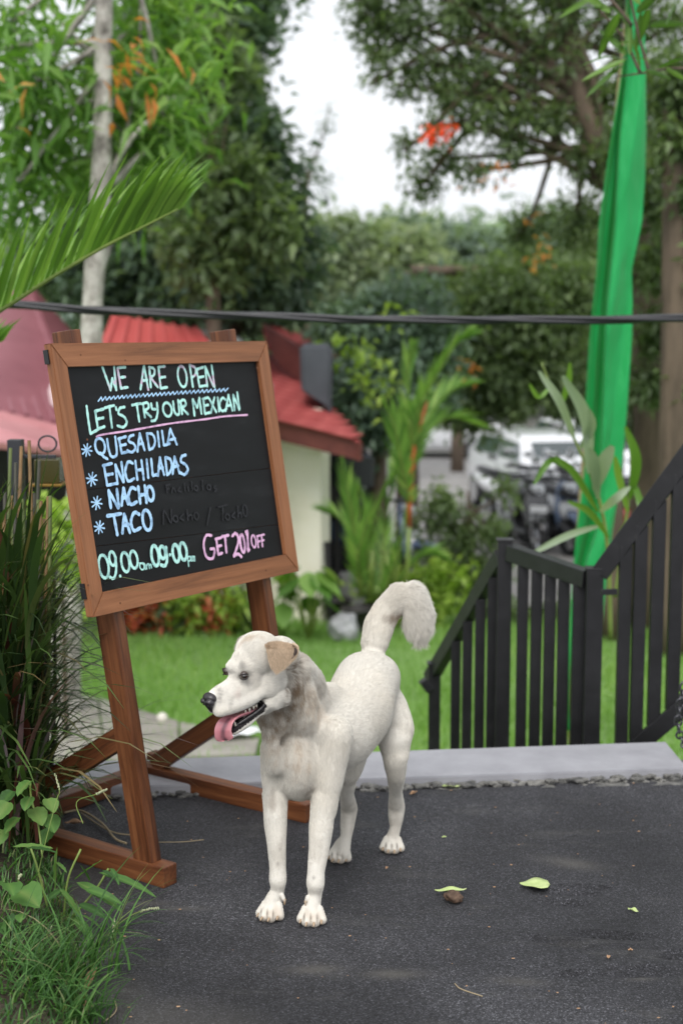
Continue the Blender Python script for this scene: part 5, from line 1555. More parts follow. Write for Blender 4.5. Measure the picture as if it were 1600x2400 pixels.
def tree(name, label, base, trunk, limbs, blobs, n, L, Wd, leafmat, barkmat, seed, cat='tree', group=None, shell=.55, extra=None, r0=.2, twigs=True, droop=.25):
    """base Vector; trunk: list of (Vector, radius); limbs grow from the trunk to each blob"""
    root = empty(name, base, label, cat, group)
    inv = Matrix.Translation(-Vector(base))
    ps = smooth_path([p for p, _ in trunk], 5); rr = np.interp(np.linspace(0, 1, len(ps)), np.linspace(0, 1, len(trunk)), [r for _, r in trunk])
    rng = random.Random(seed)
    rr = [r * (1 + .06 * rng.uniform(-1, 1)) for r in rr]
    o = tube('trunk', ps, list(rr), barkmat, root, 12); o.matrix_parent_inverse = inv
    top = Vector(ps[-1])
    V = []; F4 = []; T3 = []; off = 0
    for (c, r) in blobs:
        if limbs:
            s = Vector(ps[rng.randrange(len(ps) // 2, len(ps))])
            mid = s.lerp(c, .5) + Vector((rng.uniform(-.2, .2), rng.uniform(-.2, .2), rng.uniform(-.1, .25))) * (c - s).length * .4
            a, f = tube_np(smooth_path([s, mid, c, c + Vector((rng.uniform(-1, 1), rng.uniform(-1, 1), rng.uniform(-.5, 1))) * r[0] * .6], 4), np.linspace(r0 * .38, r0 * .06, 13), 6, cap=False)
            V.append(a); F4.append(f[0] + off); off += len(a)
            if twigs:
                for _ in range(3):
                    e = c + Vector((rng.uniform(-1, 1) * r[0], rng.uniform(-1, 1) * r[1], rng.uniform(-1, 1) * r[2])) * .9
                    a, f = tube_np([c, c.lerp(e, .5) + Vector((0, 0, .05)), e], [r0 * .10, r0 * .07, r0 * .03], 5, cap=False)
                    V.append(a); F4.append(f[0] + off); off += len(a)
    if V:
        o = link('limbs', mesh_np('limbs', np.concatenate(V), np.concatenate(F4), smooth=True), barkmat, root); o['kind'] = 'stuff'; o.matrix_parent_inverse = inv
    o = crown('crown', blobs, n, L, Wd, leafmat, root, seed, shell=shell, droop=droop); o.matrix_parent_inverse = inv; o['kind'] = 'stuff'
    if extra:
        for (nm, bl, n2, L2, W2, m2) in extra:
            o = crown(nm, bl, n2, L2, W2, m2, root, seed + 9, shell=.3, droop=.3); o.matrix_parent_inverse = inv; o['kind'] = 'stuff'
    return root

# ---- left tree: pale mottled trunk, long bright leaves
tb = lawn_at(152, 1686)
Yt = tb.y
left_blobs = B([(20, 60, 45, -.4), (180, 60, 40, .3), (330, 60, 80, .3), (90, 190, 80, -.5), (40, 300, 80, 0), (180, 250, 60, -.3), (320, 200, 80, 0), (400, 240, 55, -.2), (150, 380, 80, .2), (50, 420, 70, -.3), (320, 330, 70, .1), (250, 440, 60, .5), (390, 330, 45, .1), (380, 110, 60, .4), (-40, 120, 90, 0), (-30, 480, 80, 0), (470, 120, 40, .6), (330, -40, 70, .2), (60, -60, 60, 0)], Yt + .45)
tree('flowering_tree', 'tree with a pale mottled trunk and long bright green leaves, rising left of the chalkboard', tb,
     [(at(152, 1700, Yt), .105), (at(160, 1400, Yt), .085), (at(205, 1000, Yt), .075), (at(218, 700, Yt), .062), (at(238, 400, Yt), .058), (at(243, 100, Yt), .052), (at(248, -250, Yt), .04)],
     True, left_blobs, 3000, .19, .042, L_bright, M_bark, 3, r0=.055, shell=.35, droop=.35,
     extra=[('faded_leaves', B([(110, 230, 26, -.4), (200, 300, 24, -.8), (300, 150, 60, -.6), (330, 190, 30, -.8), (415, 335, 14, -.9), (50, 20, 60, -.6), (450, 240, 40, -.3), (190, 330, 30, -.7), (40, 230, 24, -.8), (290, 420, 40, -.6), (375, 240, 14, -.7), (45, 240, 30, -.7), (205, 305, 14, -.9), (400, 335, 14, -.9)], Yt + .2), 34, .15, .036, L_orange)])
# ---- dark tree behind
bd = lawn_at(560, 1180); Yd = 15.5
tree('dense_tree', 'tall dark dense tree standing behind the red pavilion roof', Vector((at(520, 700, Yd).x, Yd, lawn_z(Yd))),
     [(Vector((at(520, 700, Yd).x, Yd, lawn_z(Yd))), .3), (at(520, 760, Yd), .22), (at(510, 500, Yd), .16), (at(500, 150, Yd), .1)], True,
     B([(470, 40, 150), (560, 60, 55, -.5), (380, 160, 130, .5), (515, 200, 95), (585, 330, 75, -.4), (470, 350, 140, .5), (330, 360, 120, 1), (600, 440, 95, 0), (650, 560, 85, .3), (520, 540, 140, .2), (390, 560, 130, .6), (660, 680, 70, .3), (570, 690, 100, 0), (440, 700, 110, .3), (300, 680, 110, 1), (250, 520, 110, 1.2), (150, 620, 110, 1.6), (520, -80, 130), (370, 40, 60, .6)], Yd),
     40000, .15, .075, L_dark, M_bark_dark, 11, r0=.22, shell=.5)
# smaller tree with lighter leaves in front of it
tree('young_tree', 'smaller tree with fresh mid green leaves in front of the dark dense one', Vector((at(500, 900, 13.8).x, 13.8, lawn_z(13.8))),
     [(Vector((at(500, 900, 13.8).x, 13.8, lawn_z(13.8))), .09), (at(500, 700, 13.8), .07), (at(500, 300, 13.8), .04)], True,
     B([(500, 130, 50, 0), (450, 110, 45), (540, 185, 35), (470, 210, 45), (560, 400, 30), (585, 395, 26), (470, 390, 40), (520, 480, 40), (440, 560, 40), (600, 520, 35), (500, 620, 45), (640, 560, 30), (630, 500, 26)], 13.8),
     3800, .16, .07, L_mid, M_bark_dark, 14, r0=.06, shell=.3)
# ---- big airy tree on the right with sky showing through
Yr = 13.0
tree('flame_tree', 'large airy tree with small leaves, brown trunk and red blossom, behind the green banner', Vector((at(1530, 1100, Yr).x, Yr, lawn_z(Yr))),
     [(Vector((at(1530, 1100, Yr).x, Yr, lawn_z(Yr))), .22), (at(1530, 900, Yr), .18), (at(1510, 600, Yr), .15), (at(1420, 380, Yr), .12), (at(1345, 180, Yr), .09), (at(1335, -60, Yr), .06)], True,
     B([(870, 50, 45), (890, 120, 42), (950, 50, 60), (1000, 150, 55), (1070, 40, 70), (1110, 160, 62), (1190, 60, 70), (1290, 130, 62), (950, 200, 36), (1150, 260, 58), (1240, 270, 52), (1330, 40, 60),
        (1080, 290, 36), (1190, 350, 40), (1040, 370, 44, .5), (990, 430, 40, .5), (960, 345, 30), (1110, 400, 34), (1300, 270, 52), (1370, 380, 52), (1020, 290, 26), (1450, 60, 60), (1545, 180, 60), (1570, 60, 60), (1420, 230, 52), (1560, 330, 56),
        (950, -50, 80), (1120, -50, 90), (1300, -50, 80), (1480, -50, 80), (1350, 520, 80, .6), (1230, 540, 50, .8), (1480, 430, 60), (850, 5, 40), (1060, 220, 50), (1230, 170, 45), (880, 190, 26)], Yr),
     17500, .085, .034, L_mid, M_bark_dark, 21, r0=.11, shell=.3,
     extra=[('blossom', B([(1003, 321, 8, -1.0), (1045, 310, 8, -1.0), (1020, 322, 6, -1.0)], Yr), 110, .045, .035, L_flower),
            ('yellow_leaves', B([(1235, 348, 14, -.8), (1118, 102, 8, -.9), (1150, 430, 60, -.4), (1250, 560, 80, -.4)], Yr), 50, .07, .03, L_orange)])
# second trunks at the right edge
for (x0, x1, r_, yy, lab) in ((1440, 1465, .10, 12.2, 'slim brown tree trunk just right of the green banner'), (1590, 1575, .16, 11.2, 'thick brown tree trunk at the right edge of the picture')):
    b0 = Vector((at(x0, 1100, yy).x, yy, lawn_z(yy)))
    tree('woodland_tree', lab, b0, [(b0, r_), (at(x0, 900, yy), r_ * .9), (at((x0 + x1) / 2, 600, yy), r_ * .7), (at(x1, 250, yy), r_ * .5)], True,
         B([(x1 + 20, 330, 60), (x1 + 60, 460, 60), (x1 + 40, 200, 70), (x1 + 90, 620, 60), (x1 + 90, 780, 50), (x1 + 60, 900, 40)], yy), 5200, .10, .045, L_mid, M_bark_dark, int(x0), r0=.08, shell=.3)

# ---- middle distance
def bush(label, blobs, n, L, Wd, m, seed, name='shrub', cat='shrub', group=None, extra=None, stem=.03, shell=.4, bx=None):
    lo = min(blobs, key=lambda b: b[0].z)[0]; y = sum(b[0].y for b in blobs) / len(blobs); x = sum(b[0].x for b in blobs) / len(blobs)
    if bx: x = at(bx, 1000, y).x
    base = Vector((x, y, lawn_z(y)))
    top = Vector((x, y, max(b[0].z for b in blobs)))
    return tree(name, label, base, [(base, stem * 1.4), (base.lerp(top, .5), stem), (top, stem * .5)], True, blobs, n, L, Wd, m, M_bark_dark, seed, cat=cat, group=group, extra=extra, r0=stem * 2, shell=shell)
bush('bushy blue green tree crowding against the grey roof duct', B([(830, 780, 75), (920, 760, 85), (1000, 800, 70), (850, 880, 80), (930, 890, 85), (820, 960, 60), (890, 980, 65), (990, 900, 70, .4), (800, 860, 40), (780, 790, 30), (960, 720, 70, .5)], 14.6), 20000, .11, .055, L_blue, 31, name='bushy_tree', cat='tree', stem=.08,
     extra=[('bright_tips', B([(850, 820, 40, -1.1), (800, 790, 30, -1.1), (900, 740, 40, -.9), (880, 900, 50, -.9)], 14.6), 130, .11, .05, L_yel)])
bush('spreading olive tree beyond the areca palm', B([(1080, 780, 90), (1170, 700, 100), (1050, 680, 60, 1), (1160, 850, 90), (1260, 760, 90), (1300, 860, 80), (1200, 920, 70), (1090, 890, 70), (1330, 680, 80), (1240, 640, 70, .6), (1120, 970, 45), (1060, 950, 45), (1340, 940, 50)], 17.5), 26000, .12, .05, L_mid, 32, bx=955, name='olive_tree', cat='tree', stem=.12,
     extra=[('rusty_leaves', B([(1140, 900, 90, -1), (1200, 1010, 60, -1), (1060, 860, 60, -1)], 17.5), 24, .10, .05, L_orange)])
bush('dark leafy tree between the banner and the right trunks', B([(1420, 620, 90), (1500, 700, 80), (1540, 560, 80), (1450, 820, 80), (1560, 860, 70), (1500, 940, 70), (1590, 720, 60), (1550, 1010, 60)], 19), 15000, .13, .055, L_mid, 33, name='leafy_tree', cat='tree', stem=.12)
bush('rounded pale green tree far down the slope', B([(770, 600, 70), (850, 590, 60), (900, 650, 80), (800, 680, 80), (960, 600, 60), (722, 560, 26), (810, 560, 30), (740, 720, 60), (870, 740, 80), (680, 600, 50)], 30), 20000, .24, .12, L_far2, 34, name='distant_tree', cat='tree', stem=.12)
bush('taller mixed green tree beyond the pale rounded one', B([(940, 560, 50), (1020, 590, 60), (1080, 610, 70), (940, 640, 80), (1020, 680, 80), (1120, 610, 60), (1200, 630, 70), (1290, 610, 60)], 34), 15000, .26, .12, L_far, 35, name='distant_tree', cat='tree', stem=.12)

def far_wood():
    rng = np.random.default_rng(77); bl = []
    for i in range(210):
        y = 44 + 60 * rng.random(); px = rng.uniform(-400, 2000)
        top = 600 + 70 * math.sin(px * .009) + 40 * math.sin(px * .023) + (y - 44) * .2
        c = at(px, top + rng.uniform(0, 330), y); r = rng.uniform(1.3, 2.6)
        bl.append((c, (r, r, r * .8)))
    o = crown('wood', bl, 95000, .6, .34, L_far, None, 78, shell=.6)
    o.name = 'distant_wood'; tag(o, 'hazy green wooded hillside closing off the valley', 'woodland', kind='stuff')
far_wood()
def thin_trunk():
    y = 24; b0 = Vector((at(712, 1150, y).x, y, lawn_z(y)))
    tree('bare_tree', 'thin straight brown tree with few twigs against the sky gap', b0, [(b0, .10), (at(714, 740, y), .09), (at(716, 500, y), .05), (at(722, 380, y), .02)], True,
         B([(722, 400, 26), (700, 430, 20), (745, 420, 24), (730, 350, 18), (760, 300, 14), (770, 262, 10)], y), 260, .10, .03, L_dark, M_bark_dark, 4, r0=.05)
thin_trunk()

# ---- feathery palms
def frond(root, pts, n, length, width, mat, spread=1.0, droop=.5, up=.5, rng=None, rad=.008, both=True, name='frond', tone=(.2, .9), twist=0, stiff=1.0):
    """pinnate leaf: rachis through pts with leaflets, as one part with its rachis"""
    rng = rng or np.random.default_rng(1)
    P = smooth_path(pts, 6); P = [Vector(p) for p in P]
    m = len(P)
    V_, F_, T_ = [], [], []
    idx = np.linspace(0, m - 1.001, n)
    for s in ((1, -1) if both else (1,)):
        for q in idx:
            i = int(q); f = q - i; p = P[i].lerp(P[i + 1], f); t = q / (m - 1)
            d = (P[i + 1] - P[i]).normalized(); side = d.cross(Vector((0, 0, 1))); side = side.normalized() * s
            if twist: side = Matrix.Rotation(twist, 3, d) @ side
            Lq = length * (math.sin(math.pi * (t * .85 + .12)) ** .6) * rng.uniform(.85, 1.12)
            dirv = (side * spread * (1.0 - .55 * t) + d * (.55 + .9 * t) + Vector((0, 0, up)) + Vector(rng.normal(size=3) * .05)).normalized()
            nseg = 5; pos = p.copy(); wv = d.cross(dirv); nrm = dirv.cross(d).normalized()
            wdir = (d - dirv * d.dot(dirv)).normalized(); tn = rng.uniform(*tone)
            b0 = sum(len(v) for v in V_); vs = []
            for k in range(nseg + 1):
                w_ = width * (.55 + .45 * math.sin(math.pi * min(1, k / nseg * 1.25))) * (1 - (k / nseg) ** 3) * .5 + .0004
                vs.append(tuple(pos + wdir * w_)); vs.append(tuple(pos - wdir * w_))
                dd = (dirv + Vector((0, 0, -droop * (k / nseg) ** 1.5))).normalized(); pos = pos + dd * (Lq / nseg)
            V_.append(np.array(vs)); T_.append(np.full(len(vs), tn))
            F_ += [(b0 + 2 * k, b0 + 2 * k + 1, b0 + 2 * k + 3, b0 + 2 * k + 2) for k in range(nseg)]
    o = link(name, mesh_np(name, np.concatenate(V_), np.array(F_), {'tone': np.concatenate(T_)}, smooth=True), mat, root)
    o.matrix_parent_inverse = Matrix.Translation(-root.location)
    r = tube('rachis', P, [rad * (1 - .75 * i / m) for i in range(m)], M_stem, o, 6); r.matrix_parent_inverse = Matrix.Identity(4)
    r.matrix_parent_inverse = Matrix.Translation(-root.location).inverted() @ Matrix.Translation(-root.location)
    return o
M_stem = mat_noise('palm_stem', [(.3, (.10, .16, .03)), (.7, (.20, .26, .06))], 8, .45)
M_redstem = mat_noise('red_palm_stem', [(.3, (.42, .05, .03)), (.7, (.55, .14, .05))], 5, .45)

def near_palm():
    Y = 4.35
    root = empty('palm', Vector((at(-250, 900, Y).x, Y, -.4)), 'feathery palm frond arching in from the left edge above the chalkboard', 'palm')
    rg = np.random.default_rng(6)
    inv = Matrix.Translation(-root.location)
    base = at(-260, 1250, Y)
    o = tube('trunk', [Vector((at(-250, 900, Y).x, Y, -.45)), base, at(-240, 1000, Y)], [.06, .05, .04], M_stem, root); o.matrix_parent_inverse = inv
    frond(root, [at(-240, 1000, Y), at(-90, 800, Y - .02), at(60, 690, Y - .05), at(220, 592, Y - .1), at(330, 535, Y - .14), at(418, 490, Y - .18)], 62, .37, .0155, L_palm, droop=.3, up=.95, rng=rg, rad=.010, both=True, twist=.15)
    frond(root, [at(-240, 1000, Y), at(-150, 900, Y + .1), at(-60, 840, Y + .15), at(0, 800, Y + .2)], 14, .20, .020, L_palm, droop=.3, up=.6, rng=rg)
near_palm()

def areca(px, py, Y, label, fr, seed, stems=(), mat=L_yel, length=.5, width=.035):
    b0 = lawn_at(px, py) if Y is None else Vector((at(px, py, Y).x, Y, lawn_z(Y)))
    Y = b0.y
    root = empty('areca_palm', b0, label, 'palm')
    rg = np.random.default_rng(seed)
    for s in stems:
        o = tube('cane', [at(x, y, Y + dy) for x, y, dy in s[0]], s[1], s[2], root); o.matrix_parent_inverse = Matrix.Translation(-b0)
    for pts, n_, L_ in fr:
        frond(root, [at(x, y, Y + dy) for x, y, dy in pts], n_, L_, width, mat, spread=.55, droop=.28, up=.25, rng=rg, rad=.014)
areca(950, 1390, 12.3, 'tall areca palm with a red cane rising in front of the parking lot', [
    ([(962, 1060, 0), (975, 980, -.1), (1010, 900, -.2), (1065, 812, -.3), (1100, 790, -.3)], 30, .34),
    ([(962, 1060, 0), (960, 980, -.1), (955, 880, -.1), (968, 815, -.15)], 26, .32),
    ([(962, 1080, 0), (1000, 980, .2), (1050, 920, .4), (1110, 900, .6)], 26, .40),
    ([(962, 1100, 0), (985, 1030, .1), (1050, 980, .3), (1130, 1000, .4)], 22, .35),
    ([(960, 1180, 0), (940, 1080, -.2), (925, 1000, -.3), (905, 960, -.3)], 22, .34)], 41,
    stems=[([(958, 1235, .05), (960, 1170, 0), (970, 1040, 0), (1000, 940, -.1)], [.020, .022, .022, .012], M_redstem), ([(952, 1400, .1), (958, 1235, .05)], [.024, .020], M_stem)], mat=L_bright, length=.4)
areca(880, 1400, 12.6, 'clump of low areca palms beside the dark awning', [
    ([(840, 1380, 0), (830, 1250, -.1), (815, 1150, -.2), (802, 1090, -.2)], 24, .32), ([(860, 1390, 0), (860, 1280, .1), (890, 1180, .1), (930, 1100, .1)], 24, .34),
    ([(900, 1390, 0), (930, 1300, -.1), (955, 1200, -.1), (955, 1120, -.1)], 24, .34), ([(880, 1390, 0), (850, 1300, .1), (800, 1220, .2), (760, 1200, .2)], 22, .32),
    ([(920, 1390, 0), (960, 1330, 0), (1000, 1300, 0), (1040, 1310, 0)], 20, .25), ([(890, 1390, 0), (900, 1250, .2), (915, 1150, .2), (925, 1060, .3)], 24, .32), ([(850, 1390, .1), (840, 1300, -.2), (860, 1210, -.3), (840, 1140, -.3)], 20, .3)], 42,
    stems=[([(x, 1395, 0), (x + 4, 1290, 0)], [.03, .025], M_stem) for x in (845, 868, 905, 925)], mat=L_bright)

def rail_palm():
    Y = 5.9
    b0 = Vector((at(1430, 1500, Y).x, Y, lawn_z(Y)))
    root = empty('palm_seedling', b0, 'young palm with drooping silvery leaflets between the railing and the green banner', 'palm')
    inv = Matrix.Translation(-b0); rg = np.random.default_rng(3)
    stem = smooth_path([at(1430, 1500, Y), at(1424, 1300, Y), at(1400, 1160, Y), at(1350, 1040, Y), at(1300, 930, Y), at(1268, 850, Y)], 6)
    o = tube('rachis', stem, [.010 - .00022 * i for i in range(len(stem))], M_stem, root); o.matrix_parent_inverse = inv
    stem2 = smooth_path([at(1440, 1400, Y), at(1462, 1250, Y), at(1478, 1100, Y), at(1470, 1010, Y)], 6)
    o = tube('rachis', stem2, [.009 - .0003 * i for i in range(len(stem2))], M_stem, root); o.matrix_parent_inverse = inv
    # broad drooping leaflets: (from, via, tip, width)
    lf = [((1378, 1110), (1372, 980), (1318, 880), .05, 1), ((1345, 1030), (1310, 940), (1262, 870), .035, 1), ((1392, 1150), (1412, 1090), (1434, 1045), .06, 1), ((1400, 1170), (1392, 1090), (1380, 1050), .045, 1),
          ((1330, 1100), (1290, 1080), (1250, 1135), .028, 0), ((1400, 1200), (1345, 1110), (1300, 1070), .03, 0), ((1410, 1230), (1330, 1255), (1240, 1300), .030, 1), ((1405, 1200), (1440, 1170), (1475, 1140), .035, 1),
          ((1425, 1260), (1380, 1200), (1330, 1175), .028, 0), ((1475, 1170), (1490, 1080), (1465, 1000), .04, 0), ((1470, 1200), (1450, 1120), (1440, 1070), .03, 0), ((1360, 1050), (1385, 1000), (1380, 960), .035, 1),
          ((1430, 1290), (1470, 1230), (1500, 1220), .028, 0), ((1290, 905), (1262, 930), (1240, 900), .02, 0), ((1310, 960), (1330, 900), (1335, 850), .025, 0), ((1480, 1120), (1500, 1180), (1515, 1240), .03, 0)]
    for i, (a, b_, c, w_, sil) in enumerate(lf):
        ps = smooth_path([at(*a, Y - .02), at(*b_, Y - .10 - .05 * rg.random()), at(*c, Y - .16)], 6)
        V = []
        for k, p in enumerate(ps):
            t = k / (len(ps) - 1); p = Vector(p); d = (Vector(ps[min(k + 1, len(ps) - 1)]) - Vector(ps[max(k - 1, 0)])).normalized()
            s_ = d.cross(Vector((.3, 1, .2))).normalized(); wv = w_ * (math.sin(math.pi * (t * .9 + .05)) ** .7) * .5 + .0008
            V += [tuple(p + s_ * wv), tuple(p + Vector((0, .006, 0))), tuple(p - s_ * wv)]
        F = []
        for k in range(len(ps) - 1):
            F += [(3 * k, 3 * k + 1, 3 * k + 4, 3 * k + 3), (3 * k + 1, 3 * k + 2, 3 * k + 5, 3 * k + 4)]
        o = link('leaflet', mesh_np('leaflet', np.array(V), np.array(F), {'tone': np.full(len(V), rg.uniform(.3, .9))}, smooth=True), L_silver if sil else L_palm, root); o.matrix_parent_inverse = inv
rail_palm()

# ---- planting under the house
bush('low red and yellow croton hedge under the chalkboard, before the cream wall', B([(330, 1440, 34), (400, 1425, 42), (470, 1420, 40), (530, 1430, 38), (575, 1445, 30), (300, 1455, 26), (440, 1455, 34)], 12.7), 2600, .12, .05, L_mid, 51, name='croton_hedge', cat='hedge', stem=.02,
     extra=[('red_leaves', B([(325, 1430, 26, -.25), (485, 1425, 24, -.3), (500, 1450, 24, -.3), (400, 1420, 26, -.3), (300, 1450, 20, -.3)], 12.7), 420, .11, .045, L_red), ('yellow_leaves', B([(430, 1405, 30, -.3), (540, 1420, 26, -.3), (460, 1440, 30, -.3)], 12.7), 380, .11, .045, L_yel)])
bush('yellow green shrub behind the dog tail', B([(900, 1370, 26), (950, 1380, 30), (1010, 1360, 30), (1040, 1400, 26), (990, 1430, 34), (940, 1440, 30), (880, 1440, 22), (1060, 1350, 20), (870, 1360, 18)], 13.0), 1500, .10, .05, L_yel, 52, stem=.015)
bush('dark straggly bush in front of the parking lot paving', B([(1040, 1180, 40), (1080, 1260, 46), (1030, 1320, 40), (1100, 1340, 46), (1150, 1250, 30), (1130, 1400, 40), (1060, 1400, 40), (1010, 1240, 26), (1180, 1150, 24), (1170, 1310, 26)], 14.2), 3600, .085, .04, L_mid, 53, stem=.03, shell=.2)
bush('leafy bush behind the railing posts at the lot edge', B([(1170, 1440, 40), (1240, 1450, 30), (1320, 1440, 30), (1120, 1470, 26)], 13.6), 800, .09, .04, L_mid, 54, stem=.02)
bush('tuft of bright leaves showing between the tall reeds and the chalkboard', B([(140, 1230, 26), (125, 1300, 30), (170, 1330, 20)], 7.6), 300, .10, .05, L_yel, 55, stem=.012)

def taro(px, py, label, seed, n=9, h=.55):
    b0 = lawn_at(px, py); root = empty('taro_plant', b0, label, 'plant'); rg = random.Random(seed); inv = Matrix.Translation(-b0)
    for i in range(n):
        a = rg.uniform(0, 6.28); hh = h * rg.uniform(.5, 1); tip = b0 + Vector((math.cos(a) * .16, math.sin(a) * .12, hh))
        o = tube('stalk', [b0, b0.lerp(tip, .6) + Vector((0, 0, .05)), tip], [.010, .008, .006], M_stem, root, 6); o.matrix_parent_inverse = inv
        d = Vector((math.cos(a), math.sin(a) * .6, -.5)).normalized(); s_ = d.cross(Vector((0, 0, 1))).normalized(); L = rg.uniform(.18, .3)
        V = []; K = 8
        for k in range(K + 1):
            t = k / K; wv = L * .42 * math.sin(math.pi * (t ** .8)) + .001
            p = tip + d * L * (t - .25) + Vector((0, 0, -.25 * t * t * L + .02))
            V += [tuple(p + s_ * wv + Vector((0, 0, .02))), tuple(p), tuple(p - s_ * wv + Vector((0, 0, .02)))]
        F = []
        for k in range(K): F += [(3 * k, 3 * k + 1, 3 * k + 4, 3 * k + 3), (3 * k + 1, 3 * k + 2, 3 * k + 5, 3 * k + 4)]
        o = link('leaf', mesh_np('leaf', np.array(V), np.array(F), {'tone': np.full(len(V), rg.uniform(.1, .8))}, smooth=True), L_bright if i % 4 else L_yel, root); o.matrix_parent_inverse = inv
taro(660, 1500, 'broad leaved plant at the foot of the cream wall, just right of the chalkboard post', 1)
taro(722, 1505, 'broad leaved plant at the outer corner of the cream wall', 2, 11, .62)
taro(300, 1478, 'broad leaved plant below the lower left corner of the board', 3, 8, .4)

# ---- the tall reed clump at the left edge
def reeds():
    rng = np.random.default_rng(9)
    root = empty('reed_clump', gnd(20, 1860), 'tall clump of dark reed blades, green and bronze, at the left edge before the easel', 'reeds')
    n = 1800
    px = rng.uniform(-180, 95, n); Y = rng.uniform(3.25, 3.9, n)
    B_ = np.array([tuple(at(a, 1860, y)) for a, y in zip(px, Y)]); B_[:, 2] = rng.uniform(0, .5, n) ** 1.0
    a = rng.uniform(-.9, .9, n) + (px + 40) * .006
    D = np.stack([np.sin(a) + .15, -np.abs(np.cos(a)) * .5 + rng.normal(0, .4, n), np.zeros(n)], 1)
    H = rng.uniform(.22, .62, n); H = np.minimum(H, np.maximum(.12, 1.0 - B_[:, 2]) )
    V, F, T = blades_np(B_, D, H, rng.uniform(.005, .015, n), rng.uniform(.2, 2.3, n), np.clip(rng.random(n) ** 1.1, 0, 1), seg=6, wfac=lambda t: (.5 + 1.2 * t) if t < .3 else (1.0 - (t - .3) ** 2 * 1.9))
    o = link('blades', mesh_np('blades', V, F, {'tone': T}), L_reed, root); o.matrix_parent_inverse = Matrix.Translation(-root.location); o['kind'] = 'stuff'
    # broader leaves, some of them dull red
    n = 300
    px = rng.uniform(-150, 90, n); Y = rng.uniform(3.2, 3.8, n)
    B_ = np.array([tuple(at(a, 1860, y)) for a, y in zip(px, Y)]); B_[:, 2] = rng.uniform(.05, .7, n)
    D = np.stack([rng.uniform(-.6, 1.0, n), -rng.uniform(.1, .8, n), np.zeros(n)], 1)
    V, F, T = blades_np(B_, D, np.minimum(rng.uniform(.2, .42, n), 1.0 - B_[:, 2]), rng.uniform(.014, .026, n), rng.uniform(.3, 1.8, n), rng.random(n), seg=7, wfac=lambda t: (.35 + 2.2 * t) if t < .3 else (1.0 - (t - .3) ** 2 * 2.0))
    m = mat_leaf('leaf_reed_broad', [(0, (.02, .045, .015)), (.55, (.06, .11, .03)), (.75, (.10, .05, .035)), (.9, (.16, .05, .04)), (1, (.20, .18, .20))], trans=.25)
    o = link('broad_blades', mesh_np('broad_blades', V, F, {'tone': T}), m, root); o.matrix_parent_inverse = Matrix.Translation(-root.location); o['kind'] = 'stuff'
    # cut stems standing up
    for i in range(46):
        x = rng.uniform(-60, 120); y = rng.uniform(3.35, 3.8); p = at(x, 1860, y); p.z = 0; h = rng.uniform(.75, 1.06) if x < 90 else rng.uniform(.6, .9)
        q = p + Vector((rng.uniform(-.06, .08), 0, h)); 
        o = tube('cane', [p, p.lerp(q, .5) + Vector((rng.uniform(-.02, .02), 0, 0)), q], [.0065, .0055, .0045], M_cane[i % 3], root, 6); o.matrix_parent_inverse = Matrix.Translation(-root.location)
M_cane = [mat_noise('cane_green', [(.3, (.05, .08, .02)), (.7, (.12, .15, .04))], 20, .6), mat_noise('cane_bronze', [(.3, (.10, .06, .02)), (.7, (.22, .13, .05))], 20, .6), mat_noise('cane_dark', [(.3, (.025, .03, .02)), (.7, (.06, .055, .04))], 20, .6)]
reeds()

# ---- foreground weeds on the verge
L_weed = mat_leaf('leaf_weed', [(0, (.026, .062, .020)), (.5, (.055, .13, .035)), (.85, (.10, .21, .05)), (1, (.16, .25, .07))], trans=.3, rough=.5, spec=.25)
L_grassf = mat_leaf('blade_verge', [(0, (.028, .075, .020)), (.5, (.055, .14, .035)), (.85, (.10, .22, .055)), (.95, (.17, .25, .09)), (1, (.28, .25, .14))], trans=.3, rough=.45)
def verge_grass():
    rng = np.random.default_rng(15)
    P = []
    def verge_pt(t_y, inset): 
        y = t_y; return verge_x(y) - inset
    parts = []
    # carpet
    n = 5200
    y = rng.uniform(1.75, 3.3, n); ins = rng.random(n) ** 1.3 * .75
    x = np.array([verge_x(v) for v in y]) - ins - .012
    B_ = np.stack([x, y, np.full(n, .02) + np.minimum(ins * .5, .05)], 1)
    a = rng.uniform(0, 6.28, n); D = np.stack([np.cos(a) + .4, np.sin(a) - .2, np.zeros(n)], 1)
    parts.append(blades_np(B_, D, rng.uniform(.03, .10, n) * np.where(y > 2.35, .55, 1.0), rng.uniform(.0025, .005, n), rng.uniform(.6, 2.1, n), np.clip(rng.random(n), 0, 1), seg=5))
    # tufts spilling over the asphalt
    for (px, py, k, h) in ((215, 2300, 70, .24), (150, 2350, 60, .18), (60, 2390, 80, .18), (100, 2310, 50, .14), (30, 2330, 70, .18), (170, 2400, 60, .14), (20, 2230, 30, .12), (200, 2420, 50, .11)):
        c = gnd(px, py); B_ = np.array([c[:]]) + rng.normal(size=(k, 3)) * np.array([.03, .03, 0]); B_[:, 2] = .015
        a = rng.uniform(-1.2, 1.35, k); D = np.stack([np.cos(a) * 1.0 + .3, np.sin(a) * .9, np.zeros(k)], 1)
        flip = rng.random(k) < .3; D[flip, 0] *= -1
        parts.append(blades_np(B_, D, rng.uniform(.4, 1.1, k) * h, rng.uniform(.0035, .0065, k), rng.uniform(.6, 1.9, k), np.clip(rng.random(k) * .9 + .1, 0, 1), seg=7))
    V, F, T = merge(parts)
    o = link('verge_grass', mesh_np('verge_grass', V, F, {'tone': T}), L_grassf)
    tag(o, 'tangled green grass spilling over the left edge of the asphalt', 'grass', kind='stuff')
verge_grass()

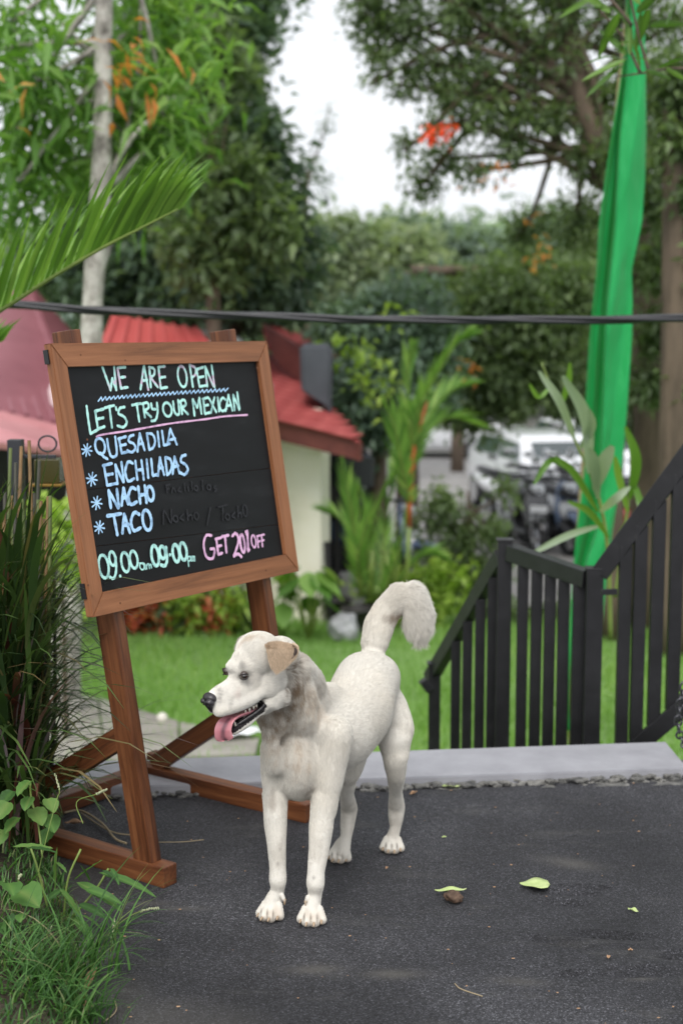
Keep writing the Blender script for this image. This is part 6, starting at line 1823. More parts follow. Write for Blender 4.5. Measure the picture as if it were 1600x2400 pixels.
def broad_leaf(name, p0, d, L, Wd, mat, root, inv, tone, bend=.8, shape='lance', roll=0.0):
    """one big folded leaf with midrib, curving down"""
    d = Vector(d).normalized(); s_ = d.cross(Vector((0, 0, 1))).normalized()
    if roll: s_ = Matrix.Rotation(roll, 3, d) @ s_
    V = []; K = 12; pos = Vector(p0)
    up0 = s_.cross(d)
    for k in range(K + 1):
        t = k / K
        if shape == 'lance': wv = (t ** .55) * (1 - t) ** .85 * 1.75
        else: wv = math.sin(math.pi * min(1, t * .97 + .05)) ** .6 * (1.15 - .55 * t)
        wv = wv * Wd * .5 + .0003
        dd = (d + Vector((0, 0, -bend * t * 1.4))).normalized(); up = s_.cross(dd).normalized()
        rip = .03 * Wd * math.sin(k * 2.1)
        V += [tuple(pos + s_ * wv + up * (wv * .28 + rip)), tuple(pos + s_ * wv * .5 + up * wv * .10), tuple(pos), tuple(pos - s_ * wv * .5 + up * wv * .10), tuple(pos - s_ * wv + up * (wv * .28 - rip))]
        pos = pos + dd * (L / K)
    F = []
    for k in range(K):
        for j in range(4): F.append((5 * k + j, 5 * k + j + 1, 5 * k + 5 + j + 1, 5 * k + 5 + j))
    tn = np.tile([tone, tone, min(1, tone + .25), tone, tone], K + 1)
    o = link(name, mesh_np(name, np.array(V), np.array(F), {'tone': tn}, smooth=True), mat, root); o.matrix_parent_inverse = inv
    return o

def weeds():
    rng = random.Random(21)
    # broad bladed grass weed reaching over the foot of the easel
    b0 = gnd(160, 2130); root = empty('weed', b0, 'weed with long lance shaped leaves reaching past the front foot of the easel', 'weed'); inv = Matrix.Translation(-b0)
    Yw = 2.93
    stems = [[(170, 2150), (225, 2085), (255, 2035)], [(150, 2150), (160, 2060), (190, 1990)], [(120, 2160), (90, 2040), (70, 1980)]]
    for s in stems:
        o = tube('stem', smooth_path([at(*p, Yw + .02 * i) for i, p in enumerate(s)], 4), .0026, M_stem, root, 6); o.matrix_parent_inverse = inv
    # (start px, tip px, width px)
    LV = [((232, 2045), (358, 2106), 26, .3), ((180, 2068), (280, 2140), 30, .3), ((240, 2040), (280, 2075), 16, .4), ((175, 2062), (238, 2018), 22, .1), ((135, 1985), (132, 2080), 26, .4), ((60, 1988), (130, 2000), 20, .2),
          ((140, 2085), (182, 2150), 26, .4), ((185, 2120), (252, 2160), 18, .4), ((50, 2100), (95, 2042), 28, .1), ((190, 2145), (235, 2185), 18, .5), ((80, 2170), (118, 2225), 28, .5), ((200, 2085), (285, 2125), 22, .35),
          ((130, 2020), (155, 2046), 14, .3), ((260, 2035), (278, 2078), 12, .5), ((30, 1985), (120, 1990), 24, .15), ((170, 2150), (212, 2205), 24, .5), ((265, 2180), (270, 2235), 16, .5), ((20, 2040), (60, 2000), 24, .1), ((110, 2110), (150, 2085), 18, .2), ((210, 2065), (190, 2030), 14, .2)]
    for i, (a, c, w_, be) in enumerate(LV):
        y = Yw - .05 * rng.random(); p = at(*a, y); q = at(*c, y - .05 * rng.random()); L = (q - p).length
        d = (q - p).normalized() + Vector((0, 0, be * .75))
        broad_leaf('leaf', p, d, L * 1.06, w_ * mpp(2.9) * 1.45, L_weed, root, inv, rng.uniform(.2, .9), be, roll=rng.uniform(-.5, .9))
    # round leaved creeper
    b0 = gnd(90, 1990); root = empty('creeper', b0, 'creeper with rounded heart shaped leaves beside the rear foot of the easel', 'creeper'); inv = Matrix.Translation(-b0)
    ctrs = [(72, 1848, 44), (72, 1882, 36), (112, 1888, 40), (78, 1915, 50), (110, 1930, 50), (20, 1900, 50), (45, 1935, 46), (5, 1960, 40), (120, 1960, 40), (30, 1870, 40)]
    o = tube('stem', smooth_path([at(100, 2010, 3.0), at(90, 1930, 3.05), at(74, 1870, 3.08), at(72, 1835, 3.08)], 4), .0022, M_stem, root, 6); o.matrix_parent_inverse = inv
    for i, (x, y, w_) in enumerate(ctrs):
        yy = 3.02 + .01 * i; c = at(x, y - w_ * .4, yy); a = rng.uniform(-.7, .7)
        broad_leaf('leaf', c, Vector((math.sin(a), -.75, -.45)), w_ * mpp(3) * 1.15, w_ * mpp(3) * 1.1, L_weed, root, inv, rng.uniform(.4, .95), .3, shape='heart', roll=rng.uniform(-.3, .3))
    b0 = gnd(15, 2240); root = empty('broadleaf_weed', b0, 'large rounded crinkled leaves low in the grass at the left edge', 'weed'); inv = Matrix.Translation(-b0)
    for i, (x, y, w_) in enumerate([(45, 2090, 85), (8, 2160, 70), (20, 2070, 60), (60, 2140, 40), (-20, 2220, 70), (85, 2215, 36)]):
        yy = 2.86 - .03 * i; c = at(x, y, yy)
        broad_leaf('leaf', c, Vector((rng.uniform(-.3, .9), -.7, .1)), w_ * mpp(2.9) * 1.0, w_ * mpp(2.9), L_weed, root, inv, rng.uniform(.3, .8), .5, shape='heart', roll=rng.uniform(-.2, .5))
    # seed heads
    seedm = mat_noise('seed_head', [(.3, (.25, .27, .14)), (.7, (.48, .50, .34))], 60, .8)
    for i, s in enumerate([[(75, 2200), (90, 2050), (132, 1880), (140, 1860), (136, 1835), (130, 1815)], [(20, 2330), (70, 2250), (92, 2222), (108, 2195), (122, 2172)], [(20, 2330), (70, 2260), (92, 2225), (120, 2219), (146, 2213)], [(150, 2300), (240, 2200), (300, 2150), (340, 2133), (372, 2128)], [(30, 2200), (38, 2120), (45, 2060), (50, 2050)], [(195, 1930), (180, 1880), (225, 1862), (250, 1850)], [(230, 2380), (250, 2300), (262, 2210), (268, 2155)]]):
        b0 = at(*s[0], 2.85); root = empty('grass_stalk', b0, ['grass stalk with a pale seed head leaning at the rear of the easel foot', 'short forked seed head pointing up in the lower left grass', 'short forked seed head lying level in the lower left grass', 'long grass stalk with a feathery head reaching right over the asphalt', 'upright thin grass stalk near the left edge', 'thin grass sprig across the easel crossbar', 'upright grass stalk at the edge of the lower tuft'][i], 'grass stalk', 'seeding grass stalks on the verge'); inv = Matrix.Translation(-b0)
        ps = smooth_path([at(*p, 2.85 + (.05 * k if i in (0, 5) else 0)) for k, p in enumerate(s)], 5)
        o = tube('stem', ps, .0010, M_stem, root, 5); o.matrix_parent_inverse = inv
        bm = bmesh.new()
        for k in range(22):
            t = .68 + .32 * k / 21; p = Vector(ps[min(len(ps) - 1, int(t * (len(ps) - 1)))]).lerp(Vector(ps[min(len(ps) - 1, int(t * (len(ps) - 1)) + 1)]), (t * (len(ps) - 1)) % 1)
            bmesh.ops.create_icosphere(bm, subdivisions=1, radius=.0017, matrix=Matrix.Translation(p + Vector((rng.uniform(-.0014, .0014), 0, rng.uniform(-.0014, .0014)))) @ Matrix.Diagonal((1, 1, 1.6, 1)))
        o = link('seeds', bm_mesh('seeds', bm), seedm, root); o.matrix_parent_inverse = inv; o['kind'] = 'stuff'
weeds()

# ---- twig of the tree overhead, hanging in front of the banner top
def overhead_twig():
    Y = 5.6; p0 = at(1700, 170, Y); root = empty('leafy_branch', p0, 'leafy branch reaching in from the right before the top of the green banner', 'branch'); inv = Matrix.Translation(-p0)
    bm_ = [[(1700, 165), (1580, 160), (1500, 172), (1440, 180)], [(1520, 172), (1490, 60), (1470, -40)], [(1500, 172), (1460, 90), (1400, 20)], [(1480, 60), (1430, 0), (1380, -30)]]
    for s in bm_:
        ps = smooth_path([at(*p, Y) for p in s], 5); o = tube('twig', ps, [.007 - .0003 * k for k in range(len(ps))], M_bark_dark, root, 6); o.matrix_parent_inverse = inv
    rng = random.Random(8)
    LV = [((1470, 138), (1395, 128), 14), ((1465, 140), (1362, 182), 18), ((1462, 150), (1370, 222), 22), ((1455, 142), (1425, 185), 12), ((1480, 135), (1525, 140), 12), ((1470, 100), (1440, 100), 16), ((1465, 130), (1405, 62), 26), ((1475, 130), (1470, 30), 22), ((1485, 120), (1500, 20), 28),
          ((1440, 40), (1345, 55), 14), ((1430, 30), (1375, -5), 24), ((1440, 20), (1300, 15), 18), ((1450, 30), (1400, 130), 26), ((1490, 30), (1540, -20), 24), ((1500, 60), (1530, 100), 18), ((1520, 60), (1600, 50), 22), ((1560, 60), (1590, -10), 20), ((1500, 10), (1465, -60), 26), ((1450, 0), (1400, -50), 24), ((1510, 165), (1570, 175), 14),
          ((1540, 160), (1600, 130), 12), ((1430, 130), (1360, 150), 12), ((1470, 60), (1430, 10), 22), ((1520, 20), (1500, 90), 24), ((1560, 160), (1610, 185), 14), ((1480, 90), (1500, 160), 22), ((1420, 20), (1350, -20), 24), ((1380, 0), (1310, 30), 16), ((1460, 70), (1405, 80), 24)]
    for i, (a, c, w_) in enumerate(LV):
        p = at(*a, Y + rng.uniform(-.15, .1)); q = at(*c, Y + rng.uniform(-.2, .15)); L = (q - p).length
        broad_leaf('leaf', p, (q - p), L * 1.05, w_ * mpp(Y) * 1.2, L_mid2, root, inv, rng.uniform(.1, .8), .12, roll=rng.uniform(-1.3, .3))
L_mid2 = mat_leaf('leaf_overhead', [(0, (.035, .075, .02)), (.5, (.075, .15, .03)), (1, (.15, .26, .05))], trans=.4, rough=.35)
overhead_twig()
# ================================================================== things in the distance and on the ground
def make_scooter(colour, seat):
    root = empty('scooter', (0, 0, 0), 'x', 'scooter', 'scooters parked in the lot')
    bodym = colour; tyre = M_tyre; metal = M_chrome
    def wheel(y):
        bm = bmesh.new(); 
        path = [Vector((0, y + .225 * math.cos(a), .275 + .225 * math.sin(a))) for a in np.linspace(0, 2 * math.pi, 25)]
        w_ = tube('wheel', path, .048, tyre, root, 8)
        bm.free(); bm = bmesh.new()
        for k in range(6):
            a = k * math.pi / 3; bm_box(bm, (.02, .19, .02), Matrix.Translation((0, y, .275)) @ Matrix.Rotation(a, 4, 'X') @ Matrix.Translation((0, .095, 0)))
        bmesh.ops.create_cone(bm, cap_ends=True, segments=12, radius1=.06, radius2=.06, depth=.09, matrix=Matrix.Translation((0, y, .275)) @ Matrix.Rotation(R(90), 4, 'Y'))
        link('rim', bm_mesh('rim', bm), metal, w_)
    wheel(-.62); wheel(.62)
    def loft(name, secs, mat):
        """secs: (y, z, halfwidth, halfheight)"""
        K = 12; V = []; F = []
        for (y, z, a, b_) in secs:
            for k in range(K):
                t = 2 * math.pi * k / K; V.append((a * math.copysign(abs(math.cos(t)) ** .8, math.cos(t)), y, z + b_ * math.copysign(abs(math.sin(t)) ** .8, math.sin(t))))
        for i in range(len(secs) - 1):
            for k in range(K): F.append((i * K + k, i * K + (k + 1) % K, (i + 1) * K + (k + 1) % K, (i + 1) * K + k))
        me = mesh_np(name, np.array(V), [np.array(F)], smooth=True); return link(name, me, mat, root)
    loft('front_fender', [(-.88, .42, .03, .01), (-.80, .52, .07, .05), (-.62, .56, .08, .05), (-.46, .46, .06, .04), (-.42, .40, .02, .01)], bodym)
    # leg shield, sloping up to the handlebar
    V = loft('leg_shield', [(-.52, .38, .12, .08), (-.50, .55, .20, .12), (-.46, .72, .19, .12), (-.42, .88, .15, .10), (-.40, .97, .08, .03)], bodym)
    loft('headlight', [(-.545, .88, .03, .02), (-.56, .90, .08, .05), (-.50, .92, .10, .06), (-.44, .92, .09, .05)], M_lamp)
    loft('floorboard', [(-.50, .33, .14, .04), (-.10, .32, .16, .05), (.10, .40, .15, .10)], M_blackpl)
    loft('rear_body', [(.02, .55, .10, .12), (.25, .62, .16, .14), (.60, .68, .15, .12), (.88, .76, .08, .06), (.98, .80, .02, .01)], bodym)
    loft('seat', [(.0, .76, .08, .03), (.12, .80, .13, .05), (.45, .83, .14, .05), (.80, .88, .11, .04), (.88, .88, .05, .02)], seat)
    tube('handlebar', [Vector((-.33, -.26, 1.0)), Vector((-.18, -.36, 1.02)), Vector((0, -.42, 1.0)), Vector((.18, -.36, 1.02)), Vector((.33, -.26, 1.0))], .020, M_blackpl, root)
    for s in (-1, 1):
        h = tube('mirror_stalk', [Vector((.2 * s, -.36, 1.02)), Vector((.27 * s, -.40, 1.2))], .007, metal, root)
        bm = bmesh.new(); bmesh.ops.create_uvsphere(bm, u_segments=12, v_segments=8, radius=.06, matrix=Matrix.Translation((.30 * s, -.40, 1.23)) @ Matrix.Diagonal((1.2, .25, .8, 1)))
        link('mirror', bm_mesh('mirror', bm), metal, h, smooth=True)
        tube('fork', [Vector((.07 * s, -.62, .275)), Vector((.06 * s, -.50, .70))], .018, metal, root)
    link('number_plate', bar_mesh('number_plate', (-.12, -.60, .66), (.12, -.60, .66), .012, .09, (0, 1, 0), .003), M_plate, root)
    return root
M_tyre = mat_plain('tyre_rubber', (.012, .012, .013), .75)
M_chrome = mat_plain('chrome', (.55, .56, .58), .22, .5, .9)
M_blackpl = mat_plain('black_plastic', (.018, .018, .020), .45)
M_lamp = mat_plain('lamp_glass', (.62, .64, .68), .12, .8, .1, 1)
M_plate = mat_plain('plate_white', (.65, .66, .68), .4)
M_paintw = mat_plain('paint_white', (.72, .73, .75), .25, .5, 0, 1)
M_paintb = mat_plain('paint_black', (.012, .012, .014), .2, .5, 0, 1)
M_paintblue = mat_plain('paint_steel_blue', (.12, .17, .28), .25, .5, 0, 1)
M_paintred = mat_plain('paint_red', (.35, .02, .015), .25, .5, 0, 1)
M_seat = mat_plain('seat_vinyl', (.02, .02, .022), .5)
M_glass = mat_plain('dark_glass', (.02, .035, .035), .06, .8, 0, 1)

def copy_tree(o, parent=None):
    c = o.copy(); COL.objects.link(c)
    if parent is not None:
        c.parent = parent; c.matrix_parent_inverse = o.matrix_parent_inverse
    for ch in o.children: copy_tree(ch, c)
    return c

def scooters():
    protos = [make_scooter(M_paintb, M_seat), make_scooter(M_paintw, M_seat), make_scooter(M_paintblue, M_seat), make_scooter(M_paintred, M_seat)]
    used = set()
    #  px, ground row, Y, heading deg, proto, label
    S = [(1215, 1310, 18.6, 12, 0, 'black scooter with a white number plate, foremost of the parked row'),
         (1278, 1300, 18.9, 20, 2, 'steel blue scooter just right of the foremost black one'),
         (1185, 1290, 19.8, -5, 1, 'white scooter behind and left of the foremost black one'),
         (1335, 1310, 18.3, 25, 1, 'white scooter half hidden by the green banner'),
         (1250, 1270, 20.4, 8, 1, 'white scooter in the second row, before the nearest white car'),
         (1305, 1270, 20.3, 15, 0, 'black scooter in the second row, before the nearest white car'),
         (1190, 1260, 21.3, 30, 1, 'white scooter at the far left end of the second row'),
         (1225, 1265, 20.9, -12, 1, 'white scooter close behind the foremost black one'),
         (1345, 1265, 21.0, 10, 1, 'white scooter at the rear, touching the left edge of the green banner'),
         (1455, 1290, 18.8, 30, 2, 'steel blue scooter right of the green banner'),
         (1500, 1290, 19.2, 20, 1, 'white scooter seen past the stair handrail'),
         (1545, 1380, 16.6, 60, 3, 'red scooter glimpsed between the right hand railing bars'),
         (760, 1455, 15.2, 80, 0, 'black scooter in the shade under the dark awning'),
         (850, 1450, 15.3, 70, 2, 'steel blue scooter under the dark awning, behind the white sack')]
    for px, gy, Y, hd, pi_, lab in S:
        o = protos[pi_] if pi_ not in used else copy_tree(protos[pi_]); used.add(pi_)
        p = at(px, gy, Y); o.location = (p.x, Y, lawn_z(Y) + .05); o.rotation_euler = (0, R(4), R(hd)); o['label'] = lab
scooters()

def make_car(kind='van'):
    root = empty('parked_car', (0, 0, 0), 'x', 'car', 'white vehicles in the lot')
    # profile along y (front at -y); stations: (y, half width low, z low, z belt, half width roof, z roof)
    st = [(-2.05, .62, .38, .62, .55, .64), (-1.95, .80, .26, .80, .72, .84), (-1.35, .85, .22, .98, .74, 1.02), (-1.0, .86, .22, 1.02, .72, 1.10), (-.55, .86, .22, 1.05, .66, 1.58), (-.2, .86, .22, 1.06, .66, 1.68),
          (1.1, .86, .22, 1.06, .66, 1.70), (1.75, .85, .24, 1.05, .64, 1.64), (1.98, .82, .28, 1.02, .60, 1.45), (2.05, .76, .36, .98, .58, 1.10)]
    V = []; F = []
    for (y, a, z0, zb_, b_, zr) in st:
        zm = (z0 + zb_) / 2
        ring = [(a * .9, z0), (a, z0 + .12), (a * 1.03, zm), (a, zb_), (b_ + (a - b_) * .25, zb_ + (zr - zb_) * .7), (b_, zr - .03), (b_ * .8, zr + .01)]
        pts = ring + [(-x, z) for x, z in ring[::-1]]
        V += [(x, y, z) for x, z in pts]
    K = 14
    for i in range(len(st) - 1):
        for k in range(K): F.append((i * K + k, i * K + (k + 1) % K, (i + 1) * K + (k + 1) % K, (i + 1) * K + k))
    caps = [tuple(range(K))[::-1], tuple(range((len(st) - 1) * K, len(st) * K))]
    bm = bmesh.new(); vs = [bm.verts.new(v) for v in V]
    for f in F: bm.faces.new([vs[i] for i in f])
    for f in caps: bm.faces.new([vs[i] for i in f])
    body = link('body', bm_mesh('body', bm), M_paintw, root, smooth=True)
    sb = body.modifiers.new('s', 'SUBSURF'); sb.levels = 1; sb.render_levels = 1
    # glazing, a touch proud of the body
    quad_local('windscreen', [(-.62, -1.02, 1.07), (.62, -1.02, 1.07), (.56, -.60, 1.52), (-.56, -.60, 1.52)], M_glass, root, (0, -.03, .02))
    for s in (-1, 1):
        quad_local('side_window', [(.80 * s, -.78, 1.09), (.80 * s, .25, 1.10), (.70 * s, .25, 1.54), (.71 * s, -.45, 1.50)], M_glass, root, (.035 * s, 0, .01))
        quad_local('side_window', [(.80 * s, .33, 1.10), (.80 * s, 1.55, 1.10), (.70 * s, 1.45, 1.52), (.70 * s, .33, 1.54)], M_glass, root, (.035 * s, 0, .01))
        bm = bmesh.new(); bmesh.ops.create_uvsphere(bm, u_segments=12, v_segments=8, radius=.12, matrix=Matrix.Translation((.60 * s, -1.93, .70)) @ Matrix.Diagonal((1.2, .5, .7, 1))); link('headlight', bm_mesh('headlight', bm), M_lamp, root, smooth=True)
        bm = bmesh.new(); bm_box(bm, (.10, .16, .12), Matrix.Translation((.95 * s, -.82, 1.10)), .03, 2); link('wing_mirror', bm_mesh('wing_mirror', bm), M_paintw, root)
        for y in (-1.3, 1.3):
            bm = bmesh.new(); bmesh.ops.create_cone(bm, cap_ends=True, segments=24, radius1=.31, radius2=.31, depth=.2, matrix=Matrix.Translation((.80 * s, y, .31)) @ Matrix.Rotation(R(90), 4, 'Y')); wl = link('wheel', bm_mesh('wheel', bm), M_tyre, root)
            bm = bmesh.new(); bmesh.ops.create_cone(bm, cap_ends=True, segments=20, radius1=.19, radius2=.17, depth=.22, matrix=Matrix.Translation((.81 * s, y, .31)) @ Matrix.Rotation(R(90), 4, 'Y')); link('rim', bm_mesh('rim', bm), M_chrome, wl)
    bm = bmesh.new(); bm_box(bm, (1.0, .06, .22), Matrix.Translation((0, -2.03, .58)), .02, 2); link('grille', bm_mesh('grille', bm), M_blackpl, root)
    bm = bmesh.new(); bm_box(bm, (.42, .03, .12), Matrix.Translation((0, -2.075, .45)), .01, 1); link('number_plate', bm_mesh('number_plate', bm), M_plate, root)
    for o in [c for c in bpy.data.objects if c.parent is root]:
        for v in o.data.vertices:
            if v.co.z > .8: v.co.z = .8 + (v.co.z - .8) * .66
    return root
def quad_local(name, pts, mat, root, off):
    o_ = Vector(off); bm = bmesh.new(); a = [bm.verts.new(Vector(p) + o_) for p in pts]; b_ = [bm.verts.new(Vector(p) - o_ * .3) for p in pts]
    bm.faces.new(a); bm.faces.new(b_[::-1])
    for k in range(4): bm.faces.new((a[k], b_[k], b_[(k + 1) % 4], a[(k + 1) % 4]))
    return link(name, bm_mesh(name, bm), mat, root)
def cars():
    c = make_car(); first = True
    for px, Y, hd, lab in ((1290, 23.5, 12, 'white car parked behind the scooters, nearest of the cars'), (1500, 26, 5, 'white car seen right of the green banner above the handrail'), (1010, 40, 80, 'white car far across the lot, left of the bushes'), (1075, 41, 85, 'white car far across the lot, right of the areca cane'), (1385, 30, 8, 'white car parked beyond the nearest one')):
        o = c if first else copy_tree(c); first = False
        p = at(px, 1000, Y); o.location = (p.x, Y, lawn_z(Y) + .05); o.rotation_euler = (0, 0, R(hd)); o['label'] = lab
cars()

def clutter():
    m = mat_noise('sack_white', [(.3, (.16, .16, .17)), (.7, (.40, .40, .42))], 4, .5, bump=.6, bscale=12, dist=.05)
    p = at(808, 1450, 12.0); p = Vector((p.x, p.y, lawn_z(p.y)))
    bm = bmesh.new(); bmesh.ops.create_icosphere(bm, subdivisions=4, radius=.135)
    for v in bm.verts:
        n_ = mnoise.noise(v.co * 11) * .04 + mnoise.noise(v.co * 24) * .008; v.co += v.co.normalized() * n_
        if v.co.z < -.095: v.co.z = -.095
    o = link('sack', bm_mesh('sack', bm), m, smooth=True); o.location = p + Vector((0, 0, .125)); o['label'] = 'round white plastic sack on the ground below the dark awning'; o['category'] = 'sack'
    mc = mat_noise('concrete_grey', [(.3, (.20, .20, .20)), (.7, (.30, .30, .29))], 6, .9)
    for (x, y, s, lab) in ((855, 1455, (.55, .3, .42), 'grey concrete block behind the white sack'), (775, 1470, (.25, .2, .2), 'small grey block at the foot of the cream wall corner')):
        q = lawn_at(x, y); bm = bmesh.new(); bm_box(bm, s, Matrix.Translation((0, 0, s[2] / 2)), .02, 2)
        bm2 = bm; o = link('concrete_block', bm_mesh('concrete_block', bm2), mc); o.location = (q.x, q.y + .5, lawn_z(q.y + .5)); o['label'] = lab; o['category'] = 'block'
    # pots
    mp_ = mat_noise('dark_pot', [(.3, (.02, .02, .02)), (.7, (.05, .045, .04))], 6, .6)
    for i, (x, y, lab) in enumerate(((790, 1462, 'dark plant pot left of the white sack'), (835, 1488, 'dark plant pot right of the white sack'), (880, 1480, 'dark plant pot under the yellow green shrub'))):
        q = lawn_at(x, y); root = empty('plant_pot', q, lab, 'pot', 'dark pots below the awning')
        prof = [(.09, 0), (.13, .22), (.145, .22), (.145, .25), (.12, .25), (.11, .20)]
        K = 16; V = [(r * math.cos(2 * math.pi * k / K), r * math.sin(2 * math.pi * k / K), z) for r, z in prof for k in range(K)]
        F = [(i_ * K + k, i_ * K + (k + 1) % K, (i_ + 1) * K + (k + 1) % K, (i_ + 1) * K + k) for i_ in range(len(prof) - 1) for k in range(K)]
        link('pot', mesh_np('pot', np.array(V), np.array(F), smooth=True), mp_, root)
        bm = bmesh.new(); bmesh.ops.create_circle(bm, cap_ends=True, segments=16, radius=.112, matrix=Matrix.Translation((0, 0, .21))); link('soil', bm_mesh('soil', bm), M_soil, root)
    # globe lamp on the lawn by the path
    q = lawn_at(381, 1712); root = empty('garden_lamp', q, 'small white globe lamp on a short stem beside the stone path', 'lamp')
    bm = bmesh.new(); bmesh.ops.create_uvsphere(bm, u_segments=20, v_segments=12, radius=.032, matrix=Matrix.Translation((0, 0, .075))); link('globe', bm_mesh('globe', bm), mat_plain('globe', (.62, .58, .52), .4), root, smooth=True)
    bm = bmesh.new(); bmesh.ops.create_cone(bm, cap_ends=True, segments=12, radius1=.014, radius2=.012, depth=.06, matrix=Matrix.Translation((0, 0, .02))); link('stem', bm_mesh('stem', bm), M_blackpl, root)
    # post with lantern and ring among the reeds
    Y = 3.95; q = at(62, 1870, Y); q.z = 0
    root = empty('lantern_post', q, 'dark metal post with a small lantern and ring, half hidden by the reeds', 'lantern post'); inv = Matrix.Translation(-q)
    mm = mat_plain('painted_steel', (.03, .032, .038), .45); mo = mat_plain('lantern_glass', (.055, .05, .015), .2, .6)
    o = link('post', bar_mesh('post', q, Vector((q.x, q.y, at(60, 1030, Y).z)), .04, .04), mm, root); o.matrix_parent_inverse = inv
    c = at(116, 1100, Y)
    o = link('lantern', bar_mesh('lantern', c + Vector((0, 0, -.035)), c + Vector((0, 0, .03)), .07, .07), mo, root); o.matrix_parent_inverse = inv
    o = link('lantern_base', bar_mesh('lantern_base', c + Vector((0, 0, -.045)), c + Vector((0, 0, -.037)), .085, .085), mat_plain('brass', (.25, .15, .03), .4, .5, .5), root); o.matrix_parent_inverse = inv
    o = link('bracket', bar_mesh('bracket', Vector((q.x, q.y, c.z + .036)), c + Vector((.02, 0, .036)), .010, .010), mm, root); o.matrix_parent_inverse = inv
    ring = [at(112, 1040, Y) + Vector((.025 * math.cos(a), 0, .022 * math.sin(a))) for a in np.linspace(0, 2 * math.pi, 21)]
    o = tube('ring', ring, .003, mm, root, 6); o.matrix_parent_inverse = inv
clutter()

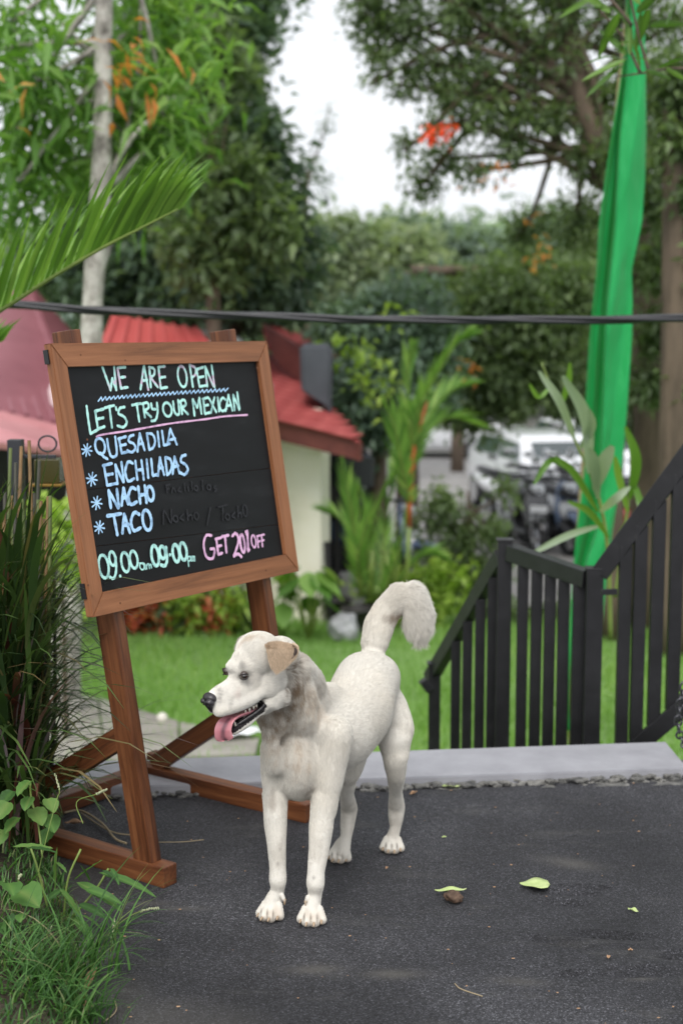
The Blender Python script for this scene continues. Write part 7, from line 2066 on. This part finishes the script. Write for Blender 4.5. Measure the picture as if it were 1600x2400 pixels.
# ---- fallen leaves and crumbs on the asphalt
def fallen():
    mg = mat_noise('fallen_leaf_green', [(.3, (.34, .44, .16)), (.7, (.48, .56, .25))], 60, .5, bump=.3, bscale=300, dist=.001)
    mb = mat_noise('dried_leaf_brown', [(.3, (.05, .03, .02)), (.7, (.12, .075, .05))], 60, .8)
    mt = mat_noise('dried_leaf_tan', [(.3, (.28, .16, .09)), (.7, (.42, .27, .16))], 60, .8)
    def leaf(px, py, L, W_, ang, mat, label, curl=.3, shape='lance', name='fallen_leaf', lift=0.0, cat='leaf'):
        c = gnd(px, py); K = 12; V = []
        for k in range(K + 1):
            t = k / K
            if shape == 'heart': wv = math.sin(math.pi * (t ** .62)) ** .8 * (1 - .1 * t)
            else: wv = math.sin(math.pi * t) ** .8
            for j in (-1, -.5, 0, .5, 1):
                notch = (-.10 * L * (1 - abs(j))) if (shape == 'heart' and k == 0) else 0
                x = L * (t - .5) - (.07 * L * abs(j) if shape == 'heart' and t < .15 else 0) + notch * -1 * 0; y = wv * W_ * .5 * j
                z = .004 + curl * W_ * .5 * abs(j * wv) ** 1.6 + curl * L * .10 * (2 * t - 1) ** 2 + .0015 * math.sin(t * 9 + j * 3) + lift * t * L
                V.append((x * math.cos(ang) - y * math.sin(ang), x * math.sin(ang) + y * math.cos(ang), z))
        F = [(5 * k + j, 5 * k + j + 1, 5 * k + j + 6, 5 * k + j + 5) for k in range(K) for j in range(4)]
        me = mesh_np(name, np.array(V), np.array(F), smooth=True)
        o = link(name, me, mat); o.location = (c.x, c.y, .002); sm = o.modifiers.new('t', 'SOLIDIFY'); sm.thickness = .0005
        tag(o, label, cat)
    leaf(1054, 1847, .055, .028, R(-6), mg, 'pale yellow oval leaf on the asphalt just below the grey kerb', .3)
    leaf(968, 1866, .034, .010, R(50), mt, 'curled rust brown leaf scrap right of the dog hind paw', 1.5)
    leaf(1250, 2078, .066, .064, R(172), mg, 'heart shaped yellow green leaf lying alone on the open asphalt', .14, 'heart')
    leaf(1055, 2096, .074, .020, R(6), mg, 'narrow yellow green leaf partly under a brown withered one', .8)
    leaf(1482, 2140, .026, .014, R(-40), mg, 'small torn pale green leaf at the right of the asphalt', .6)
    leaf(1040, 1967, .012, .006, R(20), mg, 'tiny green leaf scrap behind the heart shaped leaf', .6)
    leaf(1425, 2250, .012, .008, R(60), mt, 'tiny tan scrap low on the right asphalt', .8)
    leaf(1476, 2233, .010, .006, R(0), mt, 'tiny pinkish scrap right of the tan one', .8)
    leaf(906, 2040, .012, .006, R(60), mt, 'small tan crumb beside the rear paws', .8)
    leaf(213, 2330, .05, .018, R(70), mt, 'dry tan leaf standing at the lower verge edge', 1.6, lift=.7)
    leaf(190, 2375, .05, .03, R(20), mt, 'crumpled brown leaf below the verge grass', 1.2)
    leaf(175, 1935, .05, .022, R(10), mt, 'dull pinkish dead leaf beneath the easel crossbar', .8)
    # withered brown leaf, crumpled
    c = gnd(1064, 2114); bm = bmesh.new(); bmesh.ops.create_icosphere(bm, subdivisions=4, radius=.019)
    for v in bm.verts:
        n_ = v.co.normalized(); v.co = Vector((v.co.x * 1.15, v.co.y * .8, v.co.z * .75)); v.co += n_ * (.006 * mnoise.noise(v.co * 70) + .004 * mnoise.noise(v.co * 160)); 
        if n_.z < -.2: v.co.z = max(v.co.z, -.010)
    o = link('withered_leaf', bm_mesh('withered_leaf', bm), mb, smooth=True); o.location = (c.x, c.y, .012); tag(o, 'crumpled dark brown withered leaf on the asphalt', 'leaf')
    # twigs
    mtw = mat_plain('dry_stem', (.30, .24, .15), .8)
    def twig(pts, r, label, z=.004):
        ps = [gnd(*p, z) for p in pts]; b0 = ps[0].copy()
        o = tube('dry_stem', smooth_path(ps, 5), r, mtw, None, 6); tag(o, label, 'dry stem')
    twig([(1065, 2305), (1080, 2318), (1130, 2335)], .0012, 'thin dry stem on the lower asphalt')
    twig([(268, 2340), (272, 2370), (240, 2398)], .0014, 'curved dry stem at the bottom edge by the dusty verge')
    twig([(150, 1905), (190, 1900), (240, 1930), (270, 1965), (297, 1977)], .003, 'pale bent dry stalk between the easel foot and crossbar', .012)
    twig([(190, 1905), (235, 1935), (275, 1953), (330, 1958)], .0018, 'thin dry stalk behind the front post of the easel', .010)
    twig([(372, 1974), (430, 1973), (478, 1968)], .0010, 'thin dry straw right of the front post', .006)
    rng = random.Random(5); bm = bmesh.new()
    for i in range(260):
        x = rng.uniform(-.6, 1.6); y = rng.uniform(1.7, 4.2)
        if x < verge_x(y): continue
        s = rng.uniform(.0008, .0026)
        bmesh.ops.create_icosphere(bm, subdivisions=1, radius=s, matrix=Matrix.Translation((x, y, .006)) @ Matrix.Diagonal((rng.uniform(.8, 2), 1, .5, 1)))
    o = link('grit', bm_mesh('grit', bm), mt); tag(o, 'scattered tan crumbs of grit over the asphalt', 'grit', kind='stuff')
    # white scraps at the edge of the stone path
    mw = mat_plain('white_scrap', (.75, .76, .78), .6)
    for i, (x, y) in enumerate(((525, 1768), (560, 1762))):
        p = gnd(x, y, -.0); 
        q = lawn_at(x, 1750 + i * 4); bm = bmesh.new(); bmesh.ops.create_grid(bm, x_segments=8, y_segments=4, size=.5)
        for v in bm.verts: v.co = Vector((v.co.x * .24, v.co.y * .12, .02 * mnoise.noise(v.co * 5) + .02))
        o = link('paper_scrap', bm_mesh('paper_scrap', bm), mw, smooth=True); o.location = (q.x, q.y, lawn_z(q.y) + .075); o.rotation_euler = (0, 0, .4 * i); sm = o.modifiers.new('t', 'SOLIDIFY'); sm.thickness = .001
        tag(o, ['crumpled white paper scrap on the path, nearer the easel brace', 'crumpled white paper scrap on the path, nearer the dog chest'][i], 'paper')
fallen()
